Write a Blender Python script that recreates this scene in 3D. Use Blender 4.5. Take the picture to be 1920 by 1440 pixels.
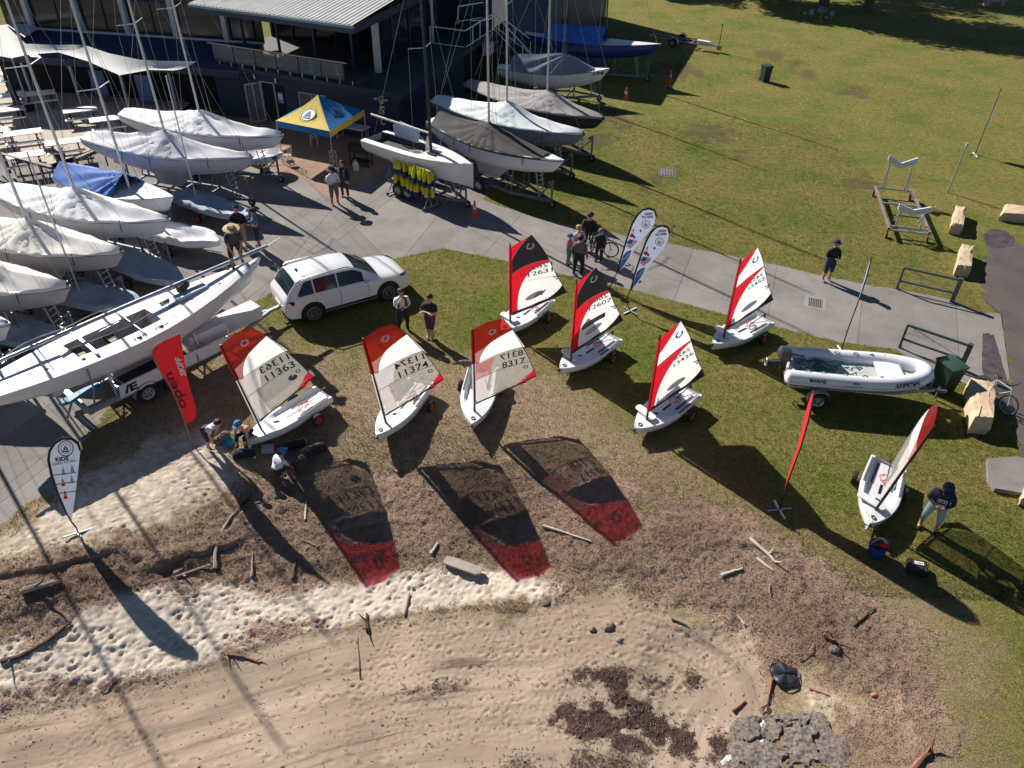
import bpy, bmesh, math, random
import numpy as np
from mathutils import Vector, Matrix
R = math.radians
random.seed(7)
for o in list(bpy.data.objects): bpy.data.objects.remove(o)
scn = bpy.context.scene
COL = scn.collection

# ---------------------------------------------------------------- camera
F_PX, PITCH, ROLL, CAMH = 1461.0, R(37.4), R(1.5), 15.35
_fw = np.array([0, math.cos(PITCH), -math.sin(PITCH)])
_r0 = np.array([1.0, 0, 0]); _u0 = np.cross(_r0, _fw)
_rt = math.cos(ROLL) * _r0 + math.sin(ROLL) * _u0
_up = -math.sin(ROLL) * _r0 + math.cos(ROLL) * _u0
_o = np.array([0, 0, CAMH])
cd = bpy.data.cameras.new('camera'); cam = bpy.data.objects.new('camera', cd); COL.objects.link(cam)
cd.sensor_width = 36.0; cd.lens = 36.0 * F_PX / 1920.0; cd.clip_end = 3000; cd.clip_start = .1
cam.matrix_world = Matrix(((_rt[0], _up[0], -_fw[0], 0), (_rt[1], _up[1], -_fw[1], 0), (_rt[2], _up[2], -_fw[2], CAMH), (0, 0, 0, 1)))
scn.camera = cam
scn.render.resolution_x, scn.render.resolution_y = 1024, 768

def G(x, y, z=0.0):
    """where the sight line through a photo pixel meets the level z"""
    d = _fw + _rt * (x - 960) / F_PX - _up * (y - 720) / F_PX
    t = (z - CAMH) / d[2]
    p = _o + d * t
    return Vector((float(p[0]), float(p[1]), float(p[2])))

# ---------------------------------------------------------------- light
SUN_EL, SUN_AZ = R(34.2), R(-46.5)          # SUN_AZ: heading the shadows fall towards
w = bpy.data.worlds.new('World'); scn.world = w; w.use_nodes = True
nt = w.node_tree; bg = nt.nodes['Background']
sky = nt.nodes.new('ShaderNodeTexSky'); sky.sky_type = 'NISHITA'; sky.sun_disc = False
sky.sun_elevation = SUN_EL
_ts = Vector((-math.cos(SUN_AZ) * math.cos(SUN_EL), -math.sin(SUN_AZ) * math.cos(SUN_EL), math.sin(SUN_EL)))
sky.sun_rotation = math.atan2(_ts.x, _ts.y)
sky.air_density = 0.62; sky.dust_density = 0.05; sky.ozone_density = 1.5
nt.links.new(sky.outputs[0], bg.inputs[0]); bg.inputs[1].default_value = 0.05
sl = bpy.data.lights.new('sun', 'SUN'); sl.energy = 5.0; sl.angle = R(0.53); sl.color = (1.0, 0.945, 0.86)
so = bpy.data.objects.new('sun', sl); COL.objects.link(so)
so.rotation_euler = _ts.to_track_quat('Z', 'Y').to_euler(); so.location = (0, 0, 60)
vs = scn.view_settings
vs.view_transform = 'Standard'; vs.look = 'None'; vs.exposure = 0.62; vs.gamma = 1.0; vs.use_curve_mapping = False
scn.cycles.max_bounces = 6; scn.cycles.transparent_max_bounces = 12

# ---------------------------------------------------------------- materials
MATS = {}
def nd(t, kind, **kw):
    n = t.nodes.new(kind)
    for k, v in kw.items():
        if k.startswith('i_'):
            n.inputs[k[2:].replace('_', ' ')].default_value = v
        else: setattr(n, k, v)
    return n
def ramp(t, fac, stops):
    r = t.nodes.new('ShaderNodeValToRGB'); e = r.color_ramp.elements
    while len(e) > 1: e.remove(e[-1])
    e[0].position = stops[0][0]; e[0].color = (*stops[0][1], 1) if len(stops[0][1]) == 3 else stops[0][1]
    for p, c in stops[1:]:
        k = e.new(p); k.color = (*c, 1) if len(c) == 3 else c
    t.links.new(fac, r.inputs[0]); return r
def mix(t, fac, a, b, mode='MIX'):
    m = t.nodes.new('ShaderNodeMix'); m.data_type = 'RGBA'; m.blend_type = mode
    for s, v in ((m.inputs[0], fac), (m.inputs[6], a), (m.inputs[7], b)):
        if isinstance(v, (int, float)): s.default_value = v
        elif isinstance(v, tuple): s.default_value = (*v, 1) if len(v) == 3 else v
        else: t.links.new(v, s)
    return m.outputs[2]
def M(name, col, rough=.5, var=.12, scale=6.0, bump=0.0, bscale=40.0, metal=0.0, spec=.5, transl=0.0, transp=None, tcol=None, coat=0.0, detail=4):
    """one procedural material: base colour with mottling, roughness break-up, fine relief"""
    if name in MATS: return MATS[name]
    m = bpy.data.materials.new(name); m.use_nodes = True; t = m.node_tree; p = t.nodes['Principled BSDF']
    tc = nd(t, 'ShaderNodeTexCoord')
    n = nd(t, 'ShaderNodeTexNoise', i_Scale=scale, i_Detail=detail, i_Roughness=.6); t.links.new(tc.outputs['Object'], n.inputs['Vector'])
    lo = tuple(max(0, c * (1 - var)) for c in col); hi = tuple(min(1, c * (1 + var)) for c in col)
    r = ramp(t, n.outputs[0], [(.3, lo), (.7, hi)])
    t.links.new(r.outputs[0], p.inputs['Base Color'])
    rr = nd(t, 'ShaderNodeMapRange'); rr.inputs[3].default_value = max(.05, rough - .08); rr.inputs[4].default_value = min(1, rough + .1)
    t.links.new(n.outputs[0], rr.inputs[0]); t.links.new(rr.outputs[0], p.inputs['Roughness'])
    p.inputs['Metallic'].default_value = metal; p.inputs['Specular IOR Level'].default_value = spec
    if coat: p.inputs['Coat Weight'].default_value = coat; p.inputs['Coat Roughness'].default_value = .06
    if bump:
        b = nd(t, 'ShaderNodeTexNoise', i_Scale=bscale, i_Detail=5.0); t.links.new(tc.outputs['Object'], b.inputs['Vector'])
        bm_ = nd(t, 'ShaderNodeBump', i_Strength=bump, i_Distance=.02); t.links.new(b.outputs[0], bm_.inputs['Height']); t.links.new(bm_.outputs[0], p.inputs['Normal'])
    out = t.nodes['Material Output']; cur = p.outputs[0]
    if transl:
        tl = nd(t, 'ShaderNodeBsdfTranslucent'); t.links.new(r.outputs[0], tl.inputs[0])
        mx = nd(t, 'ShaderNodeMixShader'); mx.inputs[0].default_value = transl; t.links.new(cur, mx.inputs[1]); t.links.new(tl.outputs[0], mx.inputs[2]); cur = mx.outputs[0]
    if transp:
        tp = nd(t, 'ShaderNodeBsdfTransparent'); tp.inputs[0].default_value = (*(tcol or (1, 1, 1)), 1)
        mx = nd(t, 'ShaderNodeMixShader'); mx.inputs[0].default_value = transp; t.links.new(cur, mx.inputs[1]); t.links.new(tp.outputs[0], mx.inputs[2]); cur = mx.outputs[0]
    if cur is not p.outputs[0]: t.links.new(cur, out.inputs[0])
    MATS[name] = m; return m

# ---------------------------------------------------------------- mesh helpers
class MB:
    """collects shapes and links them as ONE mesh object"""
    def __init__(s): s.v = []; s.f = []; s.mi = []; s.cur = 0
    def mat(s, i): s.cur = i; return s
    def add(s, vs, fs):
        o = len(s.v); s.v += [tuple(x) for x in vs]
        for f in fs: s.f.append([i + o for i in f]); s.mi.append(s.cur)
        return s
    def box(s, c, d, rz=0.0, taper=1.0, rx=0, ry=0):
        x, y, z = d[0] / 2, d[1] / 2, d[2] / 2
        vs = [Vector(p) for p in ((-x, -y, -z), (x, -y, -z), (x, y, -z), (-x, y, -z), (-x * taper, -y * taper, z), (x * taper, -y * taper, z), (x * taper, y * taper, z), (-x * taper, y * taper, z))]
        m = Matrix.Rotation(rz, 3, 'Z') @ Matrix.Rotation(ry, 3, 'Y') @ Matrix.Rotation(rx, 3, 'X')
        return s.add([m @ p + Vector(c) for p in vs], [(0, 3, 2, 1), (4, 5, 6, 7), (0, 1, 5, 4), (1, 2, 6, 5), (2, 3, 7, 6), (3, 0, 4, 7)])
    def bar(s, a, b, wd, ht=None, up=(0, 0, 1)):
        a = Vector(a); b = Vector(b); ht = ht or wd
        d = (b - a).normalized(); u = Vector(up)
        if abs(d.dot(u)) > .98: u = Vector((1, 0, 0))
        sx = d.cross(u).normalized(); sz = sx.cross(d)
        vs = []
        for p in (a, b):
            for i, j in ((-1, -1), (1, -1), (1, 1), (-1, 1)): vs.append(p + sx * i * wd / 2 + sz * j * ht / 2)
        return s.add(vs, [(0, 1, 2, 3), (7, 6, 5, 4), (0, 4, 5, 1), (1, 5, 6, 2), (2, 6, 7, 3), (3, 7, 4, 0)])
    def tube(s, pts, r, n=8, caps=True, sy=1.0):
        pts = [Vector(p) for p in pts]; k = len(pts)
        rs = r if isinstance(r, (list, tuple)) else [r] * k
        vs = []; fs = []; prev = None
        for i, p in enumerate(pts):
            d = (pts[min(i + 1, k - 1)] - pts[max(i - 1, 0)])
            d = d.normalized() if d.length > 1e-9 else Vector((0, 0, 1))
            if prev is None: u = Vector((0, 0, 1)) if abs(d.z) < .9 else Vector((1, 0, 0))
            else: u = prev
            sx = d.cross(u)
            if sx.length < 1e-6: sx = d.cross(Vector((0, 1, 0)))
            sx.normalize(); u = sx.cross(d); prev = u
            for j in range(n):
                a = 2 * math.pi * j / n; vs.append(p + sx * math.cos(a) * rs[i] + u * math.sin(a) * rs[i] * sy)
        for i in range(k - 1):
            for j in range(n): fs.append((i * n + j, i * n + (j + 1) % n, (i + 1) * n + (j + 1) % n, (i + 1) * n + j))
        if caps: fs += [tuple(range(n))[::-1], tuple(range((k - 1) * n, k * n))]
        return s.add(vs, fs)
    def cyl(s, a, b, r0, r1=None, n=12): return s.tube([a, b], [r0, r0 if r1 is None else r1], n)
    def prism(s, poly, z0, z1, f=None):
        f = f or (lambda x, y, z: (x, y, z)); n = len(poly)
        vs = [f(x, y, z0) for x, y in poly] + [f(x, y, z1) for x, y in poly]
        return s.add(vs, [tuple(range(n))[::-1], tuple(range(n, 2 * n))] + [(i, (i + 1) % n, n + (i + 1) % n, n + i) for i in range(n)])
    def poly(s, vs): return s.add(vs, [tuple(range(len(vs)))])
    def loft(s, secs, close=False, caps=False):
        n = len(secs[0]); vs = [p for q in secs for p in q]; fs = []
        for i in range(len(secs) - 1):
            for j in range(n if close else n - 1): fs.append((i * n + j, i * n + (j + 1) % n, (i + 1) * n + (j + 1) % n, (i + 1) * n + j))
        if caps: fs += [tuple(range(n))[::-1], tuple(range((len(secs) - 1) * n, len(secs) * n))]
        return s.add(vs, fs)
    def ball(s, c, r, nu=10, nv=7, rot=None):
        r = r if isinstance(r, (list, tuple)) else (r, r, r); c = Vector(c); rings = []
        for i in range(1, nv):
            a = math.pi * i / nv; ring = []
            for j in range(nu):
                b = 2 * math.pi * j / nu
                p = Vector((r[0] * math.sin(a) * math.cos(b), r[1] * math.sin(a) * math.sin(b), r[2] * math.cos(a)))
                ring.append((rot @ p if rot else p) + c)
            rings.append(ring)
        t = Vector((0, 0, r[2])); t = (rot @ t if rot else t)
        vs = [c + t] + [p for q in rings for p in q] + [c - t]; fs = []
        for j in range(nu): fs.append((0, 1 + j, 1 + (j + 1) % nu))
        for i in range(nv - 2):
            for j in range(nu): fs.append((1 + i * nu + j, 1 + (i + 1) * nu + j, 1 + (i + 1) * nu + (j + 1) % nu, 1 + i * nu + (j + 1) % nu))
        e = len(vs) - 1; b = 1 + (nv - 2) * nu
        for j in range(nu): fs.append((e, b + (j + 1) % nu, b + j))
        return s.add(vs, fs)
    def torus(s, c, R_, r, n=20, m=8, ax='Y'):
        vs = []; fs = []; c = Vector(c)
        for i in range(n):
            a = 2 * math.pi * i / n
            for j in range(m):
                b = 2 * math.pi * j / m; q = R_ + r * math.cos(b); h = r * math.sin(b)
                p = {'Y': (q * math.cos(a), h, q * math.sin(a)), 'Z': (q * math.cos(a), q * math.sin(a), h), 'X': (h, q * math.cos(a), q * math.sin(a))}[ax]
                vs.append(c + Vector(p))
        for i in range(n):
            for j in range(m): fs.append((i * m + j, ((i + 1) % n) * m + j, ((i + 1) % n) * m + (j + 1) % m, i * m + (j + 1) % m))
        return s.add(vs, fs)
    def build(s, name, mats, parent=None, smooth=True, loc=None, rz=None, ang=40, recalc=True):
        me = bpy.data.meshes.new(name)
        me.from_pydata(s.v, [], s.f)
        mats = mats if isinstance(mats, (list, tuple)) else [mats]
        for m in mats: me.materials.append(m)
        if len(mats) > 1: me.polygons.foreach_set('material_index', s.mi)
        if recalc:
            b = bmesh.new(); b.from_mesh(me); bmesh.ops.recalc_face_normals(b, faces=b.faces); b.to_mesh(me); b.free()
        if smooth:
            me.polygons.foreach_set('use_smooth', [True] * len(me.polygons)); me.set_sharp_from_angle(angle=R(ang))
        me.update()
        o = bpy.data.objects.new(name, me); COL.objects.link(o)
        if parent is not None: o.parent = parent
        if loc is not None: o.location = loc
        if rz is not None: o.rotation_euler.z = rz
        return o
def tag(o, label=None, cat=None, group=None, kind=None):
    if label: o['label'] = label
    if cat: o['category'] = cat
    if group: o['group'] = group
    if kind: o['kind'] = kind
    return o
def empty(name, loc, rz=0.0, label=None, cat=None, group=None):
    o = bpy.data.objects.new(name, None); COL.objects.link(o); o.empty_display_size = .1
    o.location = loc; o.rotation_euler = (0, 0, rz); return tag(o, label, cat, group)
def dup(src, parent=None):
    c = src.copy(); COL.objects.link(c); c.parent = parent
    for ch in list(src.children): dup(ch, c)
    return c
def copy_thing(src, loc, rz, label=None, group=None, scale=None):
    c = dup(src); c.location = loc; c.rotation_euler = (0, 0, rz)
    if label: c['label'] = label
    if group: c['group'] = group
    if scale: c.scale = (scale, scale, scale)
    return c
def ang(a, b): return math.atan2(b.y - a.y, b.x - a.x)
# ---- flat lettering as mesh, laid on any surface
_TXT = {}
def text_mesh(s, bold=0.0, shear=0.0):
    k = (s, bold, shear)
    if k not in _TXT:
        c = bpy.data.curves.new('lettering', 'FONT'); c.body = s; c.size = 1; c.offset = bold; c.shear = shear; c.resolution_u = 3
        o = bpy.data.objects.new('lettering', c); COL.objects.link(o)
        dg = bpy.context.evaluated_depsgraph_get(); me = bpy.data.meshes.new_from_object(o.evaluated_get(dg))
        vs = [tuple(v.co) for v in me.vertices]; fs = [tuple(p.vertices) for p in me.polygons]
        bpy.data.objects.remove(o); bpy.data.curves.remove(c); bpy.data.meshes.remove(me)
        xs = [v[0] for v in vs]; ys = [v[1] for v in vs]
        _TXT[k] = ([((v[0] - min(xs)), (v[1] - min(ys))) for v in vs], fs, max(xs) - min(xs), max(ys) - min(ys))
    return _TXT[k]
def put_text(mb, s, f, x0, y0, width, height, mirror=False, bold=.02, rot=0.0, shear=0.0):
    """letters filling width x height from (x0,y0); f maps flat (x,y) to space"""
    vs, fs, W, H = text_mesh(s, bold, shear); c_, s_ = math.cos(rot), math.sin(rot); out = []
    for x, y in vs:
        u = x / W * width; v = y / H * height
        if mirror: u = width - u
        out.append(f(x0 + u * c_ - v * s_, y0 + u * s_ + v * c_))
    mb.add(out, fs); return mb
def clip_half(poly, n, d):
    out = []
    for i in range(len(poly)):
        a, b = poly[i], poly[(i + 1) % len(poly)]
        da = a[0] * n[0] + a[1] * n[1] - d; db = b[0] * n[0] + b[1] * n[1] - d
        if da >= 0: out.append(a)
        if (da >= 0) != (db >= 0):
            t = da / (da - db); out.append((a[0] + (b[0] - a[0]) * t, a[1] + (b[1] - a[1]) * t))
    return out
def cells(poly, step):
    """cut a flat outline into small cells so it can follow a curved surface"""
    x0 = min(p[0] for p in poly); x1 = max(p[0] for p in poly); res = []
    k = math.floor(x0 / step)
    while k * step < x1:
        s = clip_half(clip_half(poly, (1, 0), k * step), (-1, 0), -(k + 1) * step)
        if len(s) >= 3:
            y0 = min(p[1] for p in s); y1 = max(p[1] for p in s); j = math.floor(y0 / step)
            while j * step < y1:
                c = clip_half(clip_half(s, (0, 1), j * step), (0, -1), -(j + 1) * step)
                if len(c) >= 3: res.append(c)
                j += 1
        k += 1
    return res
# ---- value noise
def vnoise(x, y, seed=0):
    xi = np.floor(x).astype(np.int64); yi = np.floor(y).astype(np.int64); fx = x - xi; fy = y - yi
    def h(a, b):
        n = (a * 374761393 + b * 668265263 + seed * 1442695041) & 0xffffffff
        n = ((n ^ (n >> 13)) * 1274126177) & 0xffffffff
        return ((n ^ (n >> 16)) & 0xffff) / 65535.0
    sx = fx * fx * (3 - 2 * fx); sy = fy * fy * (3 - 2 * fy)
    return (h(xi, yi) * (1 - sx) + h(xi + 1, yi) * sx) * (1 - sy) + (h(xi, yi + 1) * (1 - sx) + h(xi + 1, yi + 1) * sx) * sy
def fbm(x, y, sc, oct=4, seed=0):
    x = np.asarray(x, float); y = np.asarray(y, float)
    r = 0; a = 1; t = 0
    for k in range(oct):
        r = r + a * vnoise(x * sc, y * sc, seed + k * 17); t += a; a *= .5; sc *= 2.03
    return r / t
# ================================================================ GROUND
def sdist(X, Y, poly):
    """signed distance (m) to an outline, positive inside"""
    d = np.full(X.shape, 1e9); ins = np.zeros(X.shape, bool); n = len(poly)
    for i in range(n):
        ax, ay = poly[i]; bx, by = poly[(i + 1) % n]; ex, ey = bx - ax, by - ay
        t = np.clip(((X - ax) * ex + (Y - ay) * ey) / (ex * ex + ey * ey + 1e-12), 0, 1)
        d = np.minimum(d, (X - ax - t * ex) ** 2 + (Y - ay - t * ey) ** 2)
        c = (ay > Y) != (by > Y)
        with np.errstate(divide='ignore', invalid='ignore'): xi = ex * (Y - ay) / (by - ay + 1e-15) + ax
        ins ^= c & (X < xi)
    d = np.sqrt(d); return np.where(ins, d, -d)
Z_TERR = [(G(x, y).x, G(x, y).y) for x, y in [(330, 900), (380, 830), (450, 780), (560, 750), (640, 760), (760, 770), (870, 780), (960, 790), (1080, 830), (1200, 890), (1330, 960), (1500, 1050), (1690, 1170), (1770, 1290), (1800, 1440), (1810, 2000), (-900, 2000), (-900, 1400), (-300, 1180), (60, 1050), (230, 980)]]
def base_h(X, Y):
    """the bank and beach fall away towards the water"""
    return np.interp(sdist(np.atleast_1d(np.asarray(X, float)), np.atleast_1d(np.asarray(Y, float)), Z_TERR), [0, .8, 2, 3.6, 6, 10, 16], [0, -.10, -.40, -.75, -1.0, -1.25, -1.5])
def GT(x, y, dz=0.0):
    """where the sight line through a photo pixel meets the sloping ground"""
    z = 0.0
    for _ in range(14): p = G(x, y, z + dz); z = .5 * z + .5 * float(base_h(p.x, p.y)[0])
    return Vector((p.x, p.y, z))
def W2(pix): return [(lambda q: (q.x, q.y))(GT(x, y)) for x, y in pix]
def soft(d, wd): return np.clip(d / wd + .5, 0, 1)
Z_SMOOTH = W2([(-400, 1420), (0, 1345), (180, 1310), (330, 1262), (480, 1215), (600, 1185), (720, 1160), (860, 1140), (1000, 1135), (1100, 1115), (1165, 1100), (1190, 1130), (1290, 1150), (1380, 1200), (1430, 1260), (1450, 1330), (1400, 1400), (1380, 1500), (1300, 2200), (-400, 2200)])
Z_DRY1 = W2([(-300, 1150), (0, 1000), (100, 925), (190, 870), (330, 800), (420, 830), (460, 890), (430, 950), (330, 1000), (220, 1030), (100, 1050), (0, 1080), (-300, 1200)])
Z_DRY2 = W2([(-300, 1450), (-200, 1280), (0, 1190), (150, 1130), (300, 1085), (420, 1080), (520, 1100), (700, 1075), (800, 1060), (900, 1050), (1000, 1075), (1080, 1105), (1000, 1135), (860, 1140), (720, 1160), (600, 1185), (480, 1215), (330, 1262), (180, 1310), (0, 1340)])
Z_DRY3 = W2([(1420, 1180), (1520, 1190), (1600, 1270), (1690, 1330), (1650, 1390), (1560, 1360), (1480, 1330), (1440, 1270)])
Z_LIT = W2([(-300, 1200), (0, 1065), (200, 1035), (330, 995), (430, 945), (520, 890), (620, 860), (760, 870), (950, 870), (1100, 880), (1250, 920), (1400, 980), (1500, 1030), (1600, 1110), (1690, 1220), (1740, 1310), (1720, 1440), (1700, 2000), (1500, 2000), (1560, 1440), (1620, 1330), (1480, 1250), (1400, 1190), (1300, 1150), (1165, 1105), (1080, 1100), (900, 1055), (700, 1080), (520, 1105), (300, 1095), (150, 1135), (0, 1195), (-300, 1320)])
Z_ARID = W2([(190, 790), (300, 690), (400, 630), (520, 640), (640, 690), (760, 680), (870, 700), (980, 730), (1100, 780), (1200, 860), (1330, 950), (1500, 1040), (1690, 1160), (1760, 1290), (1780, 1440), (1810, 2000), (-300, 2000), (-300, 1100), (100, 920)])
Z_WEED = [W2([(1010, 1345), (1090, 1310), (1180, 1290), (1250, 1320), (1330, 1360), (1372, 1390), (1340, 1422), (1180, 1405), (1060, 1380)]), W2([(1055, 1268), (1130, 1250), (1230, 1255), (1310, 1268), (1280, 1282), (1180, 1290), (1100, 1282)]),
          W2([(690, 1312), (760, 1290), (860, 1270), (960, 1258), (965, 1270), (850, 1286), (740, 1308)]), W2([(880, 1440), (1000, 1412), (1100, 1400), (1320, 1420), (1340, 1500), (860, 1500)])]
Z_PAVE = W2([(-1500, 1450), (0, 992), (40, 955), (100, 918), (140, 850), (190, 790), (215, 750), (300, 690), (400, 625), (480, 568), (515, 545), (640, 510), (755, 482), (832, 466), (910, 482), (960, 492), (1075, 520), (1197, 547), (1290, 572), (1360, 590), (1440, 610), (1572, 642), (1680, 657), (1705, 672), (1790, 715), (1870, 745), (1892, 710), (1875, 587), (1840, 587), (1782, 562), (1680, 542), (1640, 537), (1530, 515), (1480, 502), (1375, 481), (1245, 455), (1150, 437), (1075, 425), (1000, 406), (905, 375), (945, 340), (900, 300), (860, 240), (850, 190), (700, 230), (300, 200), (-800, 200)])
Z_ROAD = W2([(1848, 440), (1880, 438), (1930, 470), (2400, 300), (2700, 900), (2300, 1200), (1930, 905), (1915, 860), (1900, 800), (1893, 712), (1878, 590), (1843, 562), (1840, 515), (1852, 475)])
DIRT = [(1320, 245, 75, 26), (1285, 140, 60, 24), (1475, 118, 85, 22), (1080, 265, 70, 28), (1150, 215, 60, 20), (1215, 345, 60, 18), (1440, 150, 30, 10), (1600, 345, 40, 10), (1390, 290, 30, 12), (1610, 170, 60, 10)]
def zones(X, Y):
    n1 = fbm(X, Y, .55, 4, 3) - .5; n2 = fbm(X, Y, 2.3, 4, 11) - .5; n3 = fbm(X, Y, .16, 3, 29) - .5
    wob = n1 * 1.1 + n2 * .7
    sdS = sdist(X, Y, Z_SMOOTH); sm = soft(sdS + wob * 1.0, .5)
    dry = np.maximum(np.maximum(.62 * soft(sdist(X, Y, Z_DRY1) + wob * 1.4, 1.4), soft(sdist(X, Y, Z_DRY2) + wob * .9, .45)), .5 * soft(sdist(X, Y, Z_DRY3) + wob * 2.2, 1.2))
    lit = soft(sdist(X, Y, Z_LIT) + wob * 1.9 + n3 * .8, 1.0)
    edge = np.exp(-((sdS + .15 + n1 * 1.2) / .35) ** 2) * np.clip(n1 * 4 + n2 * 3 + .45, 0, 1); dry = dry * (1 - .55 * lit); lit = np.maximum(lit * (1 - sm), edge * .85)
    arid = soft(sdist(X, Y, Z_ARID) + wob * 1.8 + n3 * 3.0 + .6, 6.5)
    weed = np.zeros_like(X)
    for k, z in enumerate(Z_WEED): weed = np.maximum(weed, soft(sdist(X, Y, z) + wob * .5, .45) * (.55 if k == 3 else 1) * np.clip(n2 * 4.5 + n1 * 2 + 1.0, 0, 1))
    dirt = np.zeros_like(X)
    for px, py, rx, ry in DIRT:
        c = G(px, py); ax = (G(px + rx, py) - c).length; ay = (G(px, py - ry) - c).length
        q = ((X - c.x) / ax) ** 2 + ((Y - c.y) / ay) ** 2
        dirt = np.maximum(dirt, np.clip(.75 - q * .7 + n1 * 2.4 + n2 * 2.6, 0, 1) * np.clip(2.2 - q, 0, 1))
    band = sdist(X, Y, Z_SMOOTH)
    return dict(band=np.clip(band, -3, 12) / 10, lush=np.clip(1 - arid, 0, 1), litter=lit, dry=dry * (1 - sm), smooth=sm, weed=weed, dirt=np.clip(dirt, 0, 1))
def axis(a, b, fine, segs):
    """ruler with fine steps between a and b that widen outside"""
    s = list(np.arange(a, b, fine)); x = b; st = fine
    while x < segs[1]: s.append(x); st *= 1.12; x += st
    s.append(segs[1]); x = a; st = fine; low = []
    while x > segs[0]: st *= 1.12; x -= st; low.append(max(x, segs[0]))
    return np.array(low[::-1] + s)
GX = axis(-13.2, 12.5, .045, (-900, 900)); GY = np.concatenate([axis(7.2, 17.2, .042, (-60, 17.2))[:-1], axis(17.2, 24, .07, (17.2, 24))[1:-1], axis(24, 46, .13, (24, 1500))])
GY = np.unique(np.round(GY, 4))
XX, YY = np.meshgrid(GX, GY)
near = (np.abs(XX) < 60) & (YY > -5) & (YY < 110)
Zn = {k: np.zeros(XX.shape) for k in ('lush', 'litter', 'dry', 'smooth', 'weed', 'dirt', 'band')}
Zn['lush'][:] = 1
zz = zones(XX[near], YY[near])
for k in Zn: Zn[k][near] = zz[k]
PV = np.full(XX.shape, -9.0); PV[near] = np.maximum(sdist(XX[near], YY[near], Z_PAVE), sdist(XX[near], YY[near], Z_ROAD))
rough_amp = .026 * Zn['litter'] + .013 * Zn['dry'] + .004 + .01 * (1 - Zn['lush']) * (1 - Zn['smooth'])
HT = (fbm(XX, YY, 5.5, 3, 5) - .5) * 2 * rough_amp + (fbm(XX, YY, .35, 2, 8) - .5) * .05 * (1 - soft(PV + .6, .6))
HT += (fbm(XX, YY, 11, 2, 41) - .5) * .03 * Zn['litter']
# the little scarp where the wrack line drops to the beach
_sc = soft(sdist(XX, YY, Z_LIT) + (fbm(XX, YY, .9, 3, 77) - .5) * 1.4 - .6, .35)
HT[near] += base_h(XX[near], YY[near])
HT += .07 * _sc * Zn['litter'] - .05 * Zn['smooth']
Z_SCARP = W2([(-300, 1130), (0, 1085), (150, 1060), (330, 1040), (540, 1010), (700, 985), (850, 975), (960, 962), (1090, 975), (1250, 1010), (1400, 1020), (1520, 1090), (1600, 1180), (1700, 1300), (1720, 1440), (1700, 2000), (-300, 2000)])
_sd = np.full(XX.shape, -5.0); _sd[near] = sdist(XX[near], YY[near], Z_SCARP)
HT -= .095 * soft(_sd + (fbm(XX, YY, .8, 4, 71) - .5) * 1.1, .09) * np.clip(fbm(XX, YY, .5, 2, 73) * 3 - .8, .15, 1)
HT = np.where(Zn['weed'] > 0, HT + Zn['weed'] * (fbm(XX, YY, 7, 3, 51) - .4) * .05, HT)
# footprints, paw prints and drag marks pressed into the sand
rng = np.random.default_rng(4)
def stamp(cx, cy, a, b, th, dep, rim=.35):
    i0, i1 = np.searchsorted(GX, [cx - 2.2 * a, cx + 2.2 * a]); j0, j1 = np.searchsorted(GY, [cy - 2.2 * a, cy + 2.2 * a])
    if i1 - i0 < 2 or j1 - j0 < 2: return
    dx = XX[j0:j1, i0:i1] - cx; dy = YY[j0:j1, i0:i1] - cy; c, s = math.cos(th), math.sin(th)
    q = ((dx * c + dy * s) / a) ** 2 + ((-dx * s + dy * c) / b) ** 2
    HT[j0:j1, i0:i1] += dep * (-np.exp(-q * 1.4) + rim * np.exp(-(np.sqrt(q) - 1.35) ** 2 * 6))
def samp(k, x, y): return Zn[k][min(np.searchsorted(GY, y), len(GY) - 1), min(np.searchsorted(GX, x), len(GX) - 1)]
cnt = 0
while cnt < 5200:
    x, y = rng.uniform(-12.5, 11), rng.uniform(7.4, 19)
    d_, s_ = samp('dry', x, y), samp('smooth', x, y)
    if d_ > .35 and rng.random() < d_ * (.75 if fbm(np.array([x]), np.array([y]), .8, 2, 66)[0] > .47 else .25): stamp(x, y, rng.uniform(.05, .15), rng.uniform(.025, .06), rng.normal(.75, .7), rng.uniform(.006, .026), rng.uniform(.1, .5)); cnt += 1
    elif s_ > .5 and y > 8.6 + .1 * x and rng.random() < (.45 if fbm(np.array([x]), np.array([y]), .45, 2, 90)[0] > .56 else .04):
        stamp(x, y, rng.uniform(.035, .07), rng.uniform(.03, .05), rng.uniform(0, 3.14), rng.uniform(.008, .02), .5); cnt += 1
for k in range(26):       # walking lines over the damp sand
    x, y = rng.uniform(-9, 7), rng.uniform(8, 13); h = rng.uniform(-.4, .6)
    for i in range(rng.integers(5, 16)):
        x += math.cos(h) * .33; y += math.sin(h) * .33; h += rng.normal(0, .12)
        if samp('smooth', x, y) > .5: stamp(x + (-1) ** i * .05, y + (-1) ** i * .07, .12, .05, h, .025, .5)
HT = np.where(PV > .10, -.04, np.where(PV > -.1, HT + .012, HT))
HT = np.where((YY < 5), np.minimum(HT, -1.2), HT)
HT = np.where((np.abs(XX) > 70) | (YY > 120), 0, HT)
ny, nx = XX.shape
idx = np.arange(nx * ny).reshape(ny, nx)
quads = np.stack([idx[:-1, :-1], idx[:-1, 1:], idx[1:, 1:], idx[1:, :-1]], -1).reshape(-1, 4)
me = bpy.data.meshes.new('ground')
me.vertices.add(nx * ny); me.vertices.foreach_set('co', np.stack([XX, YY, HT], -1).ravel())
me.loops.add(quads.size); me.loops.foreach_set('vertex_index', quads.ravel().astype(np.int32))
me.polygons.add(len(quads)); me.polygons.foreach_set('loop_start', np.arange(0, quads.size, 4, dtype=np.int32))
me.polygons.foreach_set('use_smooth', np.ones(len(quads), bool)); me.update(); me.validate()
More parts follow.
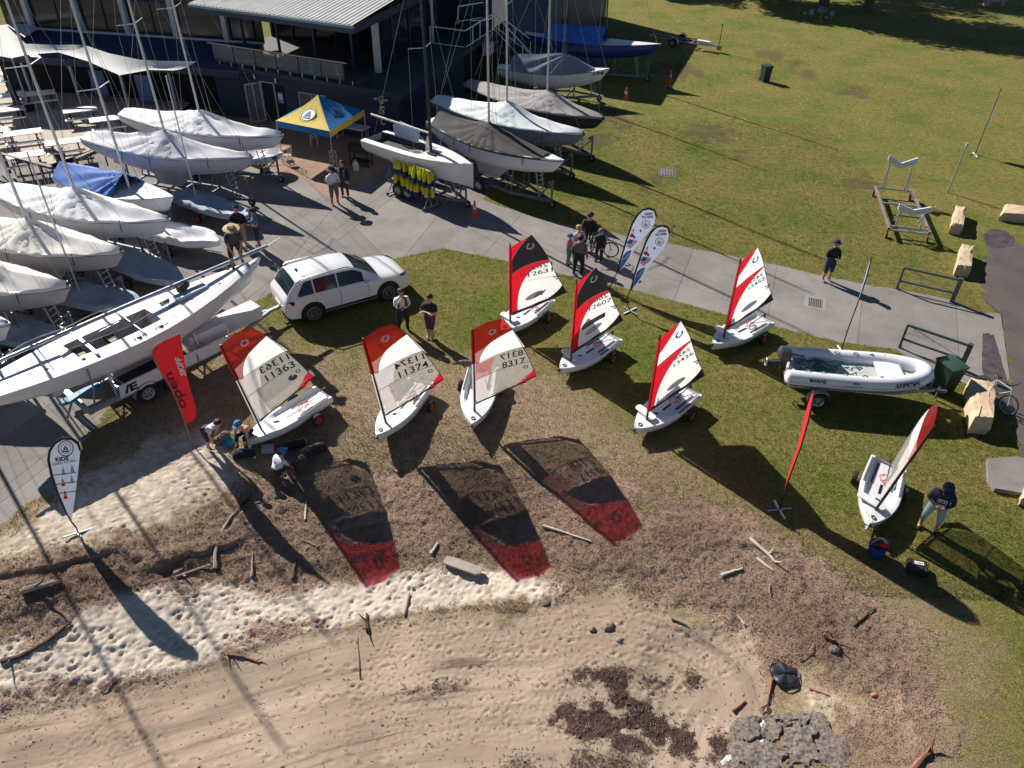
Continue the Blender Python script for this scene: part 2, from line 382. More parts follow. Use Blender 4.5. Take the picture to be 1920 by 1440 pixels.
def put_attr(me, zA, zB, zC):
    for nm, (a, b, c) in (('zoneA', zA), ('zoneB', zB), ('zoneC', zC)):
        at = me.attributes.new(nm, 'FLOAT_COLOR', 'POINT')
        at.data.foreach_set('color', np.stack([a, b, c, np.ones_like(a)], -1).astype(np.float32).ravel())
put_attr(me, [Zn[k].ravel() for k in ('lush', 'litter', 'dry')], [Zn[k].ravel() for k in ('smooth', 'weed', 'dirt')], [Zn['band'].ravel()] * 3)
ground = bpy.data.objects.new('ground', me); COL.objects.link(ground); tag(ground, 'lawn running down through dry grass and seaweed wrack to the sandy beach', 'ground', kind='structure')

def ground_material():
    m = bpy.data.materials.new('ground_mix'); m.use_nodes = True; t = m.node_tree; p = t.nodes['Principled BSDF']
    geo = nd(t, 'ShaderNodeNewGeometry'); pos = geo.outputs['Position']
    def nz(sc, det=5.0, ro=.6, dist=0.0, dim=None):
        n = nd(t, 'ShaderNodeTexNoise', i_Scale=sc, i_Detail=det, i_Roughness=ro, i_Distortion=dist); t.links.new(pos, n.inputs['Vector']); return n.outputs[0]
    A = nd(t, 'ShaderNodeAttribute', attribute_name='zoneA'); B = nd(t, 'ShaderNodeAttribute', attribute_name='zoneB')
    sa = nd(t, 'ShaderNodeSeparateColor'); sb = nd(t, 'ShaderNodeSeparateColor'); t.links.new(A.outputs['Color'], sa.inputs[0]); t.links.new(B.outputs['Color'], sb.inputs[0])
    lush, lit, dry = sa.outputs; smooth, weed, dirt = sb.outputs
    def brk(v, n, amt=.55):     # break an edge up with noise
        a = nd(t, 'ShaderNodeMath', operation='SUBTRACT'); t.links.new(n, a.inputs[0]); a.inputs[1].default_value = .5
        b = nd(t, 'ShaderNodeMath', operation='MULTIPLY_ADD'); t.links.new(a.outputs[0], b.inputs[0]); b.inputs[1].default_value = amt * 2; t.links.new(v, b.inputs[2])
        c = nd(t, 'ShaderNodeMapRange', interpolation_type='SMOOTHSTEP'); c.inputs[1].default_value = .25; c.inputs[2].default_value = .75; t.links.new(b.outputs[0], c.inputs[0]); return c.outputs[0]
    nf = nz(24, 6, .75); nm_ = nz(3.2, 6, .7); nl = nz(.35, 4, .6); nxl = nz(.12, 3, .5); nff = nz(70, 3, .7)
    # living grass: yellowish olive to deep green
    g1 = ramp(t, nm_, [(.28, (.11, .118, .026)), (.46, (.18, .175, .048)), (.56, (.23, .21, .072)), (.7, (.135, .15, .03))])
    g1b = ramp(t, nl, [(.32, (.62, .92, .5)), (.46, (.95, 1.0, .9)), (.56, (1.12, 1.06, 1.1)), (.70, (1.28, 1.08, 1.35))])
    g = mix(t, .9, g1.outputs[0], g1b.outputs[0], 'MULTIPLY')
    gs = ramp(t, nf, [(.3, (.28, .30, .22)), (.5, (1.1, 1.1, 1.05)), (.68, (2.1, 2.0, 1.85))]); g = mix(t, .92, g, gs.outputs[0], 'MULTIPLY')  # fine light and dark speckle of low sun on blades, put into the colour
    gm = ramp(t, nz(7.5, 3, .6), [(.3, (.72, .75, .65)), (.5, (1, 1, 1)), (.7, (1.28, 1.22, 1.2))]); g = mix(t, .9, g, gm.outputs[0], 'MULTIPLY')
    # straw coloured dry grass
    d1 = ramp(t, nm_, [(.28, (.27, .195, .115)), (.5, (.40, .30, .19)), (.7, (.50, .39, .265))])
    ds = ramp(t, nf, [(.3, (.34, .30, .28)), (.52, (1.1, 1.1, 1.1)), (.7, (1.75, 1.72, 1.68))]); dg = mix(t, .9, d1.outputs[0], ds.outputs[0], 'MULTIPLY')  # same low-sun speckle painted into the straw colour
    col = mix(t, brk(lush, nm_, .5), dg, g)
    # bare earth on the lawn
    e1 = ramp(t, nf, [(.3, (.045, .030, .022)), (.55, (.15, .10, .07)), (.75, (.24, .17, .12))])
    dm = brk(dirt, nm_, .45); dmm = nd(t, 'ShaderNodeMath', operation='MULTIPLY'); t.links.new(dm, dmm.inputs[0]); dmm.inputs[1].default_value = .6
    col = mix(t, dmm.outputs[0], col, e1.outputs[0])
    # brown leaf and seagrass wrack
    nl2 = nz(38, 5, .8, .6)
    l1 = ramp(t, nl2, [(.26, (.07, .038, .028)), (.38, (.27, .175, .13)), (.52, (.46, .325, .25)), (.68, (.70, .56, .46))])
    l2 = ramp(t, nl, [(.34, (.55, .5, .48)), (.5, (.95, .92, .9)), (.66, (1.35, 1.3, 1.28))]); lc = mix(t, .8, l1.outputs[0], l2.outputs[0], 'MULTIPLY')
    # pale dry sand, damp smooth sand
    s1 = ramp(t, nm_, [(.3, (.52, .43, .345)), (.6, (.70, .61, .515))])
    sfl = ramp(t, nff, [(.3, (.82, .8, .78)), (.6, (1.05, 1.05, 1.05))]); sd = mix(t, .8, s1.outputs[0], sfl.outputs[0], 'MULTIPLY')
    col = mix(t, brk(dry, nm_, .45), col, sd)
    lm = brk(lit, nz(4.5, 7, .8), .85); lmm = nd(t, 'ShaderNodeMath', operation='MULTIPLY'); t.links.new(lm, lmm.inputs[0]); lmm.inputs[1].default_value = .85
    col = mix(t, lmm.outputs[0], col, lc)
    w1 = ramp(t, nl, [(.3, (.33, .255, .195)), (.7, (.41, .325, .255))])
    Cc = nd(t, 'ShaderNodeAttribute', attribute_name='zoneC'); sc_ = nd(t, 'ShaderNodeSeparateColor'); t.links.new(Cc.outputs['Color'], sc_.inputs[0])
    sx = nd(t, 'ShaderNodeSeparateXYZ'); t.links.new(pos, sx.inputs[0]); cx = nd(t, 'ShaderNodeCombineXYZ')
    m1 = nd(t, 'ShaderNodeMath', operation='MULTIPLY'); t.links.new(sx.outputs[0], m1.inputs[0]); m1.inputs[1].default_value = .16
    m2 = nd(t, 'ShaderNodeMath', operation='MULTIPLY'); t.links.new(sc_.outputs[0], m2.inputs[0]); m2.inputs[1].default_value = 26.0
    t.links.new(m1.outputs[0], cx.inputs[0]); t.links.new(m2.outputs[0], cx.inputs[1])
    wn = nd(t, 'ShaderNodeTexNoise', i_Scale=1.5, i_Detail=7.0, i_Roughness=.7, i_Distortion=.35); t.links.new(cx.outputs[0], wn.inputs['Vector'])
    w2 = ramp(t, wn.outputs[0], [(.33, (.42, .38, .36)), (.42, (.84, .83, .82)), (.55, (1.05, 1.04, 1.02)), (.7, (1.16, 1.12, 1.06))]); wc = mix(t, .9, w1.outputs[0], w2.outputs[0], 'MULTIPLY')
    wb = ramp(t, sc_.outputs[0], [(.0, (1.08, 1.06, 1.04)), (.25, (1, 1, 1)), (.6, (.84, .83, .83))]); wc = mix(t, 1.0, wc, wb.outputs[0], 'MULTIPLY')
    wf = ramp(t, nff, [(.35, (.86, .86, .86)), (.6, (1.06, 1.06, 1.06))]); wc = mix(t, .7, wc, wf.outputs[0], 'MULTIPLY')
    col = mix(t, brk(smooth, nm_, .3), col, wc)
    # stray weed fragments on the damp sand
    vo = nz(9, 6, .85, 1.2)
    sp = ramp(t, vo, [(.60, (0, 0, 0)), (.66, (1, 1, 1))]); spm = nd(t, 'ShaderNodeMath', operation='MULTIPLY'); t.links.new(sp.outputs[0], spm.inputs[0]); t.links.new(smooth, spm.inputs[1])
    wd = ramp(t, nl2, [(.3, (.022, .014, .011)), (.55, (.085, .048, .038)), (.72, (.19, .125, .10))])
    spm2 = nd(t, 'ShaderNodeMath', operation='MULTIPLY'); t.links.new(spm.outputs[0], spm2.inputs[0]); spm2.inputs[1].default_value = .6
    col = mix(t, spm2.outputs[0], col, wd.outputs[0])
    col = mix(t, brk(weed, nz(3.5, 8, .85, .8), 1.1), col, wd.outputs[0])
    # per-blade tint
    va = nd(t, 'ShaderNodeAttribute', attribute_name='tint'); vm = nd(t, 'ShaderNodeMath', operation='ADD'); t.links.new(va.outputs['Fac'], vm.inputs[0]); vm.inputs[1].default_value = 1.0
    col = mix(t, 1.0, col, vm.outputs[0], 'MULTIPLY')
    t.links.new(col, p.inputs['Base Color']); p.inputs['Roughness'].default_value = .95; p.inputs['Specular IOR Level'].default_value = .12
    # relief: deep for grass and wrack, slight for damp sand
    h1 = nz(32, 5, .75); h2 = nz(110, 3, .6)
    hm = nd(t, 'ShaderNodeMath', operation='MULTIPLY_ADD'); t.links.new(h2, hm.inputs[0]); hm.inputs[1].default_value = .35; t.links.new(h1, hm.inputs[2])
    inv = nd(t, 'ShaderNodeMapRange'); inv.inputs[3].default_value = 1.0; inv.inputs[4].default_value = .2; mxs = nd(t, 'ShaderNodeMath', operation='MAXIMUM'); t.links.new(smooth, mxs.inputs[0]); t.links.new(dry, mxs.inputs[1]); t.links.new(mxs.outputs[0], inv.inputs[0])
    bp = nd(t, 'ShaderNodeBump', i_Distance=.09); t.links.new(inv.outputs[0], bp.inputs['Strength']); t.links.new(hm.outputs[0], bp.inputs['Height']); t.links.new(bp.outputs[0], p.inputs['Normal'])
    return m
GROUND_M = ground_material(); me.materials.append(GROUND_M)

# ---- short blades of grass, wrack and weed scraps lying over the sheet (nobody could count them)
def height(x, y):
    i = np.clip(np.searchsorted(GX, x), 1, nx - 1); j = np.clip(np.searchsorted(GY, y), 1, ny - 1); return HT[j, i]
def flakes(name, x, y, ln, wd, lift, mat, label, flat=False, tint=.35, attrs=True):
    n = len(x); th = rng.uniform(0, 2 * np.pi, n); z = height(x, y) - .006
    dx, dy = np.cos(th), np.sin(th)
    P = np.empty((n, 3, 3)); bx, by = -dy * wd / 2, dx * wd / 2
    P[:, 0] = np.stack([x + bx, y + by, z + (.012 if flat else 0)], -1); P[:, 1] = np.stack([x - bx, y - by, z + (.02 if flat else 0)], -1)
    P[:, 2] = np.stack([x + dx * ln, y + dy * ln, z + lift], -1)
    m = bpy.data.meshes.new(name); m.vertices.add(3 * n); m.vertices.foreach_set('co', P.ravel())
    m.loops.add(3 * n); m.loops.foreach_set('vertex_index', np.arange(3 * n, dtype=np.int32)); m.polygons.add(n); m.polygons.foreach_set('loop_start', np.arange(0, 3 * n, 3, dtype=np.int32)); m.update()
    if attrs:
        q = zones(x, y); rp = lambda a: np.repeat(a, 3)
        put_attr(m, [rp(q['lush']), rp(q['litter']), rp(q['dry'])], [rp(q['smooth']), rp(q['weed']), rp(q['dirt'])], [rp(q['band'])] * 3)
    at = m.attributes.new('tint', 'FLOAT', 'POINT'); at.data.foreach_set('value', np.repeat(rng.uniform(-tint, tint, n), 3).astype(np.float32))
    m.materials.append(mat); o = bpy.data.objects.new(name, m); COL.objects.link(o); return tag(o, label, 'ground cover', kind='stuff')
def scatter(n, x0, x1, y0, y1, keep, power=1.0):
    x = rng.uniform(x0, x1, n); y = y0 + (y1 - y0) * rng.random(n) ** power
    return x, y
x, y = scatter(420000, -14, 18, 12, 46, None, 1.5)
pv = np.maximum(sdist(x, y, Z_PAVE), sdist(x, y, Z_ROAD)); q = zones(x, y)
k = (pv < .03) & (q['smooth'] < .3) & (q['litter'] < .6) & (q['dry'] < .45) & (rng.random(len(x)) < 1 - .6 * q['dirt'])
x, y = x[k], y[k]; n = len(x)
flakes('grass', x, y, rng.uniform(.03, .085, n), rng.uniform(.010, .022, n), rng.uniform(.02, .065, n), GROUND_M, 'short mown grass blades over the lawn', False, .5)
x, y = scatter(300000, -13, 13, 8, 21, None)
q = zones(x, y); k = (np.maximum(sdist(x, y, Z_PAVE), sdist(x, y, Z_ROAD)) < -.05) & (rng.random(len(x)) < q['litter'] * .95)
x, y = x[k], y[k]; n = len(x)
flakes('seagrass_wrack', x, y, rng.uniform(.02, .10, n) * np.where(rng.random(n) < .06, 1.9, 1), rng.uniform(.005, .016, n), rng.uniform(.005, .045, n), GROUND_M, 'brown dead seagrass and bark litter along the wrack line', True, .45)
x, y = scatter(90000, -11, 8, 7.3, 14, None)
q = zones(x, y); k = rng.random(len(x)) < np.maximum(q['weed'] * .8, .025 * q['smooth'])
x, y = x[k], y[k]; n = len(x); q = None
WEED_M = M('seaweed', (.07, .04, .032), .6, .5, 9)
flakes('seaweed_scraps', x, y, rng.uniform(.03, .13, n), rng.uniform(.01, .025, n), rng.uniform(.004, .03, n), WEED_M, 'dark seaweed scraps strewn on the damp sand', True, .4, False)
LEAF_M = M('fallen_leaf', (.50, .46, .24), .7, .5, 3)
x, y = scatter(2600, -4, 34, 29, 75, None, 1.2); k = (np.maximum(sdist(x, y, Z_PAVE), sdist(x, y, Z_ROAD)) < -.1) & (rng.random(len(x)) < np.where(y > 42, .9, .12)); x, y = x[k], y[k]; n = len(x)
flakes('fallen_leaves', x, y, rng.uniform(.06, .12, n), rng.uniform(.05, .09, n), rng.uniform(.015, .05, n), LEAF_M, 'pale fallen leaves dotted over the green lawn', True, .3, False)

# ---------------------------------------------------------------- pavement slabs
def concrete(name, base, warm=0.0):
    m = bpy.data.materials.new(name); m.use_nodes = True; t = m.node_tree; p = t.nodes['Principled BSDF']
    geo = nd(t, 'ShaderNodeNewGeometry'); pos = geo.outputs['Position']
    def nz(sc, det=5.0, ro=.6):
        n = nd(t, 'ShaderNodeTexNoise', i_Scale=sc, i_Detail=det, i_Roughness=ro); t.links.new(pos, n.inputs['Vector']); return n.outputs[0]
    a = ramp(t, nz(.5, 5, .65), [(.3, tuple(c * .78 for c in base)), (.5, base), (.7, tuple(min(1, c * 1.18) for c in base))])
    b = ramp(t, nz(45, 4, .8), [(.3, (.62, .6, .58)), (.5, (1, 1, 1)), (.7, (1.3, 1.3, 1.3))])
    c = mix(t, .85, a.outputs[0], b.outputs[0], 'MULTIPLY')
    s = ramp(t, nz(.9, 6, .75), [(.54, (0, 0, 0)), (.68, (1, 1, 1))]); c2 = mix(t, .35, c, tuple(k * .45 for k in base))
    sm = nd(t, 'ShaderNodeMath', operation='MULTIPLY'); t.links.new(s.outputs[0], sm.inputs[0]); sm.inputs[1].default_value = .85
    c = mix(t, sm.outputs[0], c, c2)
    oi = nd(t, 'ShaderNodeObjectInfo'); rr = nd(t, 'ShaderNodeMapRange'); rr.inputs[3].default_value = .9; rr.inputs[4].default_value = 1.1; t.links.new(oi.outputs['Random'], rr.inputs[0])
    c = mix(t, 1.0, c, rr.outputs[0], 'MULTIPLY')
    t.links.new(c, p.inputs['Base Color']); p.inputs['Roughness'].default_value = .9; p.inputs['Specular IOR Level'].default_value = .2
    bp = nd(t, 'ShaderNodeBump', i_Strength=.35, i_Distance=.012); t.links.new(nz(80, 4), bp.inputs['Height']); t.links.new(bp.outputs[0], p.inputs['Normal'])
    return m
CONC = concrete('exposed_concrete', (.235, .217, .205)); CONC_B = concrete('brown_concrete', (.30, .205, .155)); ASPH = concrete('asphalt', (.125, .10, .098)); CONC_L = concrete('pale_concrete', (.34, .30, .265))
def slabs(name, label, pix, cuts, mat, z0, thick, gap=.014, mats=None):
    root = empty(name, (0, 0, 0)); tag(root, label, 'pavement', kind='structure')
    bed = MB(); pl = W2(pix); bed.poly([(x, y, z0 - .012) for x, y in pl]); bed.build('joint_bed', M('joint_dirt', (.12, .10, .075), .95, .4, 8), root, False)
    pieces = [pl]
    for a, b in cuts:
        A, B = G(*a), G(*b); nrm = Vector((-(B - A).y, (B - A).x)).normalized(); d = A.x * nrm.x + A.y * nrm.y; out = []
        for q in pieces:
            for sg in (1, -1):
                c = clip_half(q, (nrm.x * sg, nrm.y * sg), d * sg + gap / 2)
                if len(c) >= 3: out.append(c)
        pieces = out
    for i, q in enumerate(pieces):
        ar = abs(sum(q[k][0] * q[(k + 1) % len(q)][1] - q[(k + 1) % len(q)][0] * q[k][1] for k in range(len(q)))) / 2
        if ar < .02: continue
        mb = MB(); mb.prism(q, z0 - thick, z0); mb.build('slab', mat if not mats else mats[i % len(mats)], root, False)
    return root
PATH_S = [(755, 482), (832, 466), (910, 482), (960, 492), (1042, 512), (1120, 529), (1197, 547), (1290, 572), (1360, 590), (1440, 610), (1572, 642), (1680, 655), (1705, 672), (1790, 712), (1868, 742)]
PATH_N = [(1893, 710), (1876, 588), (1840, 587), (1782, 562), (1680, 542), (1640, 537), (1530, 515), (1480, 502), (1375, 481), (1245, 455), (1150, 437), (1075, 425), (1000, 406), (905, 375)]
slabs('footpath', 'grey concrete footpath crossing the lawn to the steel gates', PATH_S[1:] + PATH_N, [((980, 399), (900, 486)), ((1156, 436), (1118, 534)), ((1300, 465), (1262, 568)), ((1457, 499), (1436, 612)), ((1620, 533), (1606, 655)), ((1792, 565), (1801, 712))], CONC, .012, .05)
slabs('boat_yard_apron', 'wide grey concrete apron between clubhouse boats and white car', [(-1500, 1450), (0, 992), (40, 955), (100, 918), (140, 850), (190, 790), (215, 750), (300, 690), (400, 625), (480, 568), (515, 545), (640, 510), (755, 482), (832, 466), (905, 375), (945, 340), (900, 300), (860, 240), (740, 290), (628, 385), (577, 342), (440, 290), (300, 330), (300, 215), (-900, 150)],
      [((770, 345), (590, 485)), ((748, 340), (570, 478)), ((577, 342), (700, 460)), ((628, 385), (480, 568)), ((440, 295), (200, 560)), ((300, 700), (-100, 500)), ((0, 830), (170, 700)), ((500, 420), (300, 330)), ((880, 330), (760, 480))], CONC, .012, .05)
slabs('brick_terrace', 'brown concrete terrace under the yellow and blue marquee', [(440, 290), (577, 342), (628, 385), (740, 290), (860, 240), (850, 190), (700, 230), (300, 215), (300, 330)], [((577, 342), (720, 240)), ((440, 290), (600, 225)), ((628, 385), (520, 290))], CONC_B, .008, .05)
mb = MB(); mb.poly([(x, y, .006) for x, y in W2([(1848, 440), (1880, 438), (1930, 470), (2400, 300), (2700, 900), (2300, 1200), (1930, 905), (1915, 860), (1900, 800), (1894, 712), (1878, 590), (1843, 562), (1840, 515), (1852, 475)])])
tag(mb.build('road', ASPH, None, False), 'worn brown grey asphalt road at the right edge', 'road', kind='structure')
WETM = M('wet_patch', (.082, .066, .064), .4, .4, 3, spec=.5)
def puddle(pix, z):
    pl = [G(*p) for p in pix]; c = sum(pl, Vector()) / len(pl); mb = MB(); pts = []
    n = 40
    for i in range(n):
        k = i / n * len(pl); a = pl[int(k) % len(pl)]; b = pl[(int(k) + 1) % len(pl)]; p = a.lerp(b, k % 1); j = 1 + (random.random() - .5) * .08
        pts.append((c.x + (p.x - c.x) * j, c.y + (p.y - c.y) * j, z))
    mb.poly(pts); return mb
tag(puddle([(1842, 440), (1860, 428), (1885, 432), (1902, 447), (1898, 462), (1870, 466), (1848, 460)], .011).build('puddle', WETM, None, False), 'dark shallow puddle at the end of the road by the stones', 'puddle', kind='structure')
tag(puddle([(1842, 625), (1862, 628), (1875, 668), (1895, 740), (1903, 772), (1880, 785), (1858, 745), (1840, 690)], .018).build('puddle', WETM, None, False), 'dark wet trickle running down the path past the leaning bicycle', 'puddle', kind='structure')
# ================================================================ OPEN SKIFFS
WHITE_G = M('white_gelcoat', (.76, .77, .78), .28, .05, 5, spec=.5, coat=.2)
GREY_PAD = M('grey_deck_pad', (.12, .12, .125), .9, .2, 30, .3, 200)
BLACKP = M('black_plastic', (.018, .018, .02), .5, .3, 10)
ALU = M('aluminium_tube', (.52, .54, .56), .38, .12, 12, metal=.85)
GALV = M('galvanised_steel', (.42, .44, .46), .5, .25, 9, metal=.7)
TYRE = M('tyre_rubber', (.018, .018, .018), .85, .3, 14, .2, 60)
REDHUB = M('red_wheel_hub', (.55, .03, .02), .5, .15, 8)
ROPE_P = M('pink_rope', (.70, .16, .2), .8, .2, 40)
ROPE_W = M('pale_rope', (.62, .58, .5), .85, .25, 40)
S_WHITE = M('sail_white', (.90, .90, .89), .6, .02, 4, .12, 9, transl=.5)
S_RED = M('sail_red', (.72, .012, .03), .55, .1, 5, .12, 9, transl=.4)
S_BLACK = M('sail_black', (.022, .022, .032), .55, .2, 5, .12, 9, transl=.1)
S_SLEEVE = M('sail_sleeve_white', (.72, .66, .64), .6, .06, 5, transl=.4)
F_CLEAR = M('sail_clear_film', (.60, .58, .54), .3, .1, 8, .25, 6, spec=.5, transl=.4, transp=.42, tcol=(.85, .82, .74))
F_RED = M('sail_red_film', (.42, .03, .02), .3, .12, 6, .2, 7, transl=.25, transp=.5, tcol=(.95, .07, .05))
F_PINK = M('sail_pink_mesh', (.72, .30, .30), .4, .12, 90, .1, 90, transl=.3, transp=.25, tcol=(.9, .5, .5))
INK = M('black_ink', (.018, .018, .02), .6, .1, 10)
INK_G = M('show_through_ink', (.20, .20, .21), .6, .1, 10)
SILVER = M('silver_ink', (.55, .56, .58), .4, .1, 8)
PALE_G = M('pale_grey_patch', (.46, .47, .49), .5, .1, 8, transl=.2)

def hull_half(x):
    t = x / 2.75
    b = .50 + .16 * t - .10 * t * t if t < .45 else .55 * (1 - ((t - .45) / .55) ** 2.1) ** .85
    return max(b, .015)
def skiff_hull(root):
    xs = [0, .15, .4, .7, 1.0, 1.3, 1.6, 1.85, 2.05, 2.25, 2.42, 2.56, 2.67, 2.75]
    out = MB(); secs = []
    for x in xs:
        b = hull_half(x); t = x / 2.75; k = .10 * max(0, t - .45) ** 2 / .3; g = .33 + .07 * t * t
        secs.append([(x, -b, g), (x, -b * 1.005, g - .05), (x, -b * .9, .13 + k), (x, -b * .6, .055 + k), (x, 0, .03 + k), (x, b * .6, .055 + k), (x, b * .9, .13 + k), (x, b * 1.005, g - .05), (x, b, g)])
    out.loft(secs); out.poly([p for p in secs[0]])
    hull = out.build('hull', WHITE_G, root, True, ang=50)
    d = MB(); secs = []
    for x in xs:
        b = hull_half(x); t = x / 2.75; g = .33 + .07 * t * t; op = 1 - min(1, max(0, (x - 1.55) / .35)); fl = g - .095 * op + .05 * (1 - op) * (1 - t) * 3
        secs.append([(x, -b, g), (x, -b * .96, g + .02), (x, -b * .80, g + .022), (x, -b * .66, fl), (x, -b * .3, fl + .008), (x, 0, fl + .012), (x, b * .3, fl + .008), (x, b * .66, fl), (x, b * .80, g + .022), (x, b * .96, g + .02), (x, b, g)])
    d.loft(secs); d.build('deck', WHITE_G, root, True, ang=35)
    def strip(x0, x1, ya, yb, nm='deck_pad', mt=GREY_PAD, dz=.006):
        s = MB(); n = 6; up = []
        for i in range(n + 1):
            x = x0 + (x1 - x0) * i / n; b = hull_half(x); t = x / 2.75; g = .33 + .07 * t * t
            def z(y):
                q = abs(y) / b; op = 1 - min(1, max(0, (x - 1.55) / .35)); fl = g - .095 * op + .05 * (1 - op) * (1 - t) * 3
                return (fl + .010 if q < .6 else (fl + (g + .022 - fl) * min(1, (q - .66) / .14) if q < .8 else g + .022)) + dz
            up.append([(x, ya * b, z(ya * b)), (x, (ya + yb) / 2 * b, z((ya + yb) / 2 * b) + .003), (x, yb * b, z(yb * b))])
        s.loft(up); return s.build(nm, mt, root, True)
    for ya, yb, x0, x1 in ((.82, .94, .1, 1.25), (-.94, -.82, .1, 1.25), (.40, .54, .12, 1.05), (-.54, -.40, .12, 1.05)): strip(x0, x1, ya, yb)
    strip(.95, 1.5, -.07, .07, 'daggerboard_slot', BLACKP)
    strip(1.62, 1.78, -.14, .10, 'storage_hatch', BLACKP)
    m = MB(); m.torus((2.52, 0, .425), .055, .012, 14, 6, 'Z'); m.build('mooring_ring', BLACKP, root)
    m = MB(); m.box((2.79, 0, .37), (.10, .06, .05)); m.cyl((2.80, -.16, .33), (2.80, .16, .33), .014); m.build('bow_fitting', BLACKP, root)
    # rudder and tiller
    m = MB(); m.box((-.05, 0, .30), (.09, .05, .26)); m.build('rudder_head', BLACKP, root)
    m = MB(); m.cyl((-.06, .0, .44), (.85, .05, .40), .016); m.cyl((.80, .05, .42), (.2, .32, .43), .011); m.build('tiller', BLACKP, root)
    return hull
def strap_rope(root, mat, seed, c=(.75, 0, .30), r=.22):
    rr = random.Random(seed); m = MB(); pts = []
    x, y = c[0], c[1]
    for i in range(26):
        a = i * .9 + rr.random(); pts.append((c[0] + math.cos(a) * r * rr.uniform(.3, 1.2), c[1] + math.sin(a) * r * rr.uniform(.3, .9), c[2] + .03 * rr.random()))
    m.tube(pts, .008, 5); m.build('mainsheet_rope', mat, root)
def bz(p, q, r, n=8): return [((1 - t) ** 2 * p[0] + 2 * t * (1 - t) * q[0] + t * t * r[0], (1 - t) ** 2 * p[1] + 2 * t * (1 - t) * q[1] + t * t * r[1]) for t in [i / n for i in range(n + 1)]]
def wheel(root, c, r, wd, hub, name='wheel', ax='Y', spokes=0, hubr=.58, inset=.0):
    """tyre with rounded shoulders and a dished rim as its own piece"""
    mb = MB(); n = 22
    def ringp(rr, off):
        o = []
        for i in range(n):
            a = 2 * math.pi * i / n; o.append(Vector((rr * math.cos(a), off, rr * math.sin(a))) if ax == 'Y' else Vector((off, rr * math.cos(a), rr * math.sin(a))))
        return [p + Vector(c) for p in o]
    prof = [(hubr * r, -wd * .42), (r * .9, -wd * .5), (r * .985, -wd * .36), (r, 0), (r * .985, wd * .36), (r * .9, wd * .5), (hubr * r, wd * .42)]
    mb.loft([ringp(a, b) for a, b in prof], close=True); t = mb.build('tyre', TYRE, None)
    w_ = MB()
    for sg in (-1, 1):
        pr = [(hubr * r, sg * wd * .42), (hubr * r * .93, sg * wd * .36), (hubr * r * .8, sg * wd * .22), (r * .2, sg * wd * .27), (r * .13, sg * wd * .4)]
        rings = [ringp(a, b) for a, b in pr]; w_.loft(rings, close=True); w_.poly(rings[-1])
    rim = w_.build(name, hub, root); t.parent = rim
    if spokes:
        for i in range(spokes):
            h = MB()
            a = 2 * math.pi * i / spokes + .2; rr = hubr * r * .62; cc = Vector((math.cos(a) * rr, -wd * .262, math.sin(a) * rr)) if ax == 'Y' else Vector((-wd * .262, math.cos(a) * rr, math.sin(a) * rr))
            dn = Vector((0, -1, 0)) if ax == 'Y' else Vector((-1, 0, 0)); h.cyl(Vector(c) + cc, Vector(c) + cc + dn * .006, hubr * r * .13, n=8)
            h.build('rim_hole', BLACKP, rim)
    return rim
def dolly(loc, rz, label, group='launching dollies under the skiffs'):
    root = empty('launching_dolly', loc, rz, label, 'dolly', group)
    m = MB(); m.cyl((.75, -.62, .2), (.75, .62, .2), .02); m.cyl((.75, 0, .2), (2.62, 0, .16), .022); m.cyl((.75, -.4, .2), (1.3, 0, .2), .016); m.cyl((.75, .4, .2), (1.3, 0, .2), .016)
    m.cyl((2.35, 0, .16), (2.35, 0, .0), .016)
    m.build('frame', ALU, root)
    for sg in (-1, 1):
        wheel(root, (.75, sg * .66, .2), .2, .13, REDHUB, hubr=.6)
        s = MB(); s.box((.75, sg * .3, .245), (.5, .06, .03)); s.build('hull_pad', BLACKP, root)
    return root
SAIL_G = 'raised sails of the skiffs'
